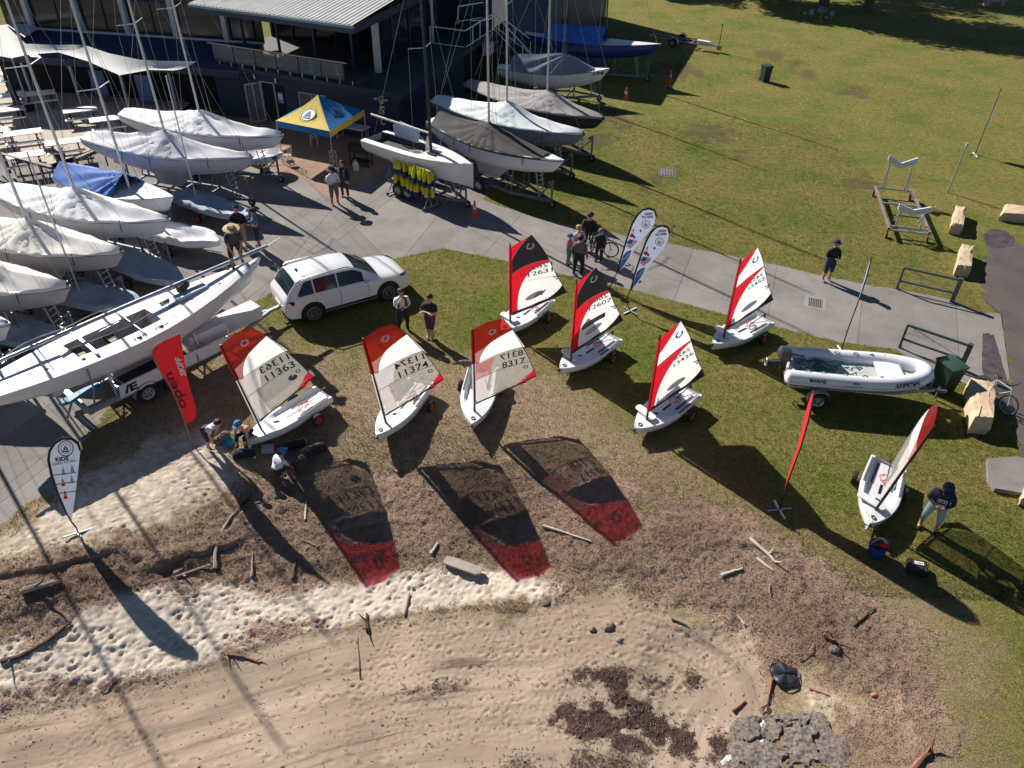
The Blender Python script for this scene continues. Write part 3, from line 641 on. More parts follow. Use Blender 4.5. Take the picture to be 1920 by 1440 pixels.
def skiff(num, mast_px, heading, boom, style, label, heel=0.0, dl='', board=True, seed=1, camber=1, ht=1.0, pitch=2.0):
    gz = GT(*mast_px).z; mp = G(*mast_px, .42 + gz); h = R(heading)
    loc = Vector((mp.x - 2.2 * math.cos(h), mp.y - 2.2 * math.sin(h), .17 + gz))
    root = empty('sailing_skiff', loc, h, label, 'sailing dinghy', 'junior skiffs rigged on the grass'); root.rotation_euler = (R(heel), R(pitch), h)
    skiff_hull(root); strap_rope(root, ROPE_P, seed)
    mast = MB(); L = 3.2 * ht
    mast.tube([(0, 0, .0), (0, 0, .55)], [.034, .032], 10); mast.mat(1)
    mo = MB(); mo.tube([(0, 0, -.08), (0, 0, .5)], [.036, .033], 10); mast_o = mo.build('mast', BLACKP, root); mast_o.location = (2.2, 0, .42)
    rig = MB(); rig.tube([(0, 0, .45), (0, 0, L * .5), (.0, 0, L)], [.036, .034, .026], 10)
    # sail: own frame, x along the boom, z up the mast
    ss = bpy.data.objects.new('sail', None)
    th = R(boom) - h
    def put(o): o.parent = root; o.location = (2.2, 0, .20 if style == 'film' else .28); o.rotation_euler = (0, 0, th)
    W = 1.72; ht = 1.04 if style == 'film' else 1.0
    def f(s, z, off=0.0): return (s * (1.16 if style == 'film' else 1.2), camber * .13 * math.sin(math.pi * min(max(s / W, 0), 1)) * (.35 + .65 * math.sin(math.pi * min(max((z - .4) / 3.2, .05), .95))) + off, z * ht)
    made = []
    def panel(name, poly, mat, off=0.0, step=.22, par=None):
        mb = MB()
        for c in cells(poly, step): mb.poly([f(x, y, off) for x, y in c])
        me_b = mb.build(name, mat, par, True, recalc=False)
        b = bmesh.new(); b.from_mesh(me_b.data); bmesh.ops.remove_doubles(b, verts=b.verts, dist=.0005); bmesh.ops.triangulate(b, faces=b.faces); bmesh.ops.recalc_face_normals(b, faces=b.faces); b.to_mesh(me_b.data); b.free()
        if par is None: put(me_b)
        return me_b
    if style == 'film':
        top = [(.04, 3.16), (.40, 3.27), (.80, 3.24)]; le = [(.80, 3.24), (1.06, 2.80), (1.30, 2.22), (1.52, 1.62), (1.70, 1.02)]
        def leech(z):
            for (a, b), (c, d) in zip(le, le[1:]):
                if d <= z <= b: return a + (c - a) * (b - z) / (b - d)
            return le[-1][0]
        z1, z2, z3 = 2.62, 1.95, 1.40
        red = top[:1] + top[1:] + [(leech(2.78), 2.78)] + [(.50, 2.52), (.30, 2.40), (.20, 2.36)] + [(.04, 2.32)]
        s_main = panel('head_panel', red, F_RED)
        panel('luff_wedge', [(.04, 2.32), (.20, 2.36), (.30, 2.40), (.50, 2.52)] + bz((.42, 2.47), (.20, 2.30), (.16, 1.92))[0:] + [(.04, 1.95)], F_PINK)
        panel('white_panel', bz((.16, 1.92), (.20, 2.30), (.50, 2.52)) + [(leech(2.78), 2.78), (leech(2.0), 2.10)], S_WHITE)
        panel('number_window', bz((.46, 1.42), (.50, 1.72), (.62, 1.96), 5)[:-1] + [(.62, 1.972), (leech(2.1), 2.10), (leech(1.55), 1.55)], F_CLEAR)
        panel('luff_panel', [(.04, 1.95), (.16, 1.92), (.62, 1.965)] + bz((.62, 1.96), (.50, 1.72), (.46, 1.42), 5)[1:] + [(.04, 1.36)], F_PINK if num == '8317' else S_SLEEVE)
        panel('lower_window', [(.30, 1.385), (.46, 1.42), (leech(1.55), 1.55), (leech(1.22), 1.22), (1.18, .80), (.40, .55)], F_CLEAR)
        panel('tack_panel', [(.04, 1.36), (.30, 1.385), (.40, .55), (.08, .46)], S_SLEEVE)
        panel('clew_patch', bz((leech(1.25), 1.25), (1.48, .92), (1.10, .74)) + [(1.42, .80), (1.70, .98)], S_RED, -.003)
        panel('seam', [(.05, 1.355), (.05, 1.375), (leech(1.56), 1.565), (leech(1.54), 1.54)], SILVER, -.005); panel('seam', [(.05, 1.94), (.05, 1.96), (leech(2.12), 2.115), (leech(2.1), 2.09)], SILVER, -.005)
        panel('leech_tape', [(a - .014, b) for a, b in le] + [(a + .006, b) for a, b in le[::-1]], S_BLACK, -.004)
        panel('luff_sleeve', [(-.05, 3.16), (.05, 3.17), (.05, 2.0), (-.05, 2.0)], F_RED, -.03); panel('luff_sleeve', [(-.05, 2.0), (.05, 2.0), (.05, .46), (-.05, .46)], S_SLEEVE, -.03)
        panel('foot_tape', [(.06, .44), (.06, .47), (1.15, .77), (1.45, .82), (1.45, .79), (1.15, .74)], S_BLACK, -.005)
        if not num: num = ' '
        nb = MB(); w_ = .78 if len(num) > 4 else .62; x0 = .66 if len(num) > 4 else .82
        num.strip() and put_text(nb, num, lambda u, v: f(u, v, -.009), x0 - .02, 1.47, w_, .21, False, .012, .09); o = nb.v and put(nb.build('sail_number', INK, None, False, recalc=False))
        nb = MB(); num.strip() and put_text(nb, num, lambda u, v: f(u, v, -.009), x0 - .08, 1.76, w_, .21, True, .012, .09); o = nb.v and put(nb.build('sail_number', INK, None, False, recalc=False))
        def ring(cx, cz, r0, r1, mt, nm, sq=1.0):
            mb = MB(); n = 20; a_ = [(cx + math.cos(i * 2 * math.pi / n + 1.4) * r1, cz + math.sin(i * 2 * math.pi / n + 1.4) * r1 * sq) for i in range(n)]; b_ = [(cx + math.cos(i * 2 * math.pi / n + 1.4) * r0, cz + math.sin(i * 2 * math.pi / n + 1.4) * r0 * sq) for i in range(n)]
            for i in range(1, n): mb.poly([f(*a_[i - 1], -.008), f(*a_[i], -.008), f(*b_[i], -.008), f(*b_[i - 1], -.008)])
            o = mb.build(nm, mt, None, False); put(o)
        ring(.52, 2.88, .055, .105, PALE_G if num == '11363' else SILVER, 'maker_emblem'); ring(1.42, 1.38, .035, .06, INK, 'class_emblem')
        if num == '11363': ring(1.24, 1.24, 0.0, .12, GREY_PAD, 'draft_spot', .75)
        nb = MB(); put_text(nb, 'Open', lambda u, v: f(u, v, -.009), .45, .60, .20, .06, False, .01, .2); o = nb.build('class_lettering', INK, None, False, recalc=False); put(o)
    else:
        le = [(.62, 3.40), (.84, 3.04), (1.02, 2.70), (1.20, 2.25), (1.42, 1.66), (1.58, 1.32), (1.72, .98)]
        def leech(z):
            for (a, b), (c, d) in zip(le, le[1:]):
                if d <= z <= b: return a + (c - a) * (b - z) / (b - d)
            return le[-1][0]
        up = S_BLACK if style == 'black' else S_WHITE
        if style == 'black':
            c1 = bz((.04, 2.52), (.20, 2.98), (.60, 3.385), 8); c2 = bz((.04, 2.06), (.45, 2.34), (leech(2.34), 2.34), 8); c3 = bz((.24, .5), (.14, 2.05), (leech(2.24), 2.24), 14)
        else:
            c1 = bz((.04, 2.48), (.34, 2.72), (.60, 3.385), 8); c2 = bz((.04, 2.08), (.5, 2.22), (leech(2.52), 2.52), 8); c3 = bz((.20, .5), (.16, 1.55), (leech(2.46), 2.46), 14)
        panel('head_panel', [(.04, 3.10)] + c1[::-1], S_RED)
        panel('upper_panel', c1 + [le[0], le[1], (leech(2.70), 2.70)] + c2[::-1], up)
        panel('luff_band', c2 + c3[::-1] + [(.06, .42)], S_RED)
        panel('main_panel', c3 + [p for p in le if p[1] < 2.2] + [(1.30, .80), (.9, .64)], S_WHITE)
        panel('clew_patch', [(1.72, .98), (1.58, 1.32)] + bz((1.58, 1.32), (1.46, 1.02), (1.12, .80)) + [(1.30, .78)], S_BLACK, -.004)
        panel('foot_band', [(.06, .40), (.08, .50), (.5, .58), (.8, .72), (1.2, .84), (1.32, .79), (.9, .62)], S_BLACK, -.005)
        panel('leech_tape', [(a - .012, b) for a, b in le] + [(a + .006, b) for a, b in le[::-1]], S_BLACK, -.005)
        panel('luff_sleeve', [(-.05, 3.08), (.05, 3.10), (.05, .45), (-.05, .45)], S_RED, -.034)
        panel('batten', [(.3, 1.62), (.3, 1.635), (1.46, 1.70), (1.46, 1.685)] if style == 'black' else [(.1, 2.0), (.1, 2.015), (.9, 2.30), (.9, 2.285)], SILVER, -.006)
        if style == 'white': panel('seam', [(a, b) for a, b in c1] + [(a - .012, b - .016) for a, b in c1[::-1]], S_BLACK, -.006); panel('seam', [(a, b) for a, b in c2] + [(a, b - .016) for a, b in c2[::-1]], S_BLACK, -.006)
        else: panel('piping', [(a, b) for a, b in c1] + [(a - .02, b + .02) for a, b in c1[::-1]], PALE_G, -.006); panel('piping', [(a, b + .012) for a, b in c2] + [(a, b - .012) for a, b in c2[::-1]], PALE_G, -.006)
        rot, x0, z0, w_, hh = (.12, .56, 1.78, .74, .17) if style == 'black' else (.42, .72, 1.70, .60, .15)
        nb = MB(); put_text(nb, num, lambda u, v: f(u, v, -.009), x0, z0, w_, hh, False, .012, rot); o = nb.build('sail_number', INK, None, False, recalc=False); put(o)
        nb = MB(); put_text(nb, num, lambda u, v: f(u, v, -.009), x0 - .02, z0 + .23, w_, hh, True, .012, rot); o = nb.build('sail_number', INK_G, None, False, recalc=False); put(o)
        mb = MB(); n = 22; cx, cz = (.60, 2.98) if style == 'black' else (.66, 2.92)
        pr = lambda i, r: f(cx + math.cos(i * 5.4 / n + 1.9) * r, cz + math.sin(i * 5.4 / n + 1.9) * r * 1.1, -.009)
        for i in range(n): mb.poly([pr(i, .12), pr(i + 1, .12), pr(i + 1, .07), pr(i, .07)])
        o = mb.build('maker_emblem', SILVER if style == 'black' else GREY_PAD, None, False); put(o)
        if num == '12607':
            panel('sponsor_strip', [(.34, 1.16), (.34, 1.34), (1.12, 1.52), (1.12, 1.34)], S_BLACK, -.008); nb = MB(); put_text(nb, 'THE KITCHEN MAKER', lambda u, v: f(u, v, -.013), .38, 1.225, .70, .075, False, .0, .226); o = nb.build('sponsor_lettering', SILVER, None, False, recalc=False); put(o)
        k0 = .75 if style == 'black' else .85
        panel('window_patch', [(k0 + .28 * math.cos(a) * 1.0 - .05 * math.sin(a), 1.03 + .09 * math.sin(a) + .12 * math.cos(a)) for a in [i * math.pi / 8 for i in range(16)]], PALE_G, -.007)
        if num == '12631':
            for q in (0, 1, 2): panel('maker_stripe', [(.72 + q * .1, .92 + q * .03), (.78 + q * .1, .94 + q * .03), (.92 + q * .1, 1.14 + q * .03), (.86 + q * .1, 1.12 + q * .03)], GREY_PAD, -.010)
        nb = MB(); nb.poly([f(a, b, -.009) for a, b in ((1.30, 1.66), (1.48, 1.69), (1.48, 1.65), (1.30, 1.62))]); nb.poly([f(a, b, -.009) for a, b in ((1.38, 1.59), (1.44, 1.60), (1.44, 1.54), (1.39, 1.54))]); o = nb.build('maker_label', INK, None, False); put(o)
    o = rig.build('mast_tube', BLACKP, root); o.location = (2.2, 0, .30); o.parent = root
    bm_ = MB(); bm_.tube([(.03, 0, .50), (.9, -.02 * camber, .72), (1.98, 0, 1.03)], [.022, .022, .017], 8); bm_.cyl((1.70, 0, .96), (1.70, 0, 1.02), .012); o = bm_.build('boom', BLACKP, None); put(o)
    if board:
        db = MB(); pts = [(math.cos(a) * .10 + (.55 if math.cos(a) > 0 else 0), math.sin(a) * .13) for a in [i * math.pi / 8 for i in range(16)]]
        db.prism(pts, 0, .035); o = db.build('daggerboard', WHITE_G, root); o.location = (1.98, -.45, .46); o.rotation_euler = (0, 0, R(80)); o.parent = root
    dolly((loc.x, loc.y, gz), h, dl or 'red wheeled launching dolly ' + {'11363': 'under the skiff with the seated child', '11374': 'under the middle of the three clear sailed skiffs', '8317': 'under the skiff carrying a rolled grey cover', '12631': 'under the black headed skiff nearest the path bend', '12607': 'under the skiff with the sponsor strip', '13426': 'under the red and white skiff nearest the red flag', '13452': 'under the red and white skiff beside the path'}[num])
    return root
skiff('11363', (492, 798), -134, 36, 'film', 'skiff numbered 11363 with red topped clear sail, child perched on its bow', heel=7, pitch=8, seed=1, board=False)
skiff('11374', (727, 793), -112, 26, 'film', 'skiff numbered 11374 with red topped clear sail, middle of the three', heel=6, pitch=4, seed=2, board=False)
skiff('8317', (890, 770), -95, 22, 'film', 'skiff numbered 8317 with red topped clear sail', heel=0, pitch=4, seed=3, board=False)
skiff('12631', (957, 608), -124, 18, 'black', 'skiff numbered 12631 with black and red headed white sail', seed=4)
skiff('12607', (1070, 680), -132, 33, 'black', 'skiff numbered 12607 with a black sponsor strip on its sail', heel=-1, seed=5)
skiff('13426', (1212, 790), -134, 31, 'white', 'skiff numbered 13426 with red and white sail, nearest the tall red flag', heel=-1, seed=6)
skiff('13452', (1356, 636), -141, 31, 'white', 'skiff numbered 13452 with red and white sail beside the footpath', heel=-1, seed=7)
skiff('', (1634, 962), -120, 60, 'film', 'skiff with its red and white sail edge-on beside the man in navy hoodie', heel=-8, pitch=0, seed=8, board=True, dl='aluminium launching dolly under the edge-on skiff beside the bucket')
# ================================================================ KEELBOATS ON TRAILERS
CV_WHITE = M('cover_white_canvas', (.82, .83, .85), .8, .05, 2, .28, 5)
CV_GREY = M('cover_pale_grey_canvas', (.62, .62, .66), .8, .06, 2, .28, 5)
CV_CREAM = M('cover_cream_canvas', (.76, .72, .68), .82, .06, 2, .28, 5)
CV_BLACK = M('cover_charcoal_canvas', (.045, .042, .043), .85, .15, 3, .28, 5)
CV_SEA = M('cover_pale_aqua_canvas', (.68, .74, .76), .8, .06, 2, .28, 5)
CV_TAUPE = M('cover_taupe_canvas', (.30, .28, .275), .82, .1, 2, .28, 5)
CV_BLUE = M('cover_bright_blue_canvas', (.03, .14, .50), .7, .12, 3, .15, 12)
CV_SLATE = M('cover_slate_canvas', (.22, .25, .31), .8, .1, 3, .15, 12)
CV_DINGHY = M('cover_blue_grey_canvas', (.30, .37, .46), .75, .12, 3, .35, 9)
H_WHITE = M('hull_white', (.74, .75, .78), .35, .05, 3, coat=.15)
H_GREYB = M('hull_blue_grey', (.20, .225, .29), .4, .06, 3)
H_DARK = M('hull_charcoal', (.035, .032, .035), .35, .1, 3)
H_BLUE = M('hull_royal_blue', (.01, .035, .22), .3, .06, 3, coat=.3)
WIRE = M('rigging_wire', (.33, .33, .34), .4, .1, 9, metal=.6)
TRAILER = M('trailer_steel', (.17, .19, .23), .55, .3, 6, .1, 20, metal=.4)
STRAP = M('black_strap', (.02, .02, .022), .8, .2, 20)
RIMW = M('wheel_rim_grey', (.38, .39, .41), .45, .15, 9, metal=.5)
MASTM = M('mast_alloy', (.50, .52, .54), .42, .08, 3, metal=.6)
def bm_(t, B=1.05):
    return B * (1 - .50 * ((.45 - t) / .45) ** 2) if t < .45 else max(.008, B * max(0, 1 - ((t - .45) / .55) ** 1.75) ** .97)
def sheer(t): return 2.13 + .10 * (1 - t) ** 2 + .34 * max(0, t - .35) ** 2 / .42
def keelboat(bow, stern, label, group, cover=CV_WHITE, hullm=H_WHITE, mast_t=.56, mast_h=10.0, kind='full', spread=True, L=None, B=1.05, keelm=None, seed=0, spr_z=5.2, mastm=None, strap=True, t0=0.0, t1=.985, ridge=None, dk=None, rake=1.5, keel=True, name='keelboat', zoff=0.0):
    pb = G(*bow, sheer(1.0) + zoff); ps = G(*stern, sheer(0.0) + zoff); h = ang(ps, pb); L = L or max(7.2, min(9.3, (pb - ps).xy.length))
    loc = Vector((pb.x - L * math.cos(h), pb.y - L * math.sin(h), 0)); root = empty(name, loc, h, label, 'keelboat', group)
    rr = random.Random(seed); ts = [0, .03, .08, .15, .25, .35, .45, .55, .65, .74, .82, .88, .93, .97, 1.0]
    def dep(t): return .36 + .74 * math.sin(math.pi * min(1, t * .93 + .03)) ** .75 * (1 - .10 * t)
    secs = []
    for t in ts:
        b = bm_(t, B); s = sheer(t) + zoff; d = dep(t) if t < 1 else .10; x = t * L; x2 = x - (.35 * d if t > .93 else 0)
        secs.append([(x, -b, s), (x, -b * .995, s - .28 * d), (x2, -b * .94, s - .56 * d), (x2, -b * .72, s - .82 * d), (x2, -b * .3, s - .96 * d), (x2, 0, s - d), (x2, b * .3, s - .96 * d), (x2, b * .72, s - .82 * d), (x2, b * .94, s - .56 * d), (x, b * .995, s - .28 * d), (x, b, s)])
    m = MB(); m.loft(secs); m.poly(secs[0]); m.build('hull', hullm, root, True, ang=60)
    m = MB(); secs = []
    for t in ts:
        b = bm_(t, B); s = sheer(t) + zoff + .004; secs.append([(t * L, -b, s), (t * L, -b * .5, s + .05 * b), (t * L, 0, s + .07 * b), (t * L, b * .5, s + .05 * b), (t * L, b, s)])
    m.loft(secs); m.build('deck', dk or H_WHITE, root)
    m = MB()
    for sg in (-1, 1): m.tube([(t * L, sg * (bm_(t, B) + .006), sheer(t) + zoff - (.085 if kind == 'full' else .01)) for t in ts], .014, 5)
    m.build('rub_rail', H_DARK if hullm is H_WHITE or hullm is H_GREYB else TRAILER, root)
    rd = ridge or [(0, .05), (.12, .16), (mast_t - .1, .50), (mast_t, .74), (mast_t + .03, .70), (mast_t + .2, .30), (t1, .05), (1, .02)]
    if kind in ('full', 'tent'):
        m = MB(); n = 60; secs = []; nv = 31
        ph = rr.random() * 6
        for i in range(n + 1):
            t = t0 + (t1 - t0) * i / n; b = bm_(t, B) + .022; s = sheer(t) + zoff
            zr = np.interp(t, [p[0] for p in rd], [p[1] for p in rd]) + .06 * B
            row = []
            for j in range(nv):
                u = -1 + 2 * j / (nv - 1)
                if abs(u) > .9:
                    q = (abs(u) - .9) / .1; y = (b + .012 * q) * (1 if u > 0 else -1); z = s + .012 - (.075 + .012 * math.sin(t * 40 + ph)) * q * (1 if kind == 'full' else .4)
                else:
                    k = u / .9; y = b * k; z = s + .012 + zr * (1 - abs(k)) ** (1.12 if kind == 'full' else .95) + .02 * (1 - abs(k))
                    dx = (t - mast_t) * L; an = math.atan2(y, dx if abs(dx) > .05 else .05); rad = math.hypot(dx, y)
                    z += (.034 * math.sin(an * 17 + ph) + .022 * math.sin(an * 29 + ph * 2)) * min(1, rad / .5) * math.exp(-rad * .45) * 1.5
                    z += (float(vnoise(np.array([t * L * 1.3 + seed * 7.0]), np.array([y * 2.2]), 5)[0]) - .5) * .09 * (1 - abs(k) ** 3)
                row.append((t * L, y, z))
            secs.append(row)
        m.loft(secs)
        if t0 > .02: m.poly(secs[0][1:-1])
        m.build('cover', cover, root, True, ang=70)
        if strap:
            for tt in (.30, mast_t - .03, .78):
                m = MB(); pts = []
                for j in range(nv):
                    t = tt; b = bm_(t, B) + .03; s = sheer(t) + zoff; u = -1 + 2 * j / (nv - 1); zr = np.interp(t, [p[0] for p in rd], [p[1] for p in rd]) + .06 * B
                    if abs(u) > .9: pts.append((t * L, b * (1 if u > 0 else -1) * 1.01, s - .12 - .3 * (abs(u) - .9) / .1))
                    else: k = u / .9; pts.append((t * L + .02 * math.sin(j), b * k, s + .045 + zr * (1 - abs(k)) ** 1.12 + .02 * (1 - abs(k))))
                m.tube([pts[0]] + pts[:3], .014, 5); m.tube(pts[-3:] + [pts[-1]], .014, 5); m.build('tie_strap', STRAP, root)
    zd = sheer(mast_t) + zoff; xm = mast_t * L; tk = math.tan(R(rake))
    if mast_h:
        mm = mastm or MASTM; m = MB(); m.tube([(xm, 0, zd), (xm - tk * mast_h * .5, 0, zd + mast_h * .5), (xm - tk * mast_h, 0, zd + mast_h)], [.06, .056, .034], 10, sy=.75); ms = m.build('mast', mm, root)
        if spread:
            m = MB(); zs = zd + spr_z; xs_ = xm - tk * spr_z
            for sg in (-1, 1): m.tube([(xs_, 0, zs), (xs_ - .25, sg * .78, zs + .06)], [.02, .014], 6)
            m.build('spreader', ALU, ms)
        for a, b in (((xm - tk * mast_h * .9, 0, zd + mast_h * .9), (L * .97, 0, sheer(.97) + zoff + .03)), ((xm - tk * mast_h, 0, zd + mast_h), (.02 * L, 0, sheer(0) + zoff + .05))):
            m = MB(); m.tube([a, b], .008, 4); m.build('stay_wire', WIRE, ms)
        for sg in (-1, 1):
            m = MB(); q = (xm - tk * spr_z - .25, sg * .78, zd + spr_z + .06)
            if not spread: q = (xm - .1, sg * .4, zd + spr_z)
            m.tube([(xm - tk * mast_h * .88, 0, zd + mast_h * .88), q, (xm - .15, sg * bm_(mast_t, B) * .93, zd + .03)], .008, 4); m.tube([(xm - tk * spr_z, 0, zd + spr_z * .98), (xm - .35, sg * bm_(mast_t, B) * .9, zd + .03)], .007, 4); m.build('shroud_wire', WIRE, ms)
    if keel:
        m = MB(); zb = zd - dep(.5) + .05; k = [(.36 * L, zb), (.62 * L, zb), (.52 * L, .42 + zoff), (.38 * L, .42 + zoff)]; m.prism(k, -.055, .055, lambda x, z, y: (x, y, z)); m.build('keel', keelm or hullm, root, False)
        m = MB(); k = [(.13 * L, sheer(.13) + zoff - dep(.13) + .04), (.20 * L, sheer(.2) + zoff - dep(.2) + .04), (.17 * L, 1.0 + zoff), (.12 * L, 1.05 + zoff)]; m.prism(k, -.025, .025, lambda x, z, y: (x, y, z)); m.build('rudder', keelm or hullm, root, False)
    return root, L, h, loc
_TR = {}
def boat_trailer(L, h, loc, label, group='steel trailers under the keelboats', zoff=0.0):
    """steel cradle trailer built at the ground under one keelboat"""
    root = empty('boat_trailer', loc, h, label, 'trailer', group)
    def mk(name, mb, mat): return mb.build(name, mat, root, False)
    for sg in (-1, 1):
        m = MB(); m.bar((.22 * L, sg * .62, .36), (.70 * L, sg * .62, .36), .08, .12); m.bar((.70 * L, sg * .62, .36), (.93 * L, 0, .36), .08, .12); mk('rail', m, TRAILER)
    for t in (.24, .36, .54, .70): m = MB(); m.bar((t * L, -.95 if t in (.36, .54) else -.6, .33), (t * L, .95 if t in (.36, .54) else .6, .33), .08, .08); mk('cross_member', m, TRAILER)
    for t, zt in ((.26, .95), (.70, .78)):
        for sg in (-1, 1):
            b = bm_(t) * .62; zt2 = sheer(t) + zoff - .62; m = MB(); m.bar((t * L, sg * .62, .4), (t * L, sg * b, zt2), .06); m.bar((t * L - .4, sg * .62, .4), (t * L, sg * b, zt2 - .3), .045); mk('upright', m, TRAILER)
            m = MB(); m.box((t * L, sg * b, zt2 + .04), (.34, .14, .08), rx=sg * .6); mk('pad', m, BLACKP)
    m = MB(); m.bar((.93 * L, 0, .36), (.93 * L, 0, 1.25), .07); m.bar((.93 * L, 0, 1.2), (.84 * L, 0, .4), .05); m.cyl((.93 * L - .1, -.12, 1.25), (.93 * L - .1, .12, 1.25), .07); mk('winch_post', m, TRAILER)
    m = MB(); m.bar((.86 * L, .18, .4), (.83 * L, .18, 1.5), .035); m.bar((.86 * L, -.18, .4), (.83 * L, -.18, 1.5), .035)
    for k in range(5): z = .55 + k * .22; m.bar((.86 * L - .03 * (z - .4) * L / 9 * 3, -.18, z), (.86 * L - .03 * (z - .4) * L / 9 * 3, .18, z), .03)
    mk('boarding_ladder', m, GALV)
    for t in (.40, .50): 
        for sg in (-1, 1): wheel(root, (t * L, sg * 1.02, .33), .33, .2, RIMW, hubr=.55, spokes=5)
    wheel(root, (.93 * L, .1, .18), .18, .09, RIMW, name='jockey_wheel', hubr=.5)
    return root
LG = 'covered keelboats on trailers along the left'; RG = 'keelboats parked beside the clubhouse wall'
def boat_and_trailer(*a, tl='', **k):
    r, L, h, loc = keelboat(*a, **k); boat_trailer(L, h, loc, tl, zoff=k.get('zoff', 0)); return r
boat_and_trailer((532, 252), (232, 208), 'keelboat under a bright white cover, nearest the blue clubhouse door', LG, CV_WHITE, mast_t=.50, seed=1, tl='steel trailer under the white covered keelboat nearest the clubhouse door')
boat_and_trailer((475, 292), (165, 252), 'keelboat under pale grey cover, second in from the clubhouse door', LG, CV_GREY, hullm=M('hull_pale_grey', (.42, .42, .46), .4, .05, 3), mast_t=.50, seed=2, tl='steel trailer with ladder under the pale grey covered keelboat')
boat_and_trailer((320, 410), (0, 352), 'large white covered keelboat with black tie knot, beside the bright blue tarp', LG, CV_WHITE, mast_t=.48, seed=3, tl='steel trailer under the white keelboat beside the blue tarp')
boat_and_trailer((232, 470), (-85, 412), 'cream covered keelboat ahead of the blue grey covered dinghy', LG, CV_CREAM, mast_t=.48, seed=4, hullm=M('hull_cream_grey', (.42, .40, .40), .4, .05, 3), tl='steel trailer under the cream covered keelboat')
boat_and_trailer((132, 535), (-190, 490), 'cream covered keelboat cut by the left edge above the uncovered racing yacht', LG, CV_CREAM, mast_t=.5, seed=5, hullm=M('hull_cream_grey', (.42, .40, .40), .4, .05, 3), tl='steel trailer under the cream keelboat at the left edge')
boat_and_trailer((19, 605), (-300, 560), 'white bow of a keelboat just poking in at the left edge', LG, CV_WHITE, mast_t=.5, seed=6, tl='steel trailer under the white bow at the left edge')
boat_and_trailer((1058, 300), (812, 222), 'white keelboat under a charcoal cover beside the open sports boat', RG, CV_BLACK, mast_t=.46, seed=7, t0=.06, t1=.88, tl='steel trailer under the charcoal covered white keelboat', ridge=[(0, .3), (.06, .42), (.28, .5), (.46, .78), (.5, .74), (.88, .04)])
boat_and_trailer((1098, 250), (815, 182), 'keelboat under a pale aqua cover with blue grey hull', RG, CV_SEA, hullm=H_GREYB, mast_t=.50, seed=8, tl='steel trailer under the pale aqua covered keelboat')
boat_and_trailer((1135, 220), (868, 150), 'dark hulled keelboat under a taupe cover beside the small cone', RG, CV_TAUPE, hullm=H_DARK, mast_t=.60, seed=9, tl='steel trailer under the dark hulled taupe covered keelboat')
boat_and_trailer((1240, 82), (974, 58), 'royal blue keelboat with white foredeck and bright blue boom tent', RG, CV_BLUE, hullm=H_BLUE, mast_t=.60, seed=10, kind='tent', t0=.16, t1=.60, ridge=[(.16, .15), (.2, .62), (.58, .88), (.6, .85)], strap=False, mastm=BLACKP, dk=M('deck_white', (.66, .66, .67), .45, .05, 4), tl='steel trailer under the royal blue keelboat')
# the plumb-bowed boat marked 194
r194, L194, h194, loc194 = keelboat((1143, 128), (948, 125), 'white plumb bowed boat marked 194 under a slate tent cover', RG, CV_SLATE, mast_t=.62, mast_h=8.5, seed=11, kind='tent', t0=.12, t1=.86, ridge=[(.12, .5), (.2, .75), (.58, .95), (.62, .9), (.86, .05)], L=6.8, B=1.0, strap=False, mastm=BLACKP, keel=False, zoff=-.45)
mb = MB(); s194 = sheer(1.0) - .45
for sg in (-1,):
    put_text(mb, '194', lambda u, v: (5.85 + u, -(bm_((5.85 + u) / 6.8, 1.0) + .014), s194 - .36 + v), 0, 0, .62, .22, False, .03)
mb.build('bow_number', M('dark_red_ink', (.12, .012, .015), .5, .1, 9), r194, False, recalc=False)
boat_trailer(6.8, h194, loc194, 'steel trailer with upright post under the boat marked 194', zoff=-.45)
# day boat with the blue tarp
rb, Lb, hb, lb = keelboat((325, 368), (98, 318), 'white day boat under a bright blue boom tarp among the covered keelboats', LG, CV_BLUE, mast_t=.62, mast_h=8.5, seed=12, kind='tent', t0=.02, t1=.60, ridge=[(.02, .45), (.3, .6), (.58, .7), (.6, .66)], strap=False, keel=False, zoff=-.75, L=6.6, B=1.05, dk=M('deck_white', (.66, .66, .67), .45, .05, 4), spr_z=4.2)
boat_trailer(6.6, hb, lb, 'low steel trailer under the day boat with blue tarp', zoff=-.75)

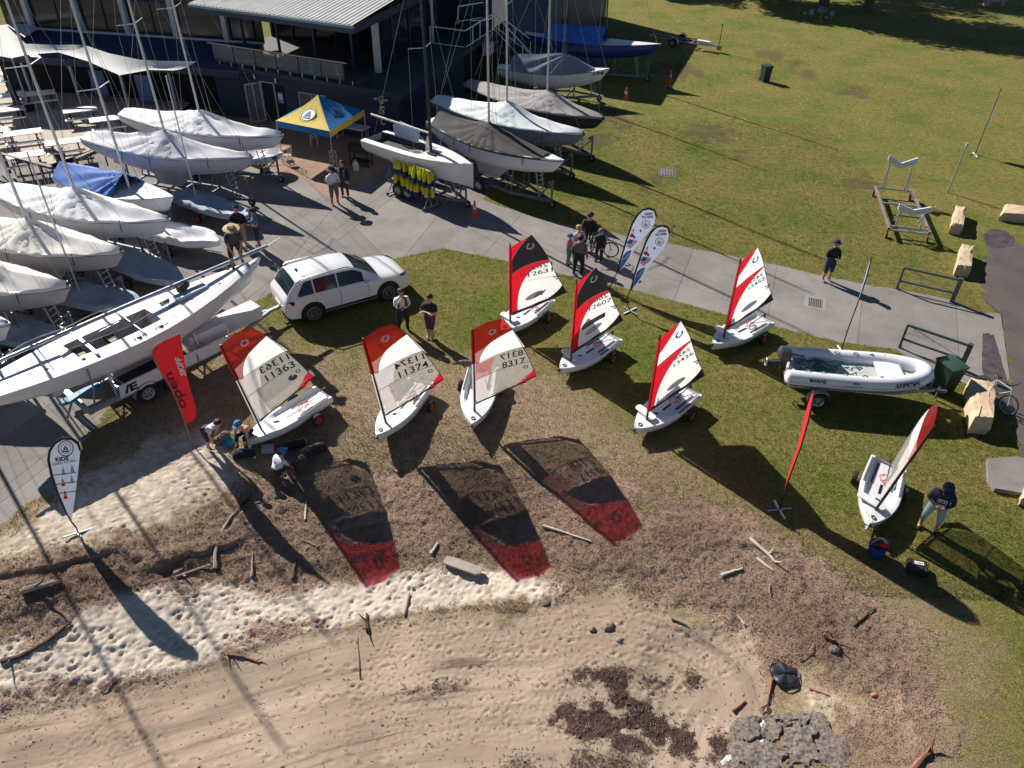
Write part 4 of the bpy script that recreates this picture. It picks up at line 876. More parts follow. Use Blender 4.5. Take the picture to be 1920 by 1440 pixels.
# ---- small dinghies with soft covers
def dinghy(bow, stern, label, mast=None, cover=CV_DINGHY, L=None, zt=.75, seed=0, sag=.16, mh=5.2, B=.72, grp='small covered dinghies in the boat yard', tilt=0, rolled=False):
    pb = G(*bow, zt); ps = G(*stern, zt); h = ang(ps, pb); L = (pb - ps).xy.length
    root = empty('covered_dinghy', (ps.x, ps.y, 0), h, label, 'dinghy', grp); rr = random.Random(seed)
    ts = [0, .04, .12, .25, .4, .55, .7, .82, .9, .96, 1.0]
    hb = lambda t: B * (.78 + .5 * t - .45 * t * t) if t < .55 else max(.04, B * .92 * (1 - ((t - .55) / .47) ** 2.3) ** .8 if t < 1 else .06)
    m = MB(); secs = []
    for t in ts:
        b = hb(t); d = .40 * (1 - .5 * max(0, t - .6) ** 2 / .16) if t < .97 else .2; x = t * L
        secs.append([(x, -b, zt), (x, -b * .95, zt - .5 * d), (x, -b * .6, zt - .9 * d), (x, 0, zt - d), (x, b * .6, zt - .9 * d), (x, b * .95, zt - .5 * d), (x, b, zt)])
    m.loft(secs); m.poly(secs[0]); m.poly(secs[-1]); m.build('hull', H_WHITE, root)
    m = MB(); n = 34; nv = 19; secs = []
    for i in range(n + 1):
        t = i / n; b = hb(t) + .025; row = []
        for j in range(nv):
            u = -1 + 2 * j / (nv - 1)
            if abs(u) > .84:
                q = (abs(u) - .84) / .16; y = math.copysign(b + .03 * q + .010 * math.sin(t * 60 + seed), u); z = zt + .02 - .15 * q * (1 + .15 * math.sin(t * 23 + seed * 2))
            else:
                k = u / .84; y = b * k; e = min(1, t / .12) * min(1, (1 - t) / .1)
                z = zt + .03 + (.13 if rolled else .05) * (abs(k) ** 2) * e - sag * (1 - k * k) * e * (.6 + .4 * math.sin(t * 9 + seed)) + (float(vnoise(np.array([t * L * 2.2 + seed * 5.0]), np.array([y * 3.0]), 9)[0]) - .5) * .11
                if rolled: z += .10 * math.exp(-((abs(k) - .72) / .16) ** 2) * e
                if mast is not None and tilt == 0: z += .22 * math.exp(-(((t - mast) * L) ** 2 + y * y) * 6)
            row.append((t * L + (.03 if i == n else (-.03 if i == 0 else 0)), y, z))
        secs.append(row)
    m.loft(secs)
    for sec in (secs[0], secs[-1]): m.poly([(p[0], p[1], p[2]) for p in sec] + [(sec[-1][0], sec[-1][1] * .9, zt - .2), (sec[0][0], sec[0][1] * .9, zt - .2)])
    m.build('cover', cover, root, True, ang=80)
    if mast is not None:
        m = MB(); m.tube([(mast * L, 0, zt - .2), (mast * L - .06, 0, zt + mh)], [.034, .026], 8); o = m.build('mast', MASTM, root)
        for sg in (-1, 1):
            m = MB(); m.tube([(mast * L, 0, zt + mh * .8), (mast * L - .2, sg * hb(mast), zt)], .006, 4); m.build('shroud_wire', WIRE, o)
    m = MB(); m.cyl((.45 * L, -.6, .2), (.45 * L, .6, .2), .02); m.cyl((.45 * L, 0, .2), (L * 1.02, 0, .25), .02); m.bar((.2 * L, 0, zt - .4), (.45 * L, 0, .2), .04); m.bar((.75 * L, 0, zt - .4), (.75 * L, 0, .22), .04); m.build('dolly_frame', GALV, root)
    for sg in (-1, 1): wheel(root, (.45 * L, sg * .64, .2), .2, .12, REDHUB, hubr=.6)
    return root
dinghy((462, 403), (330, 360), 'dinghy with smooth blue grey cover and mast beside two talking men', mast=.30, seed=1)
dinghy((408, 452), (268, 425), 'dinghy with bunched white cover sagging into its cockpit', mast=None, cover=CV_WHITE, seed=2, rolled=True, sag=.26)
dinghy((338, 526), (200, 470), 'dinghy with blue grey cover ahead of the cream keelboat', seed=3)
dinghy((262, 568), (112, 545), 'dinghy with blue grey cover and mast behind the racing yacht', mast=.26, seed=4)
dinghy((110, 640), (-30, 600), 'dinghy with blue grey cover at the left edge', mast=.38, seed=5)
dinghy((528, 285), (455, 292), 'small grey covered dinghy tucked under the white keelboat bow', seed=6, cover=CV_GREY, zt=.9)
# ================================================================ CLUBHOUSE
NAVY = M('navy_weatherboard', (.018, .032, .075), .55, .12, 2, .1, 30)
NAVY_D = M('navy_fascia', (.016, .028, .065), .5, .12, 3)
GREENR = M('green_roof_membrane', (.018, .045, .045), .6, .2, 2)
ROOFM = M('pale_corrugated_steel', (.50, .50, .48), .45, .1, 1.5, metal=.25)
GLASSD = M('dark_window_glass', (.012, .014, .018), .08, .2, 2, spec=.7)
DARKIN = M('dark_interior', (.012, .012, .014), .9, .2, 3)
GREYP = M('pale_grey_post', (.40, .43, .47), .5, .1, 3)
WHITEP = M('white_paint', (.74, .75, .75), .5, .06, 4)
SCREEN = M('security_mesh', (.30, .31, .32), .5, .1, 30, metal=.4)
CLR = M('balustrade_glass', (.35, .38, .38), .05, .1, 3, spec=.6, transp=.75, tcol=(.85, .88, .88))
TIMBER = M('deck_timber', (.42, .36, .30), .8, .2, 3, .2, 25)
TIMBER_R = M('red_brown_timber', (.10, .035, .025), .7, .2, 5, .2, 30)
SHADE = M('shade_cloth', (.74, .73, .71), .75, .04, 2, .08, 20, transl=.25)
CHAIR_W = M('white_chair_paint', (.60, .58, .54), .55, .08, 8)
TABLETOP = M('picnic_table_white', (.78, .79, .80), .5, .05, 4)
CRN = Vector((-6.3, 40.95, 0)); DF = Vector((math.cos(R(158)), math.sin(R(158)), 0)); DS = Vector((math.cos(R(72)), math.sin(R(72)), 0))
def BP(a, b, z): return CRN + DF * a + DS * b + Vector((0, 0, z))        # a: leftwards along the front, b: back along the side
club = empty('clubhouse', CRN, 0, 'two storey navy blue sailing clubhouse with pale corrugated roof', 'building')
def cl(mb, name, mat, par=None, smooth=False): return _cl(mb, name, mat, par, smooth)
def _cl(mb, name, mat, par, smooth):
    if par is None or par is club: mb.v = [tuple(Vector(p) - CRN) for p in mb.v]; return mb.build(name, mat, club, smooth)
    mb.v = [tuple(Vector(p) - CRN) for p in mb.v]; return mb.build(name, mat, par, smooth)
def bbox(a0, a1, b0, b1, z0, z1):
    m = MB(); q = [BP(a, b, z) for z in (z0, z1) for a, b in ((a0, b0), (a1, b0), (a1, b1), (a0, b1))]
    m.add(q, [(0, 1, 2, 3), (4, 5, 6, 7), (0, 1, 5, 4), (1, 2, 6, 5), (2, 3, 7, 6), (3, 0, 4, 7)]); return m
FH = 2.8
# ground floor: weatherboards one by one along the front, then the side wall
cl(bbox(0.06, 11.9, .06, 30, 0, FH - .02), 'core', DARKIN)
nb_ = 17
for i in range(nb_):
    z = i * FH / nb_
    for a0, a1 in ((.0, 7.15), (8.75, 11.9)) if i < 13 else ((.0, 11.9),): cl(bbox(a0, a1, 0, .05, z, z + FH / nb_ - .012), 'weatherboard', NAVY)
for i in range(nb_): z = i * FH / nb_; cl(bbox(0, .05, .051, 9.3, z, z + FH / nb_ - .012), 'weatherboard', NAVY)
cl(bbox(-.12, .3, -.12, .3, 0, FH), 'corner_post', NAVY_D)
cl(bbox(-.3, 2.2, -.25, 14, FH - .28, FH), 'terrace_fascia', NAVY_D); cl(bbox(-.25, 2.2, -.2, 14, FH + .001, FH + .02), 'terrace_roof', GREENR); cl(bbox(2.2, 12.1, -.25, .0, FH - .2, FH + .02), 'balcony_edge', NAVY_D)
cl(bbox(2.2, 12.1, 0, 12, FH - .06, FH + .012), 'balcony_floor', M('balcony_floor', (.09, .08, .075), .7, .2, 3))
for k in range(12): cl(bbox(2.55 + k * .78, 2.6 + k * .78, -.19, -.15, FH + .02, FH + .22), 'edge_bracket', GREYP)
# doors and windows on the front
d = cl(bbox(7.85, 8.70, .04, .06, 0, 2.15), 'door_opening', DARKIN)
fr = MB()
for a0, a1, z0, z1 in ((7.80, 7.86, 0, 2.2), (8.68, 8.74, 0, 2.2), (7.80, 8.74, 2.15, 2.21)):
    t_ = bbox(a0, a1, -.03, .05, z0, z1); o_ = len(fr.v); fr.v += t_.v; fr.f += [[i + o_ for i in f] for f in t_.f]; fr.mi += [0] * 6
cl(fr, 'door_frame', GREYP, d)
def screen(p0, p1, z0, z1, name):
    m = MB(); p0, p1 = Vector(p0), Vector(p1); n = 8
    for z in (z0, z1): m.bar(p0 + Vector((0, 0, z)), p1 + Vector((0, 0, z)), .05)
    for k in (0, .5, 1): q = p0.lerp(p1, k); m.bar(q + Vector((0, 0, z0)), q + Vector((0, 0, z1)), .05)
    o = cl(m, name, GREYP); w = (p1 - p0).length; H = z1 - z0; s = MB(); st = .13
    k = -H
    while k < w:
        for sg in (1, -1):
            a, b = max(k, 0), min(k + H, w)
            if b > a:
                za, zb = z0 + (a - k), z0 + (b - k)
                if sg < 0: za, zb = z1 - (a - k), z1 - (b - k)
                s.bar(p0.lerp(p1, a / w) + Vector((0, 0, za)), p0.lerp(p1, b / w) + Vector((0, 0, zb)), .018)
        k += st
    c = cl(s, 'mesh_screen', SCREEN, o); return o
screen(BP(8.74, -.03, 0), BP(9.25, -.75, 0), .06, 2.12, 'screen_door')
cl(bbox(4.55, 6.15, -.012, -.004, .85, 1.95), 'window_pane', GLASSD); screen(BP(4.5, -.04, 0), BP(6.2, -.04, 0), .85, 1.95, 'window_screen')
s_ = cl(bbox(7.30, 7.65, -.02, -.005, 1.15, 1.75), 'notice_sign', M('blue_notice', (.10, .25, .55), .5, .3, 9)); cl(bbox(7.35, 7.60, -.03, -.021, 1.35, 1.65), 'notice_panel', WHITEP, s_)
for a, z in ((9.0, 2.42), (7.6, 2.38)): m = MB(); m.cyl(BP(a, -.08, z - .14), BP(a, -.08, z + .14), .045, n=10); cl(m, 'wall_lamp', WHITEP)
for a in (.55, 1.15): m = bbox(a, a + .16, -.22, -.02, FH - .52, FH - .42); cl(m, 'floodlight', GREYP)
# GSC in raised letters down the front corner
lm = MB()
for k, ch in enumerate('GSC'):
    put_text(lm, ch, lambda u, v: BP(1.15 - u, -.03, v), 0, 2.05 - k * .56, .34, .46, False, .03, 0, .15)
cl(lm, 'wall_lettering', M('gold_letter', (.62, .52, .34), .4, .1, 8))
# side: roller opening, air conditioner, stair and rails
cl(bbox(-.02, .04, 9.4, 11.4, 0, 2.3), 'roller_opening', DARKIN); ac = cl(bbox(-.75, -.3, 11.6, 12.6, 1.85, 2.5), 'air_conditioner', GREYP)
m = MB(); m.torus(BP(-.77, 12.1, 2.18), .2, .02, 16, 5, 'X'); cl(m, 'fan_ring', WHITEP, ac)
cl(bbox(0, 12, 14.0, 14.2, 0, 6.2), 'rear_wall', NAVY); cl(bbox(-3.2, 0, 17, 34, 0, 6.4), 'rear_wing', M('rear_wing_blue', (.03, .05, .11), .55, .15, 2)); cl(bbox(-3.4, .1, 16.8, 34.2, 6.4, 6.6), 'wing_parapet', GREYP)
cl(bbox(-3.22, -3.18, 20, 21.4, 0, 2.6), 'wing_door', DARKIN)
def rail(name, pts, z0, hgt, mat, posts=True, mid=True):
    root = None; m = MB(); pts = [Vector(p) for p in pts]
    for a, b in zip(pts, pts[1:]):
        m.bar(a + Vector((0, 0, hgt)), b + Vector((0, 0, hgt)), .06)
        if mid: m.bar(a + Vector((0, 0, .12)), b + Vector((0, 0, .12)), .04)
        n = max(1, int((b - a).length / 1.2))
        for k in range(n + 1): q = a.lerp(b, k / n); m.bar(q, q + Vector((0, 0, hgt)), .05)
    return cl(m, name, mat)
rail('terrace_rail', [BP(2.15, 9.0, FH), BP(-.2, 9.0, FH), BP(-.2, 14, FH), BP(-3.3, 14, .3)], 0, 1.05, WHITEP)
rail('stair_rail', [BP(1.6, 12.2, FH + .6), BP(.6, 14, FH + .6), BP(-2.0, 16.5, .9)], 0, 1.0, WHITEP)
for i in range(10): cl(bbox(-.35 - i * .29, -.06 - i * .29, 12.9, 14.0, FH - .28 * (i + 1) - .05, FH - .28 * (i + 1)), 'stair_tread', NAVY_D)
# upper storey
cl(bbox(2.4, 12.0, 6.2, 6.25, FH, 5.9), 'glazed_wall', GLASSD); cl(bbox(2.35, 2.4, 2.6, 14, FH, 5.9), 'glazed_wall', GLASSD)
for k in range(7): cl(bbox(2.5 + k * 1.55, 2.62 + k * 1.55, 6.1, 6.19, FH, 5.9), 'mullion', NAVY_D)
for b in (4.2, 6.4, 8.6): cl(bbox(2.28, 2.34, b, b + .12, FH, 5.9), 'mullion', NAVY_D)
for a, b in ((2.3, 2.4), (2.3, 9.6)): cl(bbox(a, a + .3, b, b + .3, FH, 5.6), 'column', GREYP)
for k in range(4): cl(bbox(3.6 + k * 2.4, 3.72 + k * 2.4, 1.9, 2.02, FH, 5.6), 'balcony_post', NAVY_D)
m = MB(); m.bar(BP(3.0, .12, FH + 1.0), BP(12.0, .12, FH + 1.0), .06); cl(m, 'handrail', M('bronze_handrail', (.40, .33, .28), .4, .1, 8))
for k in range(7): cl(bbox(3.2 + k * 1.42, 3.25 + k * 1.42, .10, .14, FH + .02, FH + .97), 'balustrade_post', BLACKP)
for k in range(6): cl(bbox(3.27 + k * 1.42, 3.2 + (k + 1) * 1.42 - .02, .115, .125, FH + .1, FH + .93), 'balustrade_pane', CLR)
# corrugated roof sloping up to the back, fascia all round
RA0, RA1, RB0, RB1 = 2.15, 12.4, -.25, 13.0
cl(bbox(RA0, RA1, RB0, RB0 + .12, 5.40, 5.78), 'roof_fascia', NAVY_D); cl(bbox(RA0, RA0 + .12, RB0 + .121, RB1, 5.40, 5.80), 'roof_fascia', NAVY_D); cl(bbox(RA0 + .13, RA1, RB0 + .13, RB1, 5.45, 5.5), 'soffit', NAVY_D)
m = MB(); m.bar(BP(RA0 - .05, RB0 - .08, 5.74), BP(RA1, RB0 - .08, 5.74), .14, .12); cl(m, 'gutter', M('gutter_blue_grey', (.20, .25, .30), .4, .1, 5))
nsheet = 13; wsh = (RA1 - RA0) / nsheet
def zroof(b): return 5.82 + (b - RB0) * .06
for s in range(nsheet):
    m = MB(); n = 18; front = []; back = []
    for i in range(n + 1):
        a = RA0 + s * wsh + wsh * i / n * .998; ph = i * 2 * math.pi / 6; z = .022 * math.cos(ph) + .002 * (s % 2)
        front.append(BP(a, RB0 - .02, zroof(RB0) + z)); back.append(BP(a, RB1, zroof(RB1) + z))
    m.loft([front, back]); cl(m, 'roof_sheet', ROOFM, None, True)
# lower blue roof skirt over the deck restaurant, upper band of windows with pale columns
LW = Vector((-19.2, 46.6, 0)); DL = Vector((math.cos(R(172)), math.sin(R(172)), 0)); DLb = Vector((math.cos(R(82)), math.sin(R(82)), 0))
wing = empty('restaurant_wing', LW, 0, 'navy roofed restaurant wing with tall dark windows above the deck', 'building')
def LP(a, b, z): return DL * a + DLb * b + Vector((0, 0, z))
def lbox(a0, a1, b0, b1, z0, z1, z2=None):
    m = MB(); z2 = z1 if z2 is None else z2
    q = [LP(a0, b0, z0), LP(a1, b0, z0), LP(a1, b1, z0), LP(a0, b1, z0), LP(a0, b0, z1), LP(a1, b0, z1), LP(a1, b1, z2), LP(a0, b1, z2)]
    return m.add(q, [(0, 1, 2, 3), (4, 5, 6, 7), (0, 1, 5, 4), (1, 2, 6, 5), (2, 3, 7, 6), (3, 0, 4, 7)])
SKIRT = M('navy_roof_sheet', (.022, .04, .10), .5, .12, 1.5)
for k in range(13): lbox(-4.2 + k * 1.3, -2.91 + k * 1.3, -1.9, 1.2, 2.62, 2.7, 3.35).build('roof_panel', SKIRT, wing, False)
lbox(-4.2, 12, 1.21, 1.4, 3.0, 3.45).build('roof_cap', GREYP, wing, False); lbox(-4.2, 12, 1.5, 1.6, 3.3, 7.2).build('window_band', GLASSD, wing, False)
for a in (-2.2, .9, 3.9, 6.9, 10.1): lbox(a, a + .28, 1.2, 1.48, 3.36, 7.0).build('column', GREYP, wing, False)
for a in (2.4, 5.4, 8.4): lbox(a, a + .08, 1.44, 1.5, 3.36, 7.0).build('mullion', NAVY_D, wing, False)
lbox(-4.2, 12, 1.4, 1.49, 5.1, 5.25).build('transom_rail', NAVY_D, wing, False)
lbox(-4.2, 12, -.2, .0, 0, 2.6).build('ground_wall', DARKIN, wing, False); lbox(-4.0, 12, -1.8, -1.72, 2.3, 2.6).build('eave_beam', NAVY_D, wing, False)
for a in (.2, 3.2, 6.2, 9.2): lbox(a, a + .12, -1.75, -1.63, 0, 2.6).build('verandah_post', GREYP, wing, False)
for a, b in ((1.6, -1.6), (4.6, -1.3)): lbox(a, a + .9, b, b + .05, .6, 2.0).build('notice_board', M('blue_board', (.10, .14, .28), .6, .2, 4), wing, False)
# ---------------------------------------------------------------- timber deck and its furniture
deck = empty('timber_deck', (0, 0, 0)); tag(deck, 'pale timber deck with picnic tables at the upper left', 'deck', kind='structure')
DK = [(-330, 215), (0, 292), (95, 316), (142, 300), (330, 226), (395, 160), (250, 110), (0, 60), (-330, 20)]
dpoly = W2(DK); n0 = Vector((math.cos(R(60)), math.sin(R(60)))); k0 = min(p[0] * n0.x + p[1] * n0.y for p in dpoly); k1 = max(p[0] * n0.x + p[1] * n0.y for p in dpoly); wd_ = .19
for i in range(int((k1 - k0) / wd_)):
    c = clip_half(clip_half(dpoly, (n0.x, n0.y), k0 + i * wd_ + .008), (-n0.x, -n0.y), -(k0 + (i + 1) * wd_))
    if len(c) >= 3: m = MB(); m.prism(c, .16, .20); m.build('plank', TIMBER, deck, False)
m = MB(); m.poly([(x, y, .02) for x, y in dpoly]); m.build('underframe', DARKIN, deck, False)
dr = empty('deck_railing', G(0, 290, .2), 0, 'red brown timber railing along the front edge of the deck', 'railing')
def railpost(a, b, name='rail_post'):
    o = G(0, 290, .2); pa, pb = G(*a, 1.15), G(*b, 1.15); pa.z = pb.z = 1.15
    m = MB(); m.bar(pa - o, pb - o, .14, .05); m.build('top_rail', M('weathered_rail', (.36, .28, .24), .8, .2, 4, .2, 25), dr, False); n = int((pb - pa).length / .9) + 1
    for k in range(n + 1):
        q = pa.lerp(pb, k / n); m = MB(); m.bar((q.x - o.x, q.y - o.y, 0), (q.x - o.x, q.y - o.y, .92), .09 if k % 3 == 0 else .05); m.build('rail_post', TIMBER_R, dr, False)
railpost((-120, 255), (96, 313)); railpost((142, 297), (192, 276))
def picnic_table(loc, rz, label, s=1.0):
    r = empty('picnic_table', loc, rz, label, 'picnic table', 'white picnic tables on the deck')
    m = MB(); m.box((0, 0, .74), (1.8 * s, .78, .04)); m.build('table_top', TABLETOP, r, False)
    for sg in (-1, 1): m = MB(); m.box((0, sg * .68, .45), (1.8 * s, .27, .04)); m.build('bench_seat', TABLETOP, r, False)
    for x in (-.6, .6):
        m = MB(); m.bar((x * s, -.25, .72), (x * s, -.55, 0), .05); m.bar((x * s, .25, .72), (x * s, .55, 0), .05); m.bar((x * s, -.8, .41), (x * s, .8, .41), .05); m.build('leg_frame', BLACKP, r, False)
    return r
# tables: pixel of the top's centre
TBL = [((72, 174), 'leftmost white picnic table half in the shade beside the red plant'), ((42, 248), 'sunlit white picnic table behind the first mast at left'), ((120, 265), 'sunlit white picnic table nearest the spiky plant'), ((150, 205), 'white picnic table half shaded beside the notice boards'), ((200, 222), 'white picnic table partly hidden by the white keelboat'),
       ((12, 205), 'white picnic table at the left edge of the deck'), ((10, 178), 'far white picnic table at the left edge below the shade sail'), ((25, 135), 'small white picnic table under the end of the shade sail'), ((45, 290), 'low slatted white picnic table beside the timber railing'), ((-20, 245), 'white picnic table cut by the left border')]
for (px, py), lb_ in TBL: p = G(px, py, .95); picnic_table((p.x, p.y, .2), R(28), lb_, .95)
# plants in tubs
def spiky(loc, n, L, mat, label, pot=True, seed=0):
    rr = random.Random(seed); r = empty('tub_plant', loc, 0, label, 'plant')
    if pot: m = MB(); m.tube([(0, 0, 0), (0, 0, .35), (0, 0, .36)], [.2, .28, .24], 12); m.build('pot', BLACKP, r)
    for k in range(n):
        a = rr.random() * 6.28; e = rr.uniform(.3, 1.3); l = L * rr.uniform(.6, 1.1); d = Vector((math.cos(a), math.sin(a), 0)); m = MB(); sd = Vector((-d.y, d.x, 0)); rows = []
        for i in range(5):
            t = i / 4; w_ = .035 * (1 - t ** 1.5) + .003; p = d * (l * t * math.cos(e)) + Vector((0, 0, .34 + l * (t * math.sin(e) - .35 * t * t))); rows.append([p - sd * w_, p + Vector((0, 0, -.008)), p + sd * w_])
        m.loft(rows); m.build('leaf', mat, r, True)
    return r
spiky(G(115, 302, .2), 26, .9, M('agave_leaf', (.10, .14, .08), .5, .3, 6), 'spiky green plant at the deck corner beside the timber railing', seed=1)
spiky(G(57, 208, .2), 22, .6, M('bromeliad_leaf', (.30, .04, .04), .5, .35, 6), 'red leaved tub plant among the picnic tables', seed=2)
m = MB(); m.tube([(0, 0, 0), (0, 0, .4), (0, 0, 1.5), (0, 0, 2.1)], [.16, .2, .16, .02], 9); p = G(42, 222, .2)
pu = empty('folded_parasol', p, 0, 'dark folded parasol standing beside the red leaved plant', 'parasol'); m.build('folded_canopy', M('parasol_cloth', (.02, .02, .024), .8, .3, 6), pu); m = MB(); m.cyl((0, 0, 2.0), (0, 0, 2.25), .02); m.build('pole_tip', ALU, pu)
# shade sail over the restaurant edge
ss_ = empty('shade_sail', G(22, 110, 2.75), 0, 'white fabric shade sail with curved edges in front of the navy roof', 'shade sail'); so_ = G(22, 110, 2.75)
up_ = [G(-60, 55, 3.5), G(10, 46, 3.5), G(48, 82, 3.5), G(100, 84, 3.5), G(157, 84, 3.5), G(205, 100, 3.5), G(262, 112, 3.45), G(300, 114, 3.45), G(368, 115, 3.4)]
lo_ = [G(-60, 95, 3.2), G(22, 109, 3.05), G(50, 103, 3.15), G(80, 100, 3.2), G(110, 98, 3.25), G(165, 115, 3.15), G(224, 141, 2.95), G(280, 131, 3.1), G(325, 132, 3.15)]
m = MB(); rows = []
for a, b in zip(up_, lo_): rows.append([(a.lerp(b, k / 6) - Vector((0, 0, .10 * math.sin(math.pi * k / 6)))) - so_ for k in range(7)])
m.loft(rows); m.build('fabric', SHADE, ss_, True, ang=80)
kk = [G(12, 46, 3.5), G(48, 38, 3.6), G(71, 54, 3.5), G(46, 70, 3.45)]; m = MB(); m.loft([[kk[0].lerp(kk[1], t / 5) - so_ for t in range(6)], [kk[3].lerp(kk[2], t / 5) - so_ for t in range(6)]]); m.build('corner_wing', SHADE, ss_, True)
for a in (lo_[1], lo_[6]): m = MB(); m.tube([(a.x - so_.x, a.y - so_.y, -a.z * 0 - so_.z + .2), a - so_], .05, 8); m.build('mast_post', GREYP, ss_)
# cross-back chairs
def make_chair(loc, rz, label):
    r = empty('cafe_chair', loc, rz, label, 'chair', 'white cross-back chairs'); m = MB(); m.tube([(0, 0, .44), (0, 0, .47)], [.21, .21], 14); m.build('seat', M('rattan_seat', (.42, .30, .22), .8, .2, 20), r)
    for x in (-.17, .17):
        m = MB(); m.tube([(x, .17, 0), (x * .9, .15, .45)], .016, 6); m.build('leg', CHAIR_W, r); m = MB(); m.tube([(x, -.19, 0), (x * .95, -.17, .45), (x * .9, -.2, .88)], .016, 6); m.build('leg', CHAIR_W, r)
    m = MB(); m.tube([(-.155, -.2, .86), (0, -.23, .91), (.155, -.2, .86)], .018, 6); m.tube([(-.155, -.19, .5), (.15, -.2, .85)], .011, 5); m.tube([(.155, -.185, .5), (-.15, -.21, .85)], .011, 5); m.build('back', CHAIR_W, r)
    return r
for (px, py), a, lb_ in (((590, 272), 10, 'white cross-back chair under the blue edge of the marquee'), ((627, 318), 190, 'white cross-back chair behind the man in white shirt'), ((541, 308), 70, 'white chair with tan seat beside the marquee leg'), ((532, 296), 250, 'white chair tucked beside the grey covered dinghy'), ((112, 140), 30, 'white cross-back chair under the left end of the shade sail'), ((163, 150), 30, 'white cross-back chair in shade under the middle of the sail')):
    p = G(px, py, 0); make_chair((p.x, p.y, .2 if py < 200 else .012), R(a), lb_)
for k, (a, b) in enumerate(((4.2, 1.0), (5.8, .9), (8.0, .9), (9.7, 1.1))):
    r = empty('bistro_table', BP(a, b, FH + .02), 0, ['round bistro table at the right end of the balcony', 'round bistro table second from right on the balcony', 'round bistro table in the middle of the balcony', 'round bistro table towards the left of the balcony'][k], 'table', 'balcony bistro tables')
    m = MB(); m.cyl((0, 0, .72), (0, 0, .75), .36, n=20); m.build('table_top', M('dark_table_top', (.06, .05, .05), .4, .2, 5), r); m = MB(); m.cyl((0, 0, .03), (0, 0, .72), .035); m.build('pedestal', WHITEP, r)
    for q in range(4): m = MB(); m.bar((0, 0, .04), (.3 * math.cos(q * 1.571 + .5), .3 * math.sin(q * 1.571 + .5), .02), .05, .03); m.build('foot', WHITEP, r, False)
# ---------------------------------------------------------------- marquee
YEL = M('marquee_yellow', (.80, .58, .06), .7, .06, 3, .1, 12, transl=.2); BLU = M('marquee_blue', (.01, .20, .52), .65, .06, 3, .1, 12, transl=.2)
mc = [G(517, 226, 2.15), G(618, 246, 2.15), G(682, 206, 2.15)]; mc.append(mc[0] + mc[2] - mc[1]); apex = sum(mc, Vector()) / 4; apex.z = 3.15
base = Vector((apex.x, apex.y, 0)); mq = empty('marquee', base, 0, 'yellow and blue pop-up marquee in front of the clubhouse wall', 'marquee')
for i in range(4):
    a, b = mc[i] - base, mc[(i + 1) % 4] - base; ap = apex - base; m = MB(); rows = []
    for t in [k / 8 for k in range(9)]:
        row = []
        for s in [k / 10 for k in range(11)]:
            e = a.lerp(b, s); p = e.lerp(ap, t); p.z -= .10 * math.sin(math.pi * t) + .015 * math.sin(s * 40 + i) * (t > 0.02) * (1 - t) * t * 4; row.append(p)
        rows.append(row)
    m.loft(rows); pm = YEL if i in (0, 2) else BLU; pn = m.build('roof_panel', pm, mq, True, ang=80)
    m = MB(); m.loft([[a.lerp(b, k / 8) for k in range(9)], [a.lerp(b, k / 8) - Vector((0, 0, .30 + .015 * math.sin(k * 2.1))) for k in range(9)]]); m.build('valance', BLU if i in (0, 2) else YEL, mq, True)
    m = MB(); m.cyl((a.x, a.y, 0), (a.x, a.y, 2.15), .022, n=8); m.build('leg', ALU, mq)
    if i in (0, 1):
        # round club badge lying on the panel
        nrm = (b - a).cross(ap - a).normalized()
        if nrm.z < 0: nrm = -nrm
        cen = (a + b) / 2 * .62 + ap * .38 - Vector((0, 0, .055)) + nrm * .012; ux = (b - a).normalized(); uy = nrm.cross(ux); 
        if uy.z < 0: uy = -uy
        def disc(r0, r1, mat, nm, off, par):
            m = MB(); n = 28
            for q in range(n):
                c0, s0, c1, s1 = math.cos(q * 6.2832 / n), math.sin(q * 6.2832 / n), math.cos((q + 1) * 6.2832 / n), math.sin((q + 1) * 6.2832 / n)
                m.poly([cen + nrm * off + ux * c0 * r1 + uy * s0 * r1, cen + nrm * off + ux * c1 * r1 + uy * s1 * r1, cen + nrm * off + ux * c1 * r0 + uy * s1 * r0, cen + nrm * off + ux * c0 * r0 + uy * s0 * r0])
            return m.build(nm, mat, par, False)
        disc(.0, .36, WHITEP if i == 0 else BLU, 'badge_field', 0.0, pn); disc(.34, .37, INK, 'badge_ring', .006, pn); disc(.46, .475, INK, 'badge_ring', .006, pn)
        m = MB(); F_ = lambda u, v: cen + nrm * .009 + ux * u + uy * v
        m.poly([F_(-.02, .28), F_(-.02, -.12), F_(-.22, -.12)]); m.build('badge_sail', BLU if i == 0 else INK, pn, False); m = MB(); m.poly([F_(.02, .24), F_(.18, -.12), F_(.02, -.12)]); m.build('badge_sail', BLU if i == 0 else INK, pn, False)
        m = MB(); m.poly([F_(-.26, -.16), F_(.24, -.16), F_(.14, -.24), F_(-.18, -.24)]); m.build('badge_hull', INK, pn, False)
tb = G(662, 262, 0); t_ = empty('trestle_table', (tb.x, tb.y, .01), R(-22), 'white trestle table strewn with papers under the marquee', 'table')
m = MB(); m.box((0, 0, .73), (1.9, .75, .04)); m.build('table_top', TABLETOP, t_, False)
for x in (-.8, .8): m = MB(); m.bar((x, -.3, 0), (x, -.3, .71), .035); m.bar((x, .3, 0), (x, .3, .71), .035); m.bar((x, -.3, .1), (x, .3, .1), .03); m.build('leg', GREYP, t_, False)
pr_ = random.Random(3)
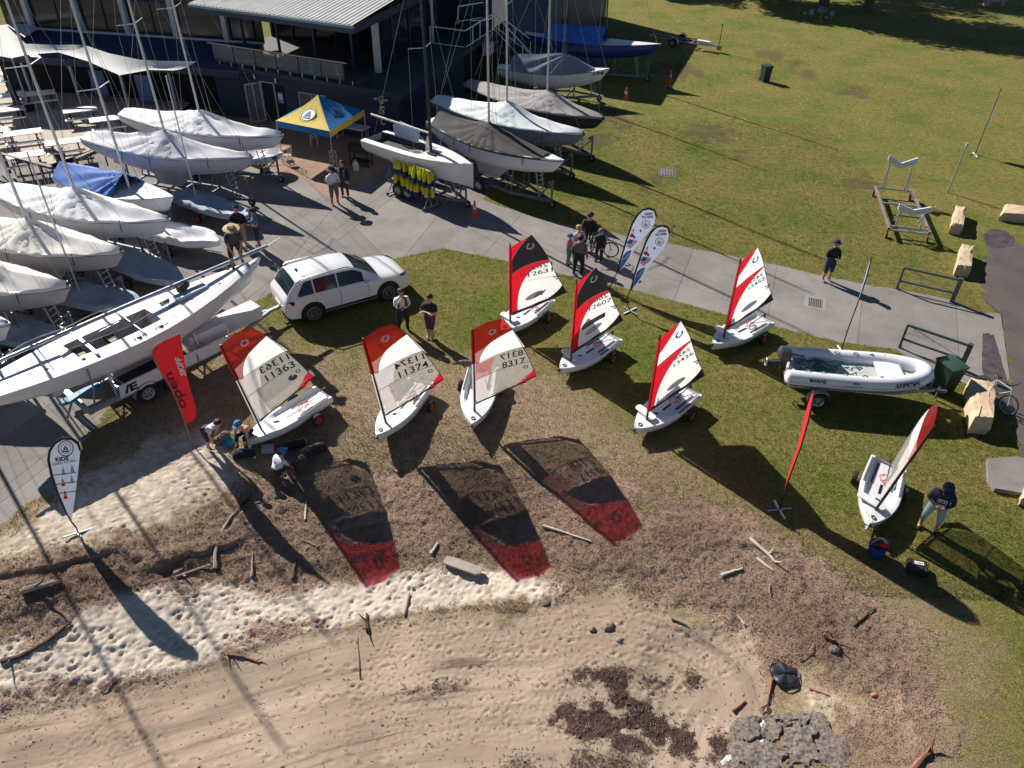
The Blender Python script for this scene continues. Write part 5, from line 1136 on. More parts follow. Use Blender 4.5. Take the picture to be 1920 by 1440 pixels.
for k in range(4): q = Vector((-.6 + .4 * k, pr_.uniform(-.2, .2), 0)); q.rotate(Matrix.Rotation(R(-22), 3, 'Z')); m = MB(); m.box((0, 0, 0), (.3, .21, .012), rz=pr_.random() * 3); o = m.build('leaflet', [WHITEP, M('blue_notice', (.10, .25, .55), .5), GREYP][k % 3], None, False, loc=(tb.x + q.x, tb.y + q.y, .768 + .013 * (k % 4))); tag(o, ['white leaflet at the left end of the trestle table', 'blue leaflet left of centre on the trestle table', 'grey leaflet right of centre on the trestle table', 'white leaflet at the right end of the trestle table'][k], 'leaflet', 'leaflets on the trestle table')
# barbecue and gas bottle
bq = G(678, 310, 0); b_ = empty('barbecue', (bq.x, bq.y, .01), R(-20), 'black barbecue trolley in the shade beside the wall', 'barbecue')
m = MB(); m.box((0, 0, .82), (1.1, .55, .16)); m.build('cook_box', BLACKP, b_, False); m = MB(); secs = [[(-.55, .28 * math.cos(a), .9 + .2 * math.sin(a)) for a in [i * math.pi / 8 for i in range(9)]], [(.55, .28 * math.cos(a), .9 + .2 * math.sin(a)) for a in [i * math.pi / 8 for i in range(9)]]]; m.loft(secs, caps=True); m.build('hood', BLACKP, b_)
for x in (-.5, .5):
    for y in (-.22, .22): m = MB(); m.bar((x, y, 0), (x, y, .75), .04); m.build('leg', BLACKP, b_, False)
m = MB(); m.box((0, 0, .25), (1.0, .45, .03)); m.build('shelf', BLACKP, b_, False)
gb = G(668, 320, 0); g_ = empty('gas_bottle', (gb.x, gb.y, .01), 0, 'white gas bottle standing beside the black barbecue', 'gas bottle')
m = MB(); m.tube([(0, 0, 0), (0, 0, .04), (0, 0, .10), (0, 0, .34), (0, 0, .42), (0, 0, .46)], [.12, .13, .155, .155, .11, .04], 16); m.build('body', M('gas_bottle_white', (.62, .66, .70), .4, .1, 6), g_); m = MB(); m.torus((0, 0, .53), .09, .012, 16, 6, 'Z'); m.cyl((0, 0, .44), (0, 0, .52), .02); m.cyl((.09, 0, .42), (.09, 0, .53), .01); m.cyl((-.09, 0, .42), (-.09, 0, .53), .01); m.build('collar', GALV, g_)
# ================================================================ OPEN RACING YACHT ON ITS ROAD TRAILER
YZ = -.12                                             # the road trailer carries it a little lower
yb, ys = G(488, 484, sheer(1) + YZ), G(-40, 738, sheer(0) + YZ); yh = ang(ys, yb); YL = 9.1
yloc = Vector((yb.x - YL * math.cos(yh), yb.y - YL * math.sin(yh), 0))
yt = empty('racing_yacht', yloc, yh, 'long white open racing yacht on a road trailer with its mast laid along the deck', 'keelboat')
ts = [0, .04, .09, .14, .20, .255, .27, .35, .45, .53, .545, .605, .65, .74, .82, .88, .93, .97, 1.0]
ydep = lambda t: .36 + .62 * math.sin(math.pi * min(1, t * .93 + .03)) ** .75 * (1 - .10 * t)
m = MB(); secs = []
for t in ts:
    b = bm_(t); s = sheer(t) + YZ; d = ydep(t) if t < 1 else .1; x = t * YL; x2 = x - (.4 * d if t > .93 else 0)
    secs.append([(x, -b, s), (x, -b * .995, s - .28 * d), (x2, -b * .94, s - .56 * d), (x2, -b * .72, s - .82 * d), (x2, -b * .3, s - .96 * d), (x2, 0, s - d), (x2, b * .3, s - .96 * d), (x2, b * .72, s - .82 * d), (x2, b * .94, s - .56 * d), (x, b * .995, s - .28 * d), (x, b, s)])
m.loft(secs); m.poly(secs[0]); m.build('hull', M('yacht_white', (.72, .70, .72), .3, .04, 3, coat=.25), yt, True, ang=60)
m = MB(); secs = []; rows = []
for t in ts:
    b = bm_(t); s = sheer(t) + YZ + .004; c = 1 if .26 < t < .54 else 0; w_ = .46 * b
    zf = s - .34 * c
    secs.append([(t * YL, -b, s), (t * YL, -(b + w_) / 2, s + .03), (t * YL, -w_ - .02, s + .05), (t * YL, -w_, zf + .05 * (1 - c)), (t * YL, 0, zf + .07 * (1 - c)), (t * YL, w_, zf + .05 * (1 - c)), (t * YL, w_ + .02, s + .05), (t * YL, (b + w_) / 2, s + .03), (t * YL, b, s)])
m.loft(secs)
for i, f in enumerate(m.f):
    a = m.f[i]; j = (i % 8); sec = i // 8
    m.mi[i] = 1 if (2 <= j <= 5 and ts[sec] > .25 and ts[sec] < .54) else 0
m.build('deck', [M('yacht_deck_white', (.80, .80, .80), .4, .03, 4), M('cockpit_grey', (.42, .40, .40), .7, .15, 6)], yt, True, ang=30)
for t0_, t1_ in ((.275, .30), (.38, .41)): m = MB(); m.box(((t0_ + t1_) / 2 * YL, 0, sheer(.4) + YZ - .30), ((t1_ - t0_) * YL, .85, .24)); m.build('cockpit_bulkhead', M('cockpit_brown', (.13, .07, .06), .6, .2, 5), yt, False)
for k, t in enumerate((.30, .46)): m = MB(); m.bar((t * YL, -bm_(t) * .75, sheer(t) + YZ + .09), (t * YL + .1, bm_(t) * .75, sheer(t) + YZ + .09), .09 if k == 0 else .03, .05); m.build('traveller_bar', ALU if k == 0 else WIRE, yt, False)
for sg in (-1, 1):
    m = MB(); m.tube([(.25 * YL, sg * .2, sheer(.3) + YZ + .02), (.45 * YL, sg * .1, sheer(.4) + YZ - .05), (.62 * YL, sg * .12, sheer(.6) + YZ + .09)], .010, 5); m.build('control_line', BLACKP if sg < 0 else ROPE_W, yt)
m = MB(); m.tube([(.22 * YL, -.1, sheer(.2) + YZ + .12), (.30 * YL, .1, sheer(.3) + YZ + .16), (.44 * YL, .25, sheer(.4) + YZ + .15)], .018, 6); m.build('tiller', ALU, yt)
for x, y, sx in ((.61, .28, .35), (.635, -.05, .6), (.66, .2, .25)): m = MB(); m.box((x * YL, y, sheer(.63) + YZ + .10), (sx, .06, .05), rz=.1); m.build('deck_fitting', BLACKP if sx < .4 else ALU, yt, False)
m = MB(); m.box((.70 * YL, .05, sheer(.7) + YZ + .12), (1.1, .30, .10), rz=.02); m.build('spinnaker_chute', M('chute_pale_blue', (.42, .52, .62), .5, .08, 5), yt, False)
for x, y in ((.16, -.35), (.26, -.62), (.52, -.78), (.44, -.82), (.80, -.2)): m = MB(); m.box((x * YL, y, sheer(x) + YZ + .055), (.10, .05, .04)); m.build('cleat', BLACKP, yt, False)
for y, x, s in ((-.80, .50, 'MARINE'), (-.82, .42, 'NORTH')):
    m = MB(); put_text(m, 'I' * len(s), lambda u, v: (x * YL + u, y + v, sheer(.46) + YZ + .052), 0, 0, .42, .07); m.build('deck_mark', INK, yt, False, recalc=False)
zmast = sheer(.5) + YZ + .42; mo = MB(); mo.tube([(-.35, .50, zmast), (YL * .5, .42, zmast + .02), (YL + .55, .30, zmast + .02)], [.05, .075, .075], 10, sy=.8); mo.tube([(YL + .55, .30, zmast + .02), (YL + 1.15, .28, zmast + .12)], [.02, .012], 6); ym = mo.build('lowered_mast', M('mast_blue_grey', (.42, .46, .52), .35, .08, 3, metal=.5), yt)
for t in (.06, .88): m = MB(); m.bar((t * YL, .3, sheer(t) + YZ), (t * YL, .46, zmast - .05), .06); m.bar((t * YL, .62, sheer(t) + YZ), (t * YL, .46, zmast - .05), .06); m.build('mast_crutch', ALU, yt, False)
m = MB(); pts = []
for i in range(12): pts.append((YL * (.1 + .35 * i / 11), .6 + .1 * math.sin(i * .8), zmast + .12 * math.sin(i * math.pi / 11))); 
m.tube(pts, .012, 5); m.build('stay_wire', ROPE_W, ym)
m = MB(); zb = sheer(.5) + YZ - ydep(.5) + .05; m.prism([(.38 * YL, zb), (.60 * YL, zb), (.50 * YL, .62), (.34 * YL, .62)], -.05, .05, lambda x, z, y: (x, y, z)); m.build('keel', M('keel_grey', (.55, .55, .58), .5, .08, 3), yt, False)
m = MB(); m.prism([(.15 * YL, sheer(.15) + YZ - ydep(.15) + .05), (.23 * YL, sheer(.22) + YZ - ydep(.22) + .05), (.185 * YL, .95), (.16 * YL, .95)], -.025, .025, lambda x, z, y: (x, y, z)); m.build('rudder', M('keel_grey', (.55, .55, .58)), yt, False)
m = MB(); m.tube([(.245 * YL, -1.0, sheer(.3) + YZ - .02), (.24 * YL, -1.06, 1.4), (.23 * YL, -.95, .8)], .03, 5); m.build('tie_down_strap', M('webbing', (.22, .22, .19), .8, .2, 9), yt)
bag = G(345, 545, sheer(.72) + YZ + .1); b_ = empty('kit_bag', bag, yh + .4, 'brown kit bag lying on the racing yacht foredeck', 'bag'); m = MB(); secs = [[(x, .13 * math.cos(a) * k, .14 + .13 * math.sin(a) * k) for a in [i * math.pi / 5 for i in range(10)]] for x, k in ((-.24, .7), (-.2, .95), (0, 1.05), (.2, .95), (.24, .7))]; m.loft(secs, close=True, caps=True); m.build('body', M('bag_brown', (.08, .06, .05), .8, .25, 12), b_); m = MB(); m.tube([(-.1, -.05, .26), (0, 0, .36), (.1, -.05, .26)], .012, 5); m.build('handle', BLACKP, b_)
# road trailer
ta, tb_ = G(165, 742, .5), G(512, 580, .5); th_ = ang(ta, tb_)
rt = empty('road_trailer', (ta.x, ta.y, 0), th_, 'twin axle road trailer with white lettered side boards under the racing yacht', 'trailer'); TL = (tb_ - ta).xy.length
WB = M('trailer_white_board', (.70, .69, .71), .45, .06, 3); GUARD = M('mudguard_blue_grey', (.22, .25, .32), .45, .12, 5, metal=.3)
for sg in (-1, 1):
    m = MB(); m.bar((-.4, sg * .85, .55), (TL * .62, sg * .85, .55), .10, .14); m.bar((TL * .62, sg * .85, .55), (TL * .97, .03 * sg, .5), .10, .12); m.build('chassis_rail', M('trailer_alloy', (.34, .36, .40), .5, .15, 5, metal=.5), rt, False)
    m = MB(); y0 = sg * .98
    m.prism([(.55, .60), (3.1, .60), (3.1, 1.02), (.62, 1.02)], y0 - .03, y0 + .03, lambda x, z, y: (x, y, z)); sb = m.build('side_board', WB, rt, False)
    m = MB(); m.prism([(3.16, .60), (5.0, .60), (4.9, .92), (3.16, 1.02)], y0 - .03, y0 + .03, lambda x, z, y: (x, y, z)); m.build('side_board', WB, rt, False)
    if sg < 0:
        m = MB(); put_text(m, 'Gill', lambda u, v: (1.95 + u, -1.015, .70 + v), 0, 0, .62, .25, False, .06); m.build('board_lettering', INK, sb, False, recalc=False)
        m = MB(); put_text(m, '/E', lambda u, v: (.70 + u, -1.015, .68 + v), 0, 0, .42, .28, False, .05); m.build('board_lettering', INK, sb, False, recalc=False)
    for x in (1.35, 2.2):
        wheel(rt, (x, sg * .93, .33), .33, .2, RIMW, hubr=.62, spokes=5)
        m = MB(); rows = [[(x + .42 * math.cos(a), sg * .93 + yy, .34 + .42 * math.sin(a)) for a in [math.pi * i / 9 for i in range(10)]] for yy in (-.13, .13)]; m.loft(rows); m.build('mudguard', GUARD, rt, True, ang=80)
for x in (-.3, .8, 2.8, 4.6): m = MB(); m.bar((x, -.9, .5), (x, .9, .5), .08); m.build('cross_member', GALV, rt, False)
for k, (x, z) in enumerate(((.55, 1.55), (3.4, 1.35))):
    for sg in (-1, 1): m = MB(); m.bar((x, sg * .8, .55), (x, sg * .55, z), .06); m.bar((x + .5, sg * .8, .55), (x, sg * .6, z - .25), .04); m.build('hull_support', GALV, rt, False)
m = MB(); m.box((3.9, -.25, .95), (1.3, .55, .5)); m.build('storage_box', WB, rt, False); m = MB(); m.box((5.35, -.05, .84), (1.35, .6, .46)); m.build('storage_box', WB, rt, False); m = MB(); m.box((2.0, 0, .62), (2.2, 1.5, .05)); m.build('trailer_bed', M('trailer_bed_dark', (.05, .045, .05), .8, .2, 4), rt, False)
m = MB(); m.bar((TL * .94, 0, .5), (TL + .22, 0, .5), .10); m.ball((TL + .24, 0, .5), .07); m.build('hitch', GALV, rt, False)
sp = wheel(rt, (0, 0, 0), .30, .18, M('spare_rim_olive', (.18, .18, .08), .6, .3, 9), name='spare_wheel', hubr=.6); sp.location = (TL * .83, -.02, .70); sp.rotation_euler = (R(90), 0, 0)
wheel(rt, (TL * .95, .2, .40), .12, .06, RIMW, name='jockey_wheel', hubr=.5)
m = MB(); m.bar((-.5, -.1, .62), (-1.0, -.95, .72), .05); m.bar((-.4, -.9, .6), (-.4, .9, .6), .12, .05); m.build('tail_bar', GALV, rt, False)
rd_ = G(150, 738, .75); ru = empty('blue_rudder_bag', (rd_.x, rd_.y, .75), th_ + R(4), 'blue padded rudder lying out from the trailer tail', 'rudder'); m = MB(); pts = [(-.62, -.10), (-.5, -.17), (.2, -.16), (.6, -.07), (.6, .07), (.2, .12), (-.55, .12), (-.64, .0)]; m.prism(pts, -.035, .035); m.build('blade', M('rudder_blue', (.03, .16, .30), .55, .15, 5), ru, False); m = MB(); m.bar((.5, 0, .0), (.95, .1, -.05), .05); m.build('stock', GALV, ru, False)

# ================================================================ WHITE CAR
CARW = M('car_white_paint', (.80, .81, .83), .22, .02, 2, coat=.7)
CGL = M('car_glass', (.008, .018, .02), .04, .2, 3, spec=.55)
CBK = M('car_black_trim', (.012, .012, .013), .5, .2, 8)
ALLOY = M('alloy_wheel', (.50, .51, .53), .3, .08, 8, metal=.8)
cr, cf = G(589, 601), G(733, 560); chd = ang(cr, cf); lft = Vector((-math.sin(chd), math.cos(chd), 0)); c0 = cr + lft * .86; car = empty('parked_car', (c0.x, c0.y, 0), chd, 'white five door SUV hitched to the yacht trailer', 'car')
# sections: x, z sill, half width low, z belt, half width belt, z shoulder, w shoulder, z roof edge, w roof edge, z centre
CS = [(-.93, .52, .70, .80, .76, .86, .72, .92, .62, .94), (-.90, .42, .84, .85, .86, .93, .82, .98, .66, 1.0), (-.80, .36, .92, .95, .90, 1.02, .86, 1.08, .74, 1.10), (-.60, .32, .955, 1.0, .93, 1.06, .885, 1.36, .72, 1.40), (-.35, .30, .965, 1.01, .945, 1.07, .895, 1.56, .68, 1.62), (0, .30, .97, 1.01, .955, 1.07, .90, 1.61, .67, 1.68),
      (.6, .30, .965, 1.0, .955, 1.06, .90, 1.635, .67, 1.71), (1.3, .30, .965, .99, .955, 1.05, .90, 1.63, .665, 1.71), (1.75, .30, .965, .985, .955, 1.045, .90, 1.58, .65, 1.66), (2.1, .30, .965, .98, .95, 1.04, .895, 1.40, .66, 1.47), (2.5, .30, .965, .975, .945, 1.03, .88, 1.16, .70, 1.21), (2.68, .30, .965, .97, .94, 1.02, .87, 1.05, .74, 1.09),
      (2.75, .30, .965, .965, .94, 1.01, .87, 1.035, .74, 1.07), (3.2, .31, .955, .93, .92, .97, .84, .99, .70, 1.02), (3.55, .33, .93, .86, .88, .91, .80, .93, .66, .955), (3.74, .36, .88, .76, .82, .82, .74, .84, .60, .86), (3.86, .42, .78, .66, .72, .70, .66, .72, .5, .73), (3.90, .50, .68, .60, .64, .63, .58, .64, .4, .65)]
def csec(c):
    x, zs, wl, zb, wb, zsh, wsh, zr, wr, zc = c
    h = [(x, wl * .93, zs - .06), (x, wl, zs), (x, (wl + wb) / 2 + .012, (zs + zb) / 2), (x, wb, zb), (x, wsh, zsh), (x, wr, zr), (x, wr * .82, zr + (zc - zr) * .55), (x, wr * .4, zr + (zc - zr) * .95)]
    return [(a, -b, z) for a, b, z in h] + [(x, 0, zc)] + [(a, b, z) for a, b, z in h[::-1]]
m = MB(); m.loft([csec(c) for c in CS], caps=True); m.build('body', CARW, car, True, ang=32)
m = MB(); m.box((1.45, 0, .26), (4.3, 1.62, .14)); m.build('underbody', CBK, car, False)
def cint(x):
    for a, b in zip(CS, CS[1:]):
        if a[0] <= x <= b[0]: t = (x - a[0]) / (b[0] - a[0]); return [p + (q - p) * t for p, q in zip(a, b)]
def cside(x, t, sg, off=.016):
    c = cint(x); return (x, sg * (c[6] + (c[8] - c[6]) * t + off), c[5] + (c[7] - c[5]) * t + off * .4)
def ctop(x, u, off=.02):
    c = cint(x); w = c[8] * u; z = c[7] + (c[9] - c[7]) * (1 - u * u); return (x, w, z + off)
for sg in (-1, 1):
    for x0, x1, nm in ((-.42, .14, 'quarter_window'), (.20, 1.02, 'side_window'), (1.08, 2.02, 'side_window')):
        m = MB(); n = 6; lo = []; hi = []
        for i in range(n + 1):
            x = x0 + (x1 - x0) * i / n; th = .86
            if nm == 'quarter_window': th = .25 + .61 * min(1, i / 3)
            if x > 1.7: th = .86 - .10 * (x - 1.7) / .32
            lo.append(cside(x, .06, sg)); hi.append(cside(x, th, sg))
        m.loft([lo, hi]); m.build(nm, CGL, car, True)
    m = MB(); m.loft([[cside(x, -.02, sg, .010) for x in (-.5, .2, 1.0, 2.1)], [cside(x, .05, sg, .010) for x in (-.5, .2, 1.0, 2.1)]]); m.build('window_trim', ALLOY, car)
    def slab(pts, name, mat, dy=.0):
        m = MB(); m.poly([(x, sg * (y + dy), z) for x, y, z in pts]); return m.build(name, mat, car, False)
    for x in (.16, 1.05, 2.12):
        m = MB(); m.loft([[(x, sg * (.972), .40), (x + (.03 if x > .1 else .12), sg * .976, .75), (x, sg * .962, 1.0)], [(x + .014, sg * .972, .40), (x + .044, sg * .976, .75), (x + .014, sg * .962, 1.0)]]); m.build('door_gap', CBK, car, False)
    for x in (.85, 1.85): m = MB(); m.box((x, sg * .985, .90), (.22, .03, .035)); m.build('door_handle', CARW, car, False)
    m = MB(); m.box((1.45, sg * .965, .36), (2.1, .03, .09)); m.build('sill_trim', CBK, car, False)
    m = MB(); m.tube([(-.35, sg * .70, 1.60), (-.25, sg * .70, 1.67), (1.45, sg * .69, 1.69), (1.6, sg * .68, 1.64)], .022, 6); m.build('roof_rail', ALU, car)
    m = MB(); m.ball((2.12, sg * 1.05, 1.06), (.10, .12, .085), 10, 6); m.bar((2.1, sg * .92, 1.02), (2.12, sg * 1.0, 1.04), .04); m.build('mirror', CARW, car)
    for x in (0, 2.9):
        m = MB(); pts = [(x + .46 * math.cos(a), .37 + .46 * math.sin(a)) for a in [math.pi * (i - 1) / 14 for i in range(17)]]; m.prism(pts, sg * .90, sg * .982, lambda a, z, y: (a, y, z)); m.build('wheel_arch', CBK, car, False)
        rim = wheel(car, (x, sg * .88, .37), .37, .25, CBK, hubr=.70); yy = sg * 1.008
        for k in range(14):
            a = k * 2 * math.pi / 14; m = MB(); m.bar((x + .06 * math.cos(a), yy, .37 + .06 * math.sin(a)), (x + .245 * math.cos(a + .18), yy, .37 + .245 * math.sin(a + .18)), .022, .03, up=(0, 1, 0)); m.build('spoke', ALLOY, rim, False)
        m = MB(); m.torus((x, yy - sg * .005, .37), .25, .016, 24, 6, 'Y'); m.build('rim_ring', ALLOY, rim)
    m = MB(); pts = [(-.89, .80, .80), (-.62, .955, .86), (-.60, .955, 1.0), (-.74, .90, 1.02), (-.87, .85, .95)]; m.poly([(x, sg * (y + .012), z) for x, y, z in pts]); m.build('tail_lamp', M('tail_lamp_red', (.30, .008, .012), .15, .1, 6, spec=.7), car, False)
    m = MB(); pts = [(3.78, .66, .74), (3.60, .87, .82), (3.40, .93, .90), (3.45, .85, .925), (3.66, .72, .90), (3.80, .60, .82)]; m.poly([(x + .012, sg * (y + .012), z + .012) for x, y, z in pts]); m.build('headlamp', M('headlamp', (.08, .09, .10), .1, .2, 8, spec=.8), car, False)
def topstrip(x0, x1, u, name, mat, n=12, off=.02):
    m = MB(); m.loft([[ctop(x0 + (x1 - x0) * i / n, u * (-1 + j / 5), off) for j in range(11)] for i in range(n + 1)]); return m.build(name, mat, car, True)
topstrip(1.78, 2.62, .99, 'windscreen', CGL, off=.028); topstrip(-.76, -.40, .92, 'rear_window', CGL, off=.03)
m = MB(); m.loft([[ctop(x, u, .022) for u in (-.98, -.5, 0, .5, .98)] for x in (-.46, -.36)]); m.build('roof_spoiler', CARW, car)
m = MB(); m.ball((-.12, 0, 1.70), (.06, .025, .05), 8, 5); m.build('aerial_fin', CBK, car)
for j, y in enumerate((-.3, .2)): m = MB(); m.bar((2.64, y, 1.10), (2.3, y + .45, 1.36), .012); m.build('wiper', CBK, car, False)
m = MB(); m.box((3.895, 0, .60), (.03, 1.1, .10)); m.build('grille', CBK, car, False); m = MB(); m.box((-.94, 0, .62), (.02, .50, .12)); m.build('number_plate', WHITEP, car, False); m = MB(); m.bar((-.9, 0, .42), (-1.05, 0, .42), .06); m.build('tow_bar', CBK, car, False)
# ================================================================ PEOPLE
SKIN_M = M('skin', (.48, .27, .19), .6, .08, 9); SKIN_D = M('tanned_skin', (.38, .20, .13), .6, .08, 9)
HAIR_D = M('dark_hair', (.02, .013, .010), .7, .3, 30, .3, 80); HAIR_B = M('fair_hair', (.32, .20, .10), .7, .3, 30, .3, 80)
def cloth(n, c): return M('cloth_' + n, c, .85, .14, 7, .25, 22)
C_ = dict(white=cloth('white', (.72, .73, .76)), black=cloth('black', (.016, .016, .018)), navy=cloth('navy', (.02, .028, .06)), grey=cloth('grey', (.11, .115, .125)), khaki=cloth('khaki', (.33, .26, .18)), blue=cloth('blue', (.10, .15, .32)), purple=cloth('purple', (.10, .03, .09)), pink=cloth('pink', (.62, .36, .38)),
          peach=cloth('peach', (.62, .36, .26)), aqua=cloth('aqua', (.34, .48, .50)), teal=cloth('teal', (.08, .20, .20)), coral=cloth('coral', (.65, .16, .20)), lilac=cloth('lilac', (.62, .58, .68)), char=cloth('charcoal', (.035, .035, .04)), straw=cloth('straw', (.55, .42, .25)), cap=cloth('cap_blue', (.03, .22, .45)), maroon=cloth('maroon', (.16, .03, .035)), navytee=cloth('navy_tee', (.035, .045, .08)))
def person(loc, rz, label, top='white', bottom='black', shoes='black', H=1.75, lean=0.0, crouch=0.0, arms='down', longs=True, longleg=True, hat=None, hatc=None, hair=HAIR_D, skin=SKIN_M, stance=.11, sit=False, look=0.0, stride=0.0, group='people around the boats', extra=None):
    """one continuous skinned body: pelvis at the root, limbs that taper, five-fingered hands"""
    k = H / 1.75; V = []; E = []; Rr = []; part = []
    def v(p, r, pt): V.append(Vector(p) * k); Rr.append(r * k); part.append(pt); return len(V) - 1
    def e(a, b): E.append((a, b)); return b
    cl_ = math.cos(lean); sl_ = math.sin(lean); ph = .93 - crouch
    def up(y, z): return (y * cl_ + z * sl_, -y * sl_ + z * cl_)       # lean the trunk forward about the hips
    def T(x, y, z): yy, zz_ = up(y, z); return (x, yy - (.25 * crouch if not sit else 0), ph + zz_)
    pel = v(T(0, 0, 0), .135, 'b'); bel = v(T(0, .015, .14), .128, 't'); che = v(T(0, .02, .32), .142, 't'); ush = v(T(0, .0, .46), .105, 't'); nk = v(T(0, .01, .55), .052, 's')
    hl = lean * .4 + look
    def Hd(x, y, z): b = Vector(T(0, .015, .58)); return tuple(b + Vector((x, y * math.cos(hl) + z * math.sin(hl), -y * math.sin(hl) + z * math.cos(hl))))
    h1 = v(Hd(0, .015, .03), .062, 's'); h2 = v(Hd(0, .025, .10), .082, 's'); h3 = v(Hd(0, .015, .17), .084, 's'); h4 = v(Hd(0, .0, .235), .05, 's')
    no = v(Hd(0, .115, .10), .014, 's')
    for a, b in ((pel, bel), (bel, che), (che, ush), (ush, nk), (nk, h1), (h1, h2), (h2, h3), (h3, h4), (h2, no)): e(a, b)
    for sg in (-1, 1):
        sh = v(T(sg * .175, .0, .44), .068, 't')
        A = {'down': ((.235, -.01, .17), (.245, .08, -.07)), 'front': ((.24, .03, .19), (.10, .24, .20)), 'cross': ((.24, .06, .20), (-.06, .20, .24)), 'reach': ((.22, .22, .24), (.16, .42, .10)), 'phone': ((.24, .06, .16), (.09, .26, .22)), 'low': ((.20, .18, .20), (.12, .34, -.02)), 'hips': ((.30, -.06, .20), (.20, .08, .04)), 'chin': ((.22, .08, .20), (.06, .16, .50 if sg > 0 else .16)), 'carry': ((.22, .08, .22), (.05, .22, .30))}[arms]
        el = v(T(sg * A[0][0], A[0][1], A[0][2]), .045, 't' if longs else ('s')); wr = v(T(sg * A[1][0], A[1][1], A[1][2]), .029, 't' if longs else 's')
        mid = v(tuple((V[sh] / k).lerp(V[el] / k, .55)), .053, 't')
        dr = (V[wr] - V[el]).normalized(); pa = v(tuple((V[wr] + dr * .07 * k) / k), .030, 's')
        for a, b in ((che, sh), (sh, mid), (mid, el), (el, wr), (wr, pa)): e(a, b)
        sd = dr.cross(Vector((0, 0, 1)) if abs(dr.z) < .9 else Vector((0, 1, 0))).normalized(); nn = sd.cross(dr)
        for q, (o_, l_) in enumerate(((-.027, .062), (-.009, .078), (.009, .074), (.027, .058))):
            f1 = v(tuple((V[pa] + dr * .04 * k + sd * o_ * k) / k), .0095, 's'); f2 = v(tuple((V[f1] + (dr * l_ * .8 - nn * l_ * .45) * k) / k), .008, 's'); e(pa, f1); e(f1, f2)
        t1 = v(tuple((V[wr] + dr * .045 * k + sd * -.045 * k * sg) / k), .011, 's'); t2 = v(tuple((V[t1] + (dr * .045 - sd * .02 * sg) * k) / k), .009, 's'); e(wr, t1); e(t1, t2)
        hp = v(T(sg * .085, 0, -.04), .108, 'b')
        fx = sg * stance; fy = stride * sg
        if sit: kn = v((sg * .14, .38, ph + .02), .068, 'b'); an = v((sg * .12, .40 + .06 * sg, ph - .40), .044, 'b' if longleg else 's')
        elif crouch > .2: kn = v((sg * .20, .28 - .25 * crouch, .42 - .1 * crouch + .1), .07, 'b'); an = v((fx, -.06 + fy, .10), .044, 'b' if longleg else 's')
        else: kn = v((fx * 1.0 + .0, .03 + fy * .6 + .12 * crouch, .49 - crouch * .3), .066, 'b'); an = v((fx, -.03 + fy, .09), .042, 'b' if longleg else 's')
        hk = v(tuple((V[hp] / k).lerp(V[kn] / k, .5)), .086, 'b'); ca = v(tuple((V[kn] / k).lerp(V[an] / k, .35)), .058, 'b' if longleg else 's')
        az = V[an] / k; to = v((az.x + sg * .02, az.y + .17, az.z - .055), .034, 'f'); he = v((az.x, az.y - .03, az.z - .045), .042, 'f')
        for a, b in ((pel, hp), (hp, hk), (hk, kn), (kn, ca), (ca, an), (an, he), (an, to)): e(a, b)
    me = bpy.data.meshes.new('body'); me.from_pydata([tuple(p) for p in V], E, []); ob = bpy.data.objects.new('body', me); COL.objects.link(ob)
    md = ob.modifiers.new('skin', 'SKIN'); md.use_smooth_shade = True
    for i, sv in enumerate(me.skin_vertices[0].data):
        r = Rr[i] * (1.16 if part[i] in 'tb' else 1.0); fl = 1.3 if part[i] in 'tb' and i < 4 else 1.0; sv.radius = (r * fl, r * (.84 if i < 4 else 1)); sv.use_root = (i == 0)
    sb = ob.modifiers.new('sub', 'SUBSURF'); sb.levels = 1; sb.render_levels = 1
    dg = bpy.context.evaluated_depsgraph_get(); nm = bpy.data.meshes.new_from_object(ob.evaluated_get(dg)); bpy.data.objects.remove(ob); nm.name = 'body'
    root = empty('person', loc, rz - math.pi / 2, label, 'person', group); root.scale = (1.18, 1.18, 1.0)
    body = bpy.data.objects.new('body', nm); COL.objects.link(body); body.parent = root; nm.materials.clear()
    order = {'t': 0, 'b': 1, 's': 2, 'f': 3}
    for mm in (C_[top], C_[bottom], skin, C_[shoes] if shoes else skin): nm.materials.append(mm)
    Pv = np.array([tuple(p) for p in V]); Pr = np.array(Rr); cen = np.empty(len(nm.polygons) * 3); nm.polygons.foreach_get('center', cen); cen = cen.reshape(-1, 3)
    dd = np.linalg.norm(cen[:, None] - Pv[None], axis=2) - Pr[None] * .6; near = dd.argmin(1)
    idx = np.array([order[part[i]] for i in near], dtype=np.int32)
    if not longs:      # sleeves stop above the elbow
        pass
    nm.polygons.foreach_set('material_index', idx); nm.polygons.foreach_set('use_smooth', [True] * len(nm.polygons)); nm.update()
    hb = Vector(Hd(0, 0, .16)) * k; rot = Matrix.Rotation(-hl, 3, 'X')
    def hp_(name, mb, mat): o = mb.build(name, mat, root); o.location = hb; o.rotation_euler = (-hl, 0, 0); return o
    m = MB(); ring = []
    for i in range(6):
        a = i / 5 * 1.75; rr_ = .102 * math.sin(a) + .004; ring.append([(rr_ * math.cos(b) * k, (rr_ * math.sin(b) * 1.12 - .012 - .02 * (a > 1)) * k, (.108 * math.cos(a) + .0 - (.05 if math.sin(b) < .3 and i == 5 else 0) + (.03 if math.sin(b) > .5 and i >= 4 else 0)) * k) for b in [j * math.pi / 6 for j in range(12)]])
    m.loft(ring, close=True); hp_('hair', m, hair)
    m = MB()
    for sg in (-1, 1): m.ball((sg * .085 * k, .0, -.045 * k), (.014 * k, .025 * k, .035 * k), 6, 5)
    m.mat(1)
    for sg in (-1, 1): m.ball((sg * .033 * k, .098 * k, -.03 * k), (.012 * k, .008 * k, .008 * k), 6, 4)
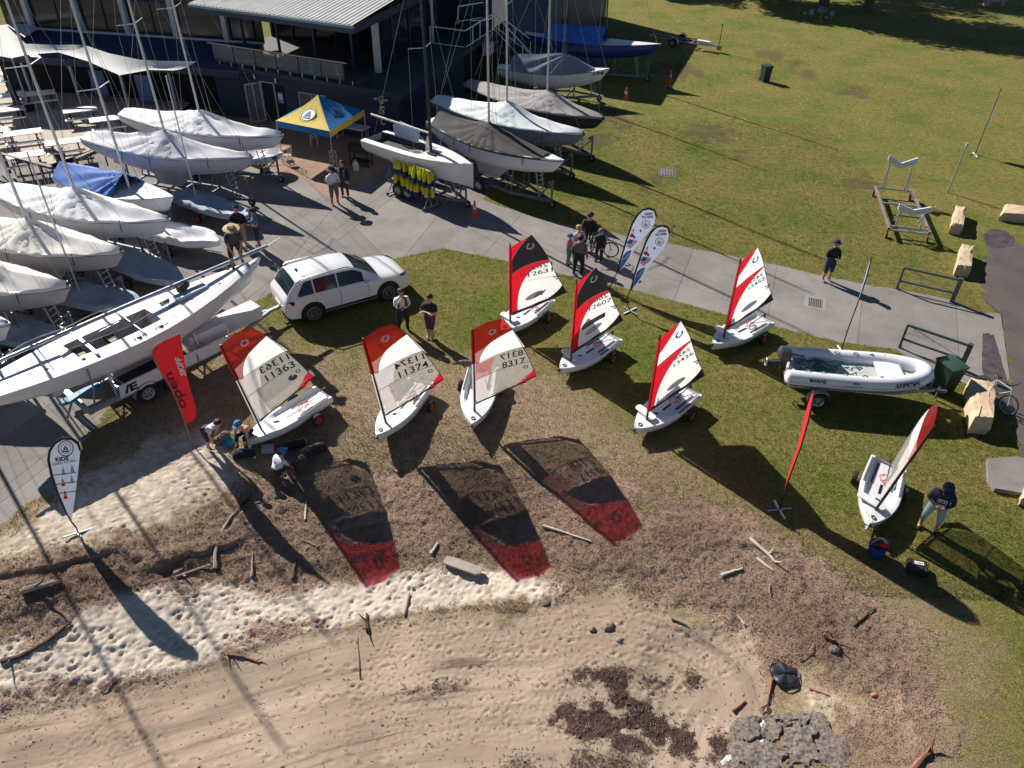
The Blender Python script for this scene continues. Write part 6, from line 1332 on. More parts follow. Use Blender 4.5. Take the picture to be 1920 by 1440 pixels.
    m.box((0, .094 * k, -.10 * k), (.045 * k, .012 * k, .008 * k)); hp_('face_features', m, [skin, M('eye_dark', (.03, .02, .02), .3)])
    if hat == 'cap':
        m = MB(); ring = []
        for i in range(5): a = i / 4 * 1.6; ring.append([((.112 * math.sin(a) + .003) * math.cos(b) * k, ((.112 * math.sin(a) + .003) * math.sin(b) * 1.1 - .01) * k, (.115 * math.cos(a) + .012) * k) for b in [j * math.pi / 7 for j in range(14)]])
        m.loft(ring, close=True); m.prism([(-.085 * k, .09 * k), (.085 * k, .09 * k), (.07 * k, .19 * k), (0, .215 * k), (-.07 * k, .19 * k)], .005 * k, .018 * k); hp_('cap', m, C_[hatc])
    elif hat == 'brim':
        m = MB(); prof = [(.02, .15), (.09, .145), (.105, .06), (.11, .03), (.23, .0), (.235, -.01), (.11, .012)]; m.loft([[(r * math.cos(b) * k, r * math.sin(b) * k, z * k) for b in [j * math.pi / 9 for j in range(18)]] for r, z in prof], close=True); m.poly([(.02 * k * math.cos(j), .02 * k * math.sin(j), .15 * k) for j in range(6)]); hp_('sun_hat', m, C_[hatc])
        m = MB(); m.tube([(.106 * math.cos(b) * k, .106 * math.sin(b) * k, .045 * k) for b in [j * math.pi / 9 for j in range(19)]], .012 * k, 5); hp_('hat_band', m, C_['black'])
    elif hat == 'helmet':
        m = MB(); ring = []
        for i in range(6): a = i / 5 * 1.65; ring.append([((.125 * math.sin(a) + .003) * math.cos(b) * k, ((.125 * math.sin(a) + .003) * math.sin(b) * 1.2 - .005) * k, (.13 * math.cos(a) + .015) * k) for b in [j * math.pi / 7 for j in range(14)]])
        m.loft(ring, close=True); hp_('helmet', m, C_[hatc])
    if extra: extra(root, k, lambda x, y, z: Vector(T(x, y, z)) * k)
    return root
def at(px, py, z=.012): p = GT(px, py); return (p.x, p.y, p.z + z)
def vest(root, k, T):
    for sg in (-1, 1):
        m = MB(); m.tube([T(sg * .10, -.09, .47), T(sg * .11, .03, .53), T(sg * .10, .16, .40), T(sg * .09, .17, .15)], [.03 * k, .035 * k, .04 * k, .04 * k], 7); m.build('life_vest', C_['grey'], root)
def scarf(root, k, T):
    m = MB(); m.tube([T(-.12, .15, .20), T(-.10, .10, .48), T(0, -.08, .54), T(.10, .10, .48), T(.13, .16, .18)], .035 * k, 7); m.build('scarf', C_['maroon'], root)
def logo(root, k, T):
    m = MB(); a = T(-.07, .172, .36); m.add([T(-.09, .185, .26), T(.09, .185, .26), T(.09, .185, .38), T(-.09, .185, .38)], [(0, 1, 2, 3)]); o = m.build('chest_patch', WHITEP, root, False)
    m = MB(); put_text(m, 'HH', lambda u, v: T(.075 - u, .19, .28 + v), 0, 0, .15, .08, False, .03); m.build('patch_lettering', INK, o, False, recalc=False)
def backprint(root, k, T):
    m = MB(); m.add([T(-.07, -.14, .34), T(.07, -.14, .34), T(0, -.13, .22)], [(0, 1, 2)]); m.build('back_print', C_['cap'], root, False)
person(at(629, 384), R(-60), 'man in white long sleeved shirt, grey shorts and wide dark hat near the marquee', 'white', 'grey', None, 1.78, arms='front', longs=True, longleg=False, hat='brim', hatc='char', skin=SKIN_D)
person(at(648, 369), R(-100), 'man in black hoodie and grey vest beside the white shirted man', 'black', 'char', None, 1.72, arms='down', extra=vest)
yd = sheer(.86) + YZ + .05; p3 = G(446, 497, yd)
person((p3.x, p3.y, yd), R(-62), 'man in straw hat and navy tee stepping on the yacht foredeck', 'navytee', 'black', 'black', 1.75, lean=.5, crouch=.06, arms='low', longs=False, longleg=False, hat='brim', hatc='straw', stride=.16, stance=.15, skin=SKIN_D)
person(at(456, 462), R(-80), 'man in black jacket and khaki shorts behind the straw hatted man', 'black', 'khaki', 'black', 1.80, arms='front', longleg=False)
person(at(487, 465), R(200), 'man in blue tee shirt and navy cap with hands clasped', 'blue', 'navy', 'black', 1.74, arms='front', longs=False, longleg=False, hat='cap', hatc='navy', skin=SKIN_D)
person(at(757, 620, 0), R(-70), 'youth in white hoodie and black trousers with hand at his chin', 'white', 'black', 'black', 1.70, arms='chin', extra=scarf, stance=.13)
person(at(808, 634, 0), R(-110), 'youth in black tee shirt and purple shorts with arms crossed', 'black', 'purple', None, 1.76, arms='cross', longs=False, longleg=False, stance=.06)
person(at(1101, 472), R(-100), 'cyclist in black jacket and helmet standing over a bicycle', 'black', 'char', 'black', 1.80, lean=.15, arms='reach', longleg=False, hat='helmet', hatc='char')
person(at(1122, 491), R(-120), 'child in black jacket and helmet beside the bicycle', 'black', 'black', 'black', 1.45, arms='down', hat='helmet', hatc='grey')
person(at(1081, 493), R(-60), 'woman in pale pink top with hand raised to her hair', 'pink', 'grey', 'white', 1.66, arms='chin', hair=HAIR_B)
person(at(1065, 496), R(-20), 'child in blue cap, coral vest and teal trousers', 'coral', 'teal', 'black', 1.35, arms='front', hat='cap', hatc='cap', hair=HAIR_B)
person(at(1083, 517), R(70), 'man in grey jacket and black jeans seen from behind', 'grey', 'black', 'white', 1.76, arms='down', stance=.13)
person(at(1547, 527), R(-75), 'man in black jacket and navy shorts alone beside the path', 'black', 'navy', None, 1.78, arms='front', longleg=False, hat='cap', hatc='navy')
person(at(1737, 992, 0), R(-118), 'man in navy hoodie with a white chest patch, looking at his phone', 'navy', 'aqua', 'black', 1.82, lean=.12, arms='phone', longs=True, longleg=False, hat='cap', hatc='navy', look=.55, stance=.15, extra=logo)
person(at(397, 838, 0), R(-20), 'dark haired child in lilac white tee bending over a bag', 'lilac', 'char', 'black', 1.45, lean=.95, crouch=.08, arms='low', longs=False, longleg=False)
person(at(470, 829, .05), R(-110), 'child in peach top and blue cap seated on the skiff bow', 'peach', 'black', 'black', 1.40, lean=.55, crouch=.42, arms='reach', hat='cap', hatc='cap', sit=True)
person(at(528, 893, 0), R(50), 'child in white tee and blue cap crouching beside the bags', 'white', 'char', 'black', 1.40, lean=.45, crouch=.50, arms='reach', longs=False, hat='cap', hatc='cap', extra=backprint, longleg=False)
# ================================================================ FEATHER FLAGS
def vplane(base, theta, lean=0.0):
    """map a photo pixel to (s,h) on the upright plane through a foot, heading theta"""
    b = GT(*base); d = Vector((math.cos(theta), math.sin(theta), 0)); n0 = Vector((-d.y, d.x, 0)); u_ = Vector((0, 0, math.cos(lean))) + n0 * math.sin(lean); n = n0 * math.cos(lean) - Vector((0, 0, math.sin(lean))); o = Vector((0, 0, CAMH))
    def f(x, y):
        r = Vector(tuple(_fw + _rt * (x - 960) / F_PX - _up * (y - 720) / F_PX)); t = (b - o).dot(n) / r.dot(n); p = o + r * t; return ((p - b).dot(d), (p - b).dot(u_))
    return b, f
FL_RED = M('flag_red', (.72, .015, .025), .7, .08, 4, .15, 9, transl=.25); FL_WHITE = M('flag_white', (.60, .65, .80), .7, .05, 4, .15, 9, transl=.22); FL_BLUE = M('flag_blue', (.06, .16, .50), .7, .15, 6, transl=.22); FL_SKY = M('flag_sky', (.30, .44, .72), .7, .12, 6, transl=.22); FL_NAVY = M('flag_navy_edge', (.012, .016, .035), .7, .1, 6); FL_PINK = M('flag_pink', (.70, .42, .46), .7, .1, 5, transl=.2); FL_GREEN = M('flag_green', (.12, .38, .14), .7, .1, 5)
FL_BROWN = M('flag_maroon_ink', (.10, .012, .03), .7, .1, 6); FL_YEL = M('flag_yellow', (.75, .50, .05), .7, .1, 6)
def feather(base, theta, outline, pole, label, cloth_m, group='feather flags', bill=.05, legs=True, sleeve=FL_NAVY, pix=True, lean=0.0):
    b, f = vplane(base, theta, lean); root = empty('feather_flag', b, theta, label, 'flag', group); root.rotation_euler = (-lean, 0, theta)
    mp = f if pix else (lambda s, h: (s, h))
    W = lambda x, y, off=0.0: (lambda sh: (sh[0], bill * math.sin(sh[1] * 1.9 + sh[0] * 2.2) + off, sh[1]))(mp(x, y))
    def patch(name, poly, mat, off, par=None, step=None):
        mb = MB(); pl = [mp(*p) for p in poly]
        for c in cells(pl, step or .2): mb.poly([(s, bill * math.sin(h * 1.9 + s * 2.2) + off, h) for s, h in c])
        o = mb.build(name, mat, par or root, True, recalc=False); bb = bmesh.new(); bb.from_mesh(o.data); bmesh.ops.remove_doubles(bb, verts=bb.verts, dist=.0004); bmesh.ops.triangulate(bb, faces=bb.faces); bmesh.ops.recalc_face_normals(bb, faces=bb.faces); bb.to_mesh(o.data); bb.free(); return o
    cl2 = patch('banner', outline, cloth_m, 0)
    m = MB(); m.tube([(0, 0, 0)] + [W(*p) for p in pole], [.022] + [.02] * (len(pole) - 2) + [.012, .008] if len(pole) > 2 else .018, 7); m.build('pole', BLACKP if sleeve is FL_NAVY else sleeve, root)
    if legs:
        for k in range(2): m = MB(); a = .5 + k * 1.571; m.bar((-.34 * math.cos(a), -.34 * math.sin(a), .03), (.34 * math.cos(a), .34 * math.sin(a), .03 + .001 * k), .05, .035); m.build('ground_foot', GALV if k else WHITEP, root, False)
    return root, cl2, W, patch
def text_on(par, s, W, x0, y0, wd, ht, mat, off, rot=0.0, bold=.02, name='lettering', shear=0.0):
    m = MB(); put_text(m, s, lambda u, v: W(u, -v, off), x0, -y0, wd, ht, False, bold, rot, shear); return m.build(name, mat, par, False, recalc=False)
def badge(par, W, cx, cy, r, off, mat=INK):
    m = MB(); n = 24
    for q in range(n):
        a, b = q * 6.2832 / n, (q + 1) * 6.2832 / n
        for r0, r1 in ((.88, 1.0), (.60, .66)): m.poly([W(cx + r * r1 * math.cos(a), cy - r * r1 * math.sin(a), off), W(cx + r * r1 * math.cos(b), cy - r * r1 * math.sin(b), off), W(cx + r * r0 * math.cos(b), cy - r * r0 * math.sin(b), off), W(cx + r * r0 * math.cos(a), cy - r * r0 * math.sin(a), off)])
    m.build('club_badge_ring', mat, par, False)
    m = MB(); m.poly([W(cx - .05 * r, cy - .5 * r, off), W(cx - .05 * r, cy + .2 * r, off), W(cx - .35 * r, cy + .2 * r, off)]); m.poly([W(cx + .05 * r, cy - .4 * r, off), W(cx + .35 * r, cy + .2 * r, off), W(cx + .05 * r, cy + .2 * r, off)]); m.poly([W(cx - .45 * r, cy + .28 * r, off), W(cx + .45 * r, cy + .28 * r, off), W(cx + .3 * r, cy + .45 * r, off), W(cx - .35 * r, cy + .45 * r, off)]); m.build('club_badge_boat', mat, par, False)
# teardrop flag on the sand
r, c, W, P = feather((147, 1001), R(10), [(134, 978), (122, 958), (108, 925), (97, 890), (92, 862), (95, 845), (104, 830), (118, 822), (134, 823), (146, 831), (151, 843), (148, 875), (142, 920), (137, 955)], [(143, 990), (134, 979), (121, 958), (107, 925), (95, 890), (90, 862), (93, 844), (103, 828), (118, 820), (135, 821), (147, 829), (152, 842)], 'white teardrop flag reading KIDS LEARN TO SAIL standing on the sand', FL_WHITE, bill=.02, lean=R(17))
P('edge_band', [(134, 980), (120, 958), (106, 925), (94, 890), (89, 862), (92, 844), (102, 828), (118, 819), (135, 820), (147, 828), (153, 842), (149, 845), (145, 833), (134, 825), (118, 824), (105, 832), (96, 846), (94, 862), (99, 890), (110, 925), (124, 958)], FL_NAVY, -.006)
text_on(c, 'KIDS', W, 105, 865, 25, 8, INK, -.012, .12, .05); text_on(c, 'LEARN TO SAIL', W, 99, 873, 45, 5, INK, -.012, .2, .01); badge(c, W, 124, 840, 15, -.012)
for k, (x, y, col) in enumerate(((118, 885, FL_SKY), (135, 880, FL_SKY), (117, 906, FL_RED), (134, 900, FL_SKY), (121, 930, FL_RED))):
    P('printed_boat', [(x, y - 12), (x + 6, y + 5), (x - 2, y + 6)], col, -.012); 
    if col is FL_RED: P('printed_stripe', [(x, y - 4), (x + 4, y - 3), (x + 5, y), (x - 1, y)], FL_YEL, -.016)
for y in (890, 908, 926): P('printed_wave', [(100 + (y - 890) * .2, y), (120, y - 3), (144, y - 6), (143, y - 4), (120, y - 1), (101 + (y - 890) * .2, y + 2)], FL_GREEN, -.009)
# red flag by the trailer
r, c, W, P = feather((362, 836), R(-10), [(337, 627), (341, 645), (346, 668), (352, 700), (359, 732), (367, 765), (366, 782), (357, 792), (346, 799), (339, 775), (328, 748), (318, 725), (300, 694), (286, 666), (288, 655), (297, 647), (312, 637)], [(354, 818), (347, 800), (339, 776), (328, 749), (317, 725), (299, 695), (285, 666), (287, 654), (296, 645), (312, 635), (337, 626)], 'red feather flag reading open SKIFF beside the yacht trailer', FL_RED, bill=.05, lean=R(12), legs=False, sleeve=M('bamboo_pole', (.35, .24, .12), .6, .2, 9))
text_on(c, 'open', W, 356, 762, 74, 19, FL_BROWN, -.012, R(112), .02); text_on(c, 'SKIFF', W, 352, 702, 38, 11, WHITEP, -.012, R(108), .04, shear=.2)
# the two learn-to-sail feathers on the path
for base, dx, dy, lb_ in (((1138, 548), 0, 0, 'white feather flag reading LEARN TO SAIL, nearer the group of people'), ((1181, 584), 25.5, 32.5, 'white feather flag reading LEARN TO SAIL, nearer the red sail')):
    q = lambda pts: [(x + dx, y + dy) for x, y in pts]
    r, c, W, P = feather(base, R(12), q([(1158, 512), (1166, 478), (1176, 447), (1186, 420), (1196, 404), (1206, 395), (1216, 392), (1226, 395), (1230, 404), (1228, 418), (1220, 433), (1206, 448), (1192, 462), (1181, 482), (1170, 500)]), q([(1149, 530), (1157, 512), (1165, 478), (1175, 446), (1185, 419), (1195, 402), (1206, 393), (1216, 390), (1227, 393), (1231, 404), (1229, 416)]), lb_, FL_WHITE, bill=.03, legs=(dx > 0))
    P('edge_band', q([(1157, 513), (1164, 478), (1174, 446), (1184, 419), (1194, 402), (1206, 392), (1216, 389), (1228, 392), (1232, 404), (1229, 407), (1226, 396), (1216, 393), (1206, 396), (1197, 405), (1187, 421), (1177, 447), (1167, 478), (1160, 511)]), FL_NAVY, -.006)
    text_on(c, 'LEARN', W, 1209 + dx, 404 + dy, 15, 4.5, INK, -.012, .1, .05); text_on(c, 'TO SAIL', W, 1203 + dx, 411 + dy, 23, 5, INK, -.012, .12, .05); badge(c, W, 1211 + dx, 421 + dy, 8, -.012)
    P('printed_blob', q([(1160, 510), (1168, 478), (1176, 470), (1184, 468), (1180, 480), (1170, 497)]), FL_BLUE, -.009); P('printed_blob', q([(1178, 452), (1186, 448), (1196, 452), (1188, 460), (1180, 466), (1174, 460)]), FL_PINK, -.010); P('printed_blob', q([(1174, 455), (1180, 447), (1187, 450), (1183, 457)]), FL_BLUE, -.013); P('printed_blob', q([(1180, 441), (1185, 436), (1189, 441), (1184, 446)]), FL_RED, -.013); P('printed_blob', q([(1185, 432), (1189, 428), (1188, 437)]), FL_GREEN, -.013); P('printed_spot', q([(1199, 432), (1202, 430), (1204, 433), (1201, 436)]), FL_BLUE, -.013); P('printed_spot', q([(1186, 444), (1189, 441), (1192, 444), (1189, 448)]), FL_BLUE, -.013); P('printed_spray', q([(1166, 487), (1176, 474), (1183, 470), (1176, 484)]), FL_SKY, -.013)
# flags seen edge-on: built at real width, turned along the line of sight
OUT = [(.02, .95), (.02, 2.2), (.08, 2.9), (.2, 3.25), (.38, 3.42), (.58, 3.40), (.74, 3.22), (.80, 2.95), (.74, 2.4), (.55, 1.7), (.30, 1.15)]; POL = [(0, .9), (0, 2.2), (.06, 2.92), (.19, 3.28), (.38, 3.45), (.60, 3.42), (.76, 3.22)]
for base, th, col, lb_, sc, lg in (((1577, 659), 66, FL_SKY, 'pale blue feather flag seen edge-on beside the inflatable boat', 1.0, True), ((1828, 291), 55, FL_SKY, 'slim pale feather flag seen edge-on at the far right of the lawn', 1.0, True), ((1461, 957), 72, FL_RED, 'tall narrow red flag reading open SKIFF beside the lone edge-on skiff', 1.06, True)):
    S_ = lambda pts: [(s * sc, h * sc) for s, h in pts]
    O2 = OUT if col is not FL_RED else [(.02, .42)] + OUT[1:-1] + [(.42, .85)]
    r, c, W, P = feather(base, R(th), S_(O2), S_(POL), lb_, col, pix=False, legs=lg, bill=.02)
    if col is FL_RED:
        def tx(s, h, off): return (s, .02 * math.sin(h * 1.9 + s * 2.2) - off, h)
        m = MB(); put_text(m, 'open', lambda u, v: tx(.52 - v, 1.6 + u, .012), 0, 0, 1.0, .34, False, .02); m.build('lettering', INK, c, False, recalc=False); m = MB(); put_text(m, 'SKIFF', lambda u, v: tx(.62 - v, 2.65 + u, .012), 0, 0, .5, .18, False, .03); m.build('lettering', WHITEP, c, False, recalc=False)
# ================================================================ INFLATABLE BOAT
RW = M('inflatable_white', (.70, .72, .76), .4, .05, 3); RB = M('inflatable_blue_band', (.025, .08, .40), .45, .1, 4); RG_ = M('inflatable_floor_grey', (.45, .47, .47), .6, .1, 4)
rb0, rb1 = G(1476, 684, .95), G(1746, 706, .95); rh = ang(rb0, rb1); RLn = (rb1 - rb0).xy.length
rib = empty('inflatable_boat', (rb0.x, rb0.y, 0), rh, 'white inflatable boat with blue band and outboard motor on a trailer', 'inflatable boat')
RZ = .95; tr_ = .235; Lr = RLn - .1
def tubepath(sg): return [(-.18, sg * .66, RZ), (.25, sg * .67, RZ), (Lr * .45, sg * .70, RZ), (Lr * .68, sg * .66, RZ + .03), (Lr * .84, sg * .50, RZ + .08), (Lr * .94, sg * .27, RZ + .13), (Lr * .97, 0, RZ + .15)]
def smoothp(pts, n=5):
    out = []; P = [Vector(p) for p in pts]
    for i in range(len(P) - 1):
        p0, p1, p2, p3 = P[max(i - 1, 0)], P[i], P[i + 1], P[min(i + 2, len(P) - 1)]
        for k in range(n):
            t = k / n; out.append(.5 * ((2 * p1) + (p2 - p0) * t + (2 * p0 - 5 * p1 + 4 * p2 - p3) * t * t + (3 * p1 - p0 - 3 * p2 + p3) * t ** 3))
    return out + [P[-1]]
full = smoothp(tubepath(-1) + tubepath(1)[::-1][1:])
m = MB(); n = len(full); rs = [tr_ * (.35 if i in (0, n - 1) else (.8 if i in (1, n - 2) else 1)) for i in range(n)]; m.tube(full, rs, 16); tubeo = m.build('side_tube', RW, rib, True, ang=60)
m = MB(); band = [Vector((p.x, p.y, p.z)) for p in full]; rows = [[], []]
for i, p in enumerate(full):
    d = (full[min(i + 1, n - 1)] - full[max(i - 1, 0)]).normalized(); o_ = Vector((d.y, -d.x, 0)).normalized()
    rr_ = rs[i] + .006
    for q, a in enumerate((-.02, -.78)): rows[q].append(p + o_ * rr_ * math.cos(a) + Vector((0, 0, rr_ * math.sin(a))))
m.loft(rows); m.build('rubbing_band', RB, tubeo, True)
m = MB(); m.tube([p + Vector((0, 0, -.02)) + (Vector(((full[min(i + 1, n - 1)] - full[max(i - 1, 0)]).y, -(full[min(i + 1, n - 1)] - full[max(i - 1, 0)]).x, 0)).normalized() * (rs[i] + .01)) for i, p in enumerate(full)], .014, 5); m.build('rub_strake', WHITEP, tubeo)
m = MB(); secs = []
for t in (0, .2, .4, .6, .78, .9): b = .52 * (1 - max(0, t - .5) ** 2 * 2.6); secs.append([(t * Lr, -b, RZ - .12 + .1 * t), (t * Lr, -b * .55, RZ - .3 + .25 * t * t), (t * Lr, 0, RZ - .45 + .40 * t * t), (t * Lr, b * .55, RZ - .3 + .25 * t * t), (t * Lr, b, RZ - .12 + .1 * t)])
m.loft(secs); m.build('hull', RG_, rib)
m = MB(); m.loft([[(t * Lr, -b, RZ - .10 + .1 * t), (t * Lr, 0, RZ - .11 + .1 * t), (t * Lr, b, RZ - .10 + .1 * t)] for t, b in ((.0, .52), (.3, .53), (.6, .50), (.8, .36), (.9, .16))]); m.build('floor', RG_, rib)
m = MB(); m.box((Lr * .72, 0, RZ + .10), (.75, .8, .08)); m.build('bow_locker', RW, rib, False); m = MB(); m.box((.1, 0, RZ - .05), (.08, 1.0, .42)); m.build('transom', RG_, rib, False)
m = MB(); m.box((-.12, 0, RZ + .38), (.34, .26, .34), taper=.8); m.build('engine_cowl', BLACKP, rib, False); m = MB(); m.box((-.12, 0, RZ + .05), (.16, .14, .5)); m.bar((-.12, 0, RZ + .1), (-.62, .05, RZ + .02), .13); m.bar((.0, 0, RZ + .42), (.42, -.1, RZ + .46), .05); m.build('engine_leg', BLACKP, rib, False)
m = MB(); m.torus((-.66, .05, RZ + .02), .13, .015, 18, 6, 'X'); m.build('propeller_guard', ALU, rib)
for k in range(3): m = MB(); a = k * 2.094; m.add([(-.66, .05, RZ + .02), (-.64, .05 + .11 * math.cos(a), RZ + .02 + .11 * math.sin(a)), (-.68, .05 + .11 * math.cos(a + .6), RZ + .02 + .11 * math.sin(a + .6))], [(0, 1, 2)]); m.build('propeller_blade', ALU, rib, False)
for sg in (-1, 1):
    for x in (.5, .95, 1.6, 2.2, 2.7, 3.1):
        yy = sg * (.68 - .02 * abs(x - 1.7)); m = MB(); m.tube([(x - .08, yy - sg * .05, RZ + tr_ * .96), (x, yy - sg * .05, RZ + tr_ + .035), (x + .08, yy - sg * .05, RZ + tr_ * .96)], .014, 5); m.build('grab_handle', BLACKP if x > 2 else GREYP, rib)
def rside(x, v, off=.008):                                             # on the near side of the tube
    i = min(range(n // 2), key=lambda k: abs(full[k].x - x)); k = i + (1 if full[i].x < x else -1); k = max(0, min(n // 2, k)); a, b = full[i], full[k]; t = 0 if abs(b.x - a.x) < 1e-6 else (x - a.x) / (b.x - a.x); p = a.lerp(b, t)
    d = (full[min(i + 1, n - 1)] - full[max(i - 1, 0)]).normalized(); o_ = Vector((d.y, -d.x, 0)).normalized(); th = .05 + v / tr_; return p + o_ * (tr_ + off) * math.cos(th) + Vector((0, 0, (tr_ + off) * math.sin(th)))
m = MB(); put_text(m, 'AHP976N', lambda u, v: rside(Lr * .70 + u, v), 0, 0, .72, .15, False, .04); m.build('registration', INK, tubeo, False, recalc=False)
m = MB(); put_text(m, 'MARINE', lambda u, v: rside(.52 + u, v + .03), 0, 0, .5, .11, False, .03); m.build('maker_lettering', INK, tubeo, False, recalc=False)
m = MB(); m.poly([rside(1.75 + a, b) for a, b in ((0, .10), (.15, .16), (.30, .10), (.2, .07))]); m.build('dealer_emblem', M('teal_print', (.03, .30, .34), .5), tubeo, False); m = MB(); put_text(m, 'HARBOUR', lambda u, v: rside(1.62 + u, v - .02), 0, 0, .5, .055, False, .01); m.build('dealer_lettering', INK_G, tubeo, False, recalc=False)
rp = random.Random(5); net = empty('green_rope_pile', (rib.location.x + math.cos(rh) * 1.0 - math.sin(rh) * -.1, rib.location.y + math.sin(rh) * 1.0 + math.cos(rh) * -.1, RZ - .08), rh, 'tangle of dark green rope lying in the inflatable boat', 'rope')
for k in range(5):
    m = MB(); pts = [(rp.uniform(-.55, .1), rp.uniform(-.35, .35), .03)]
    for i in range(22): pts.append((max(-.7, min(1.5, pts[-1][0] + rp.uniform(-.28, .34))), max(-.42, min(.42, pts[-1][1] + rp.uniform(-.2, .2))), .04 + rp.random() * .14))
    m.tube(smoothp(pts, 3), .017, 5); m.build('rope_strand', M('green_rope', (.015, .11, .09), .8, .25, 30), net)
rtr = empty('inflatable_trailer', (rb0.x, rb0.y, 0), rh, 'single axle galvanised trailer under the inflatable boat', 'trailer')
for sg in (-1, 1):
    m = MB(); m.bar((0, sg * .5, .5), (Lr * .75, sg * .45, .5), .08); m.bar((Lr * .75, sg * .45, .5), (Lr + .35, 0, .45), .08); m.build('rail', GALV, rtr, False); wheel(rtr, (.95, sg * .88, .29), .29, .18, ALLOY, hubr=.6, spokes=5)
    m = MB(); rows = [[(.95 + .36 * math.cos(a), sg * .88 + yy, .30 + .36 * math.sin(a)) for a in [math.pi * i / 9 for i in range(10)]] for yy in (-.12, .12)]; m.loft(rows); m.build('mudguard', GALV, rtr, True, ang=80)
m = MB(); m.bar((.95, -.9, .36), (.95, .9, .36), .07); m.build('axle', GALV, rtr, False); m = MB(); m.bar((Lr + .3, 0, .45), (Lr + .75, 0, .42), .08); m.bar((Lr + .2, 0, .45), (Lr + .2, 0, .95), .06); m.bar((Lr + .55, .1, .5), (Lr + .55, .1, .05), .05); m.build('drawbar', M('trailer_navy', (.10, .13, .20), .5, .2, 6, metal=.4), rtr, False)

# ================================================================ SPORTS BOAT BESIDE THE WALL
sb0, sb1 = G(700, 252, 2.1), G(887, 312, 2.1); sh_ = ang(sb0, sb1); SL = (sb1 - sb0).xy.length
spb = empty('sports_boat', (sb0.x, sb0.y, 0), sh_, 'open white sports boat with boom and dark mast beside the life jacket rack', 'sailing boat')
hbm = lambda t: 1.0 * (.86 + .4 * t - .5 * t * t) if t < .45 else max(.02, .96 * (1 - ((t - .45) / .55) ** 1.9))
m = MB(); secs = []; ts2 = [0, .1, .2, .3, .45, .6, .72, .84, .93, .98, 1.0]
for t in ts2: b = hbm(t); s = 2.05 + .12 * t; d = .68 + .42 * t; secs.append([(t * SL, -b, s), (t * SL, -b * .93, s - .5 * d), (t * SL, -b * .6, s - .92 * d), (t * SL, 0, s - d), (t * SL, b * .6, s - .92 * d), (t * SL, b * .93, s - .5 * d), (t * SL, b, s)])
m.loft(secs); m.poly(secs[0]); m.poly(secs[-1]); m.build('hull', M('yacht_white', (.72, .70, .72)), spb)
m = MB(); secs = []
for t in ts2:
    b = hbm(t); s = 2.055 + .12 * t; c = 1 if t < .5 else 0; w_ = .62 * b; secs.append([(t * SL, -b, s), (t * SL, -w_ - .03, s + .03), (t * SL, -w_, s - .3 * c + .04 * (1 - c)), (t * SL, 0, s - .32 * c + .1 * (1 - c)), (t * SL, w_, s - .3 * c + .04 * (1 - c)), (t * SL, w_ + .03, s + .03), (t * SL, b, s)])
m.loft(secs)
for i in range(len(m.f)): m.mi[i] = 1 if (1 <= i % 6 <= 4 and ts2[i // 6] < .45) else 0
m.build('deck', [M('yacht_deck_white', (.80, .80, .80)), M('cockpit_charcoal', (.05, .05, .055), .8, .2, 6)], spb, True, ang=30)
xm_ = .60 * SL; m = MB(); m.tube([(xm_, 0, 2.1), (xm_ - .1, 0, 6), (xm_ - .3, 0, 10.8)], [.07, .065, .04], 10); ms_ = m.build('mast', BLACKP, spb); m = MB()
for sg in (-1, 1): m.tube([(xm_ - .12, 0, 6.6), (xm_ - .4, sg * .7, 6.65)], .018, 6)
m.build('spreader', ALU, ms_); m = MB(); m.tube([(xm_ - .06, 0, 3.0), (.02 * SL, -.15, 3.12)], .05, 8); m.build('boom', M('boom_pale', (.66, .62, .58), .5, .08, 5), spb); m = MB(); m.tube([(xm_, 0, 2.3), (xm_ - 1.0, -.02, 3.02)], .03, 6); m.build('boom_vang', ALU, spb)
m = MB(); m.box((xm_ + .3, -.12, 2.24), (.5, .55, .03)); m.build('fore_hatch', M('hatch_dark', (.07, .06, .09), .3, .1, 4), spb, False); m = MB(); m.prism([(0, 0), (1.5, .0), (1.6, .62), (.4, .78), (-.1, .5)], -.02, .02, lambda x, z, y: (x + .9, y + .55, z + 2.1)); m.build('rudder_blade', M('chute_pale_blue', (.42, .52, .62)), spb, False)
m = MB(); m.tube([(1.2, .7, 2.1), (1.2, .75, 2.7), (2.0, .72, 2.72), (2.05, .7, 2.1)], .016, 6); m.build('stern_rail', ALU, spb); m = MB(); m.ball((xm_ - .12, -.02, 2.62), (.10, .10, .28), 8, 8); m.build('mast_sleeve', WHITEP, spb); strap_rope(spb, ROPE_W, 9, (xm_ - .7, -.2, 2.0), .42)
for a, b in (((xm_ - .25, 0, 10), (SL * .97, 0, 2.2)), ((xm_ - .3, 0, 10.5), (.05, 0, 2.1)), ((xm_ - .4, .7, 6.65), (xm_ - .2, .9, 2.1)), ((xm_ - .4, -.7, 6.65), (xm_ - .2, -.9, 2.1))): m = MB(); m.tube([a, b], .008, 4); m.build('stay_wire', WIRE, ms_)
m = MB(); m.prism([(.48 * SL, 1.5), (.62 * SL, 1.5), (.60 * SL, .5), (.50 * SL, .5)], -.05, .05, lambda x, z, y: (x, y, z)); m.build('keel', WHITEP, spb, False)
boat_trailer(SL, sh_, (sb0.x, sb0.y, 0), 'steel trailer under the open white sports boat', zoff=-.15)
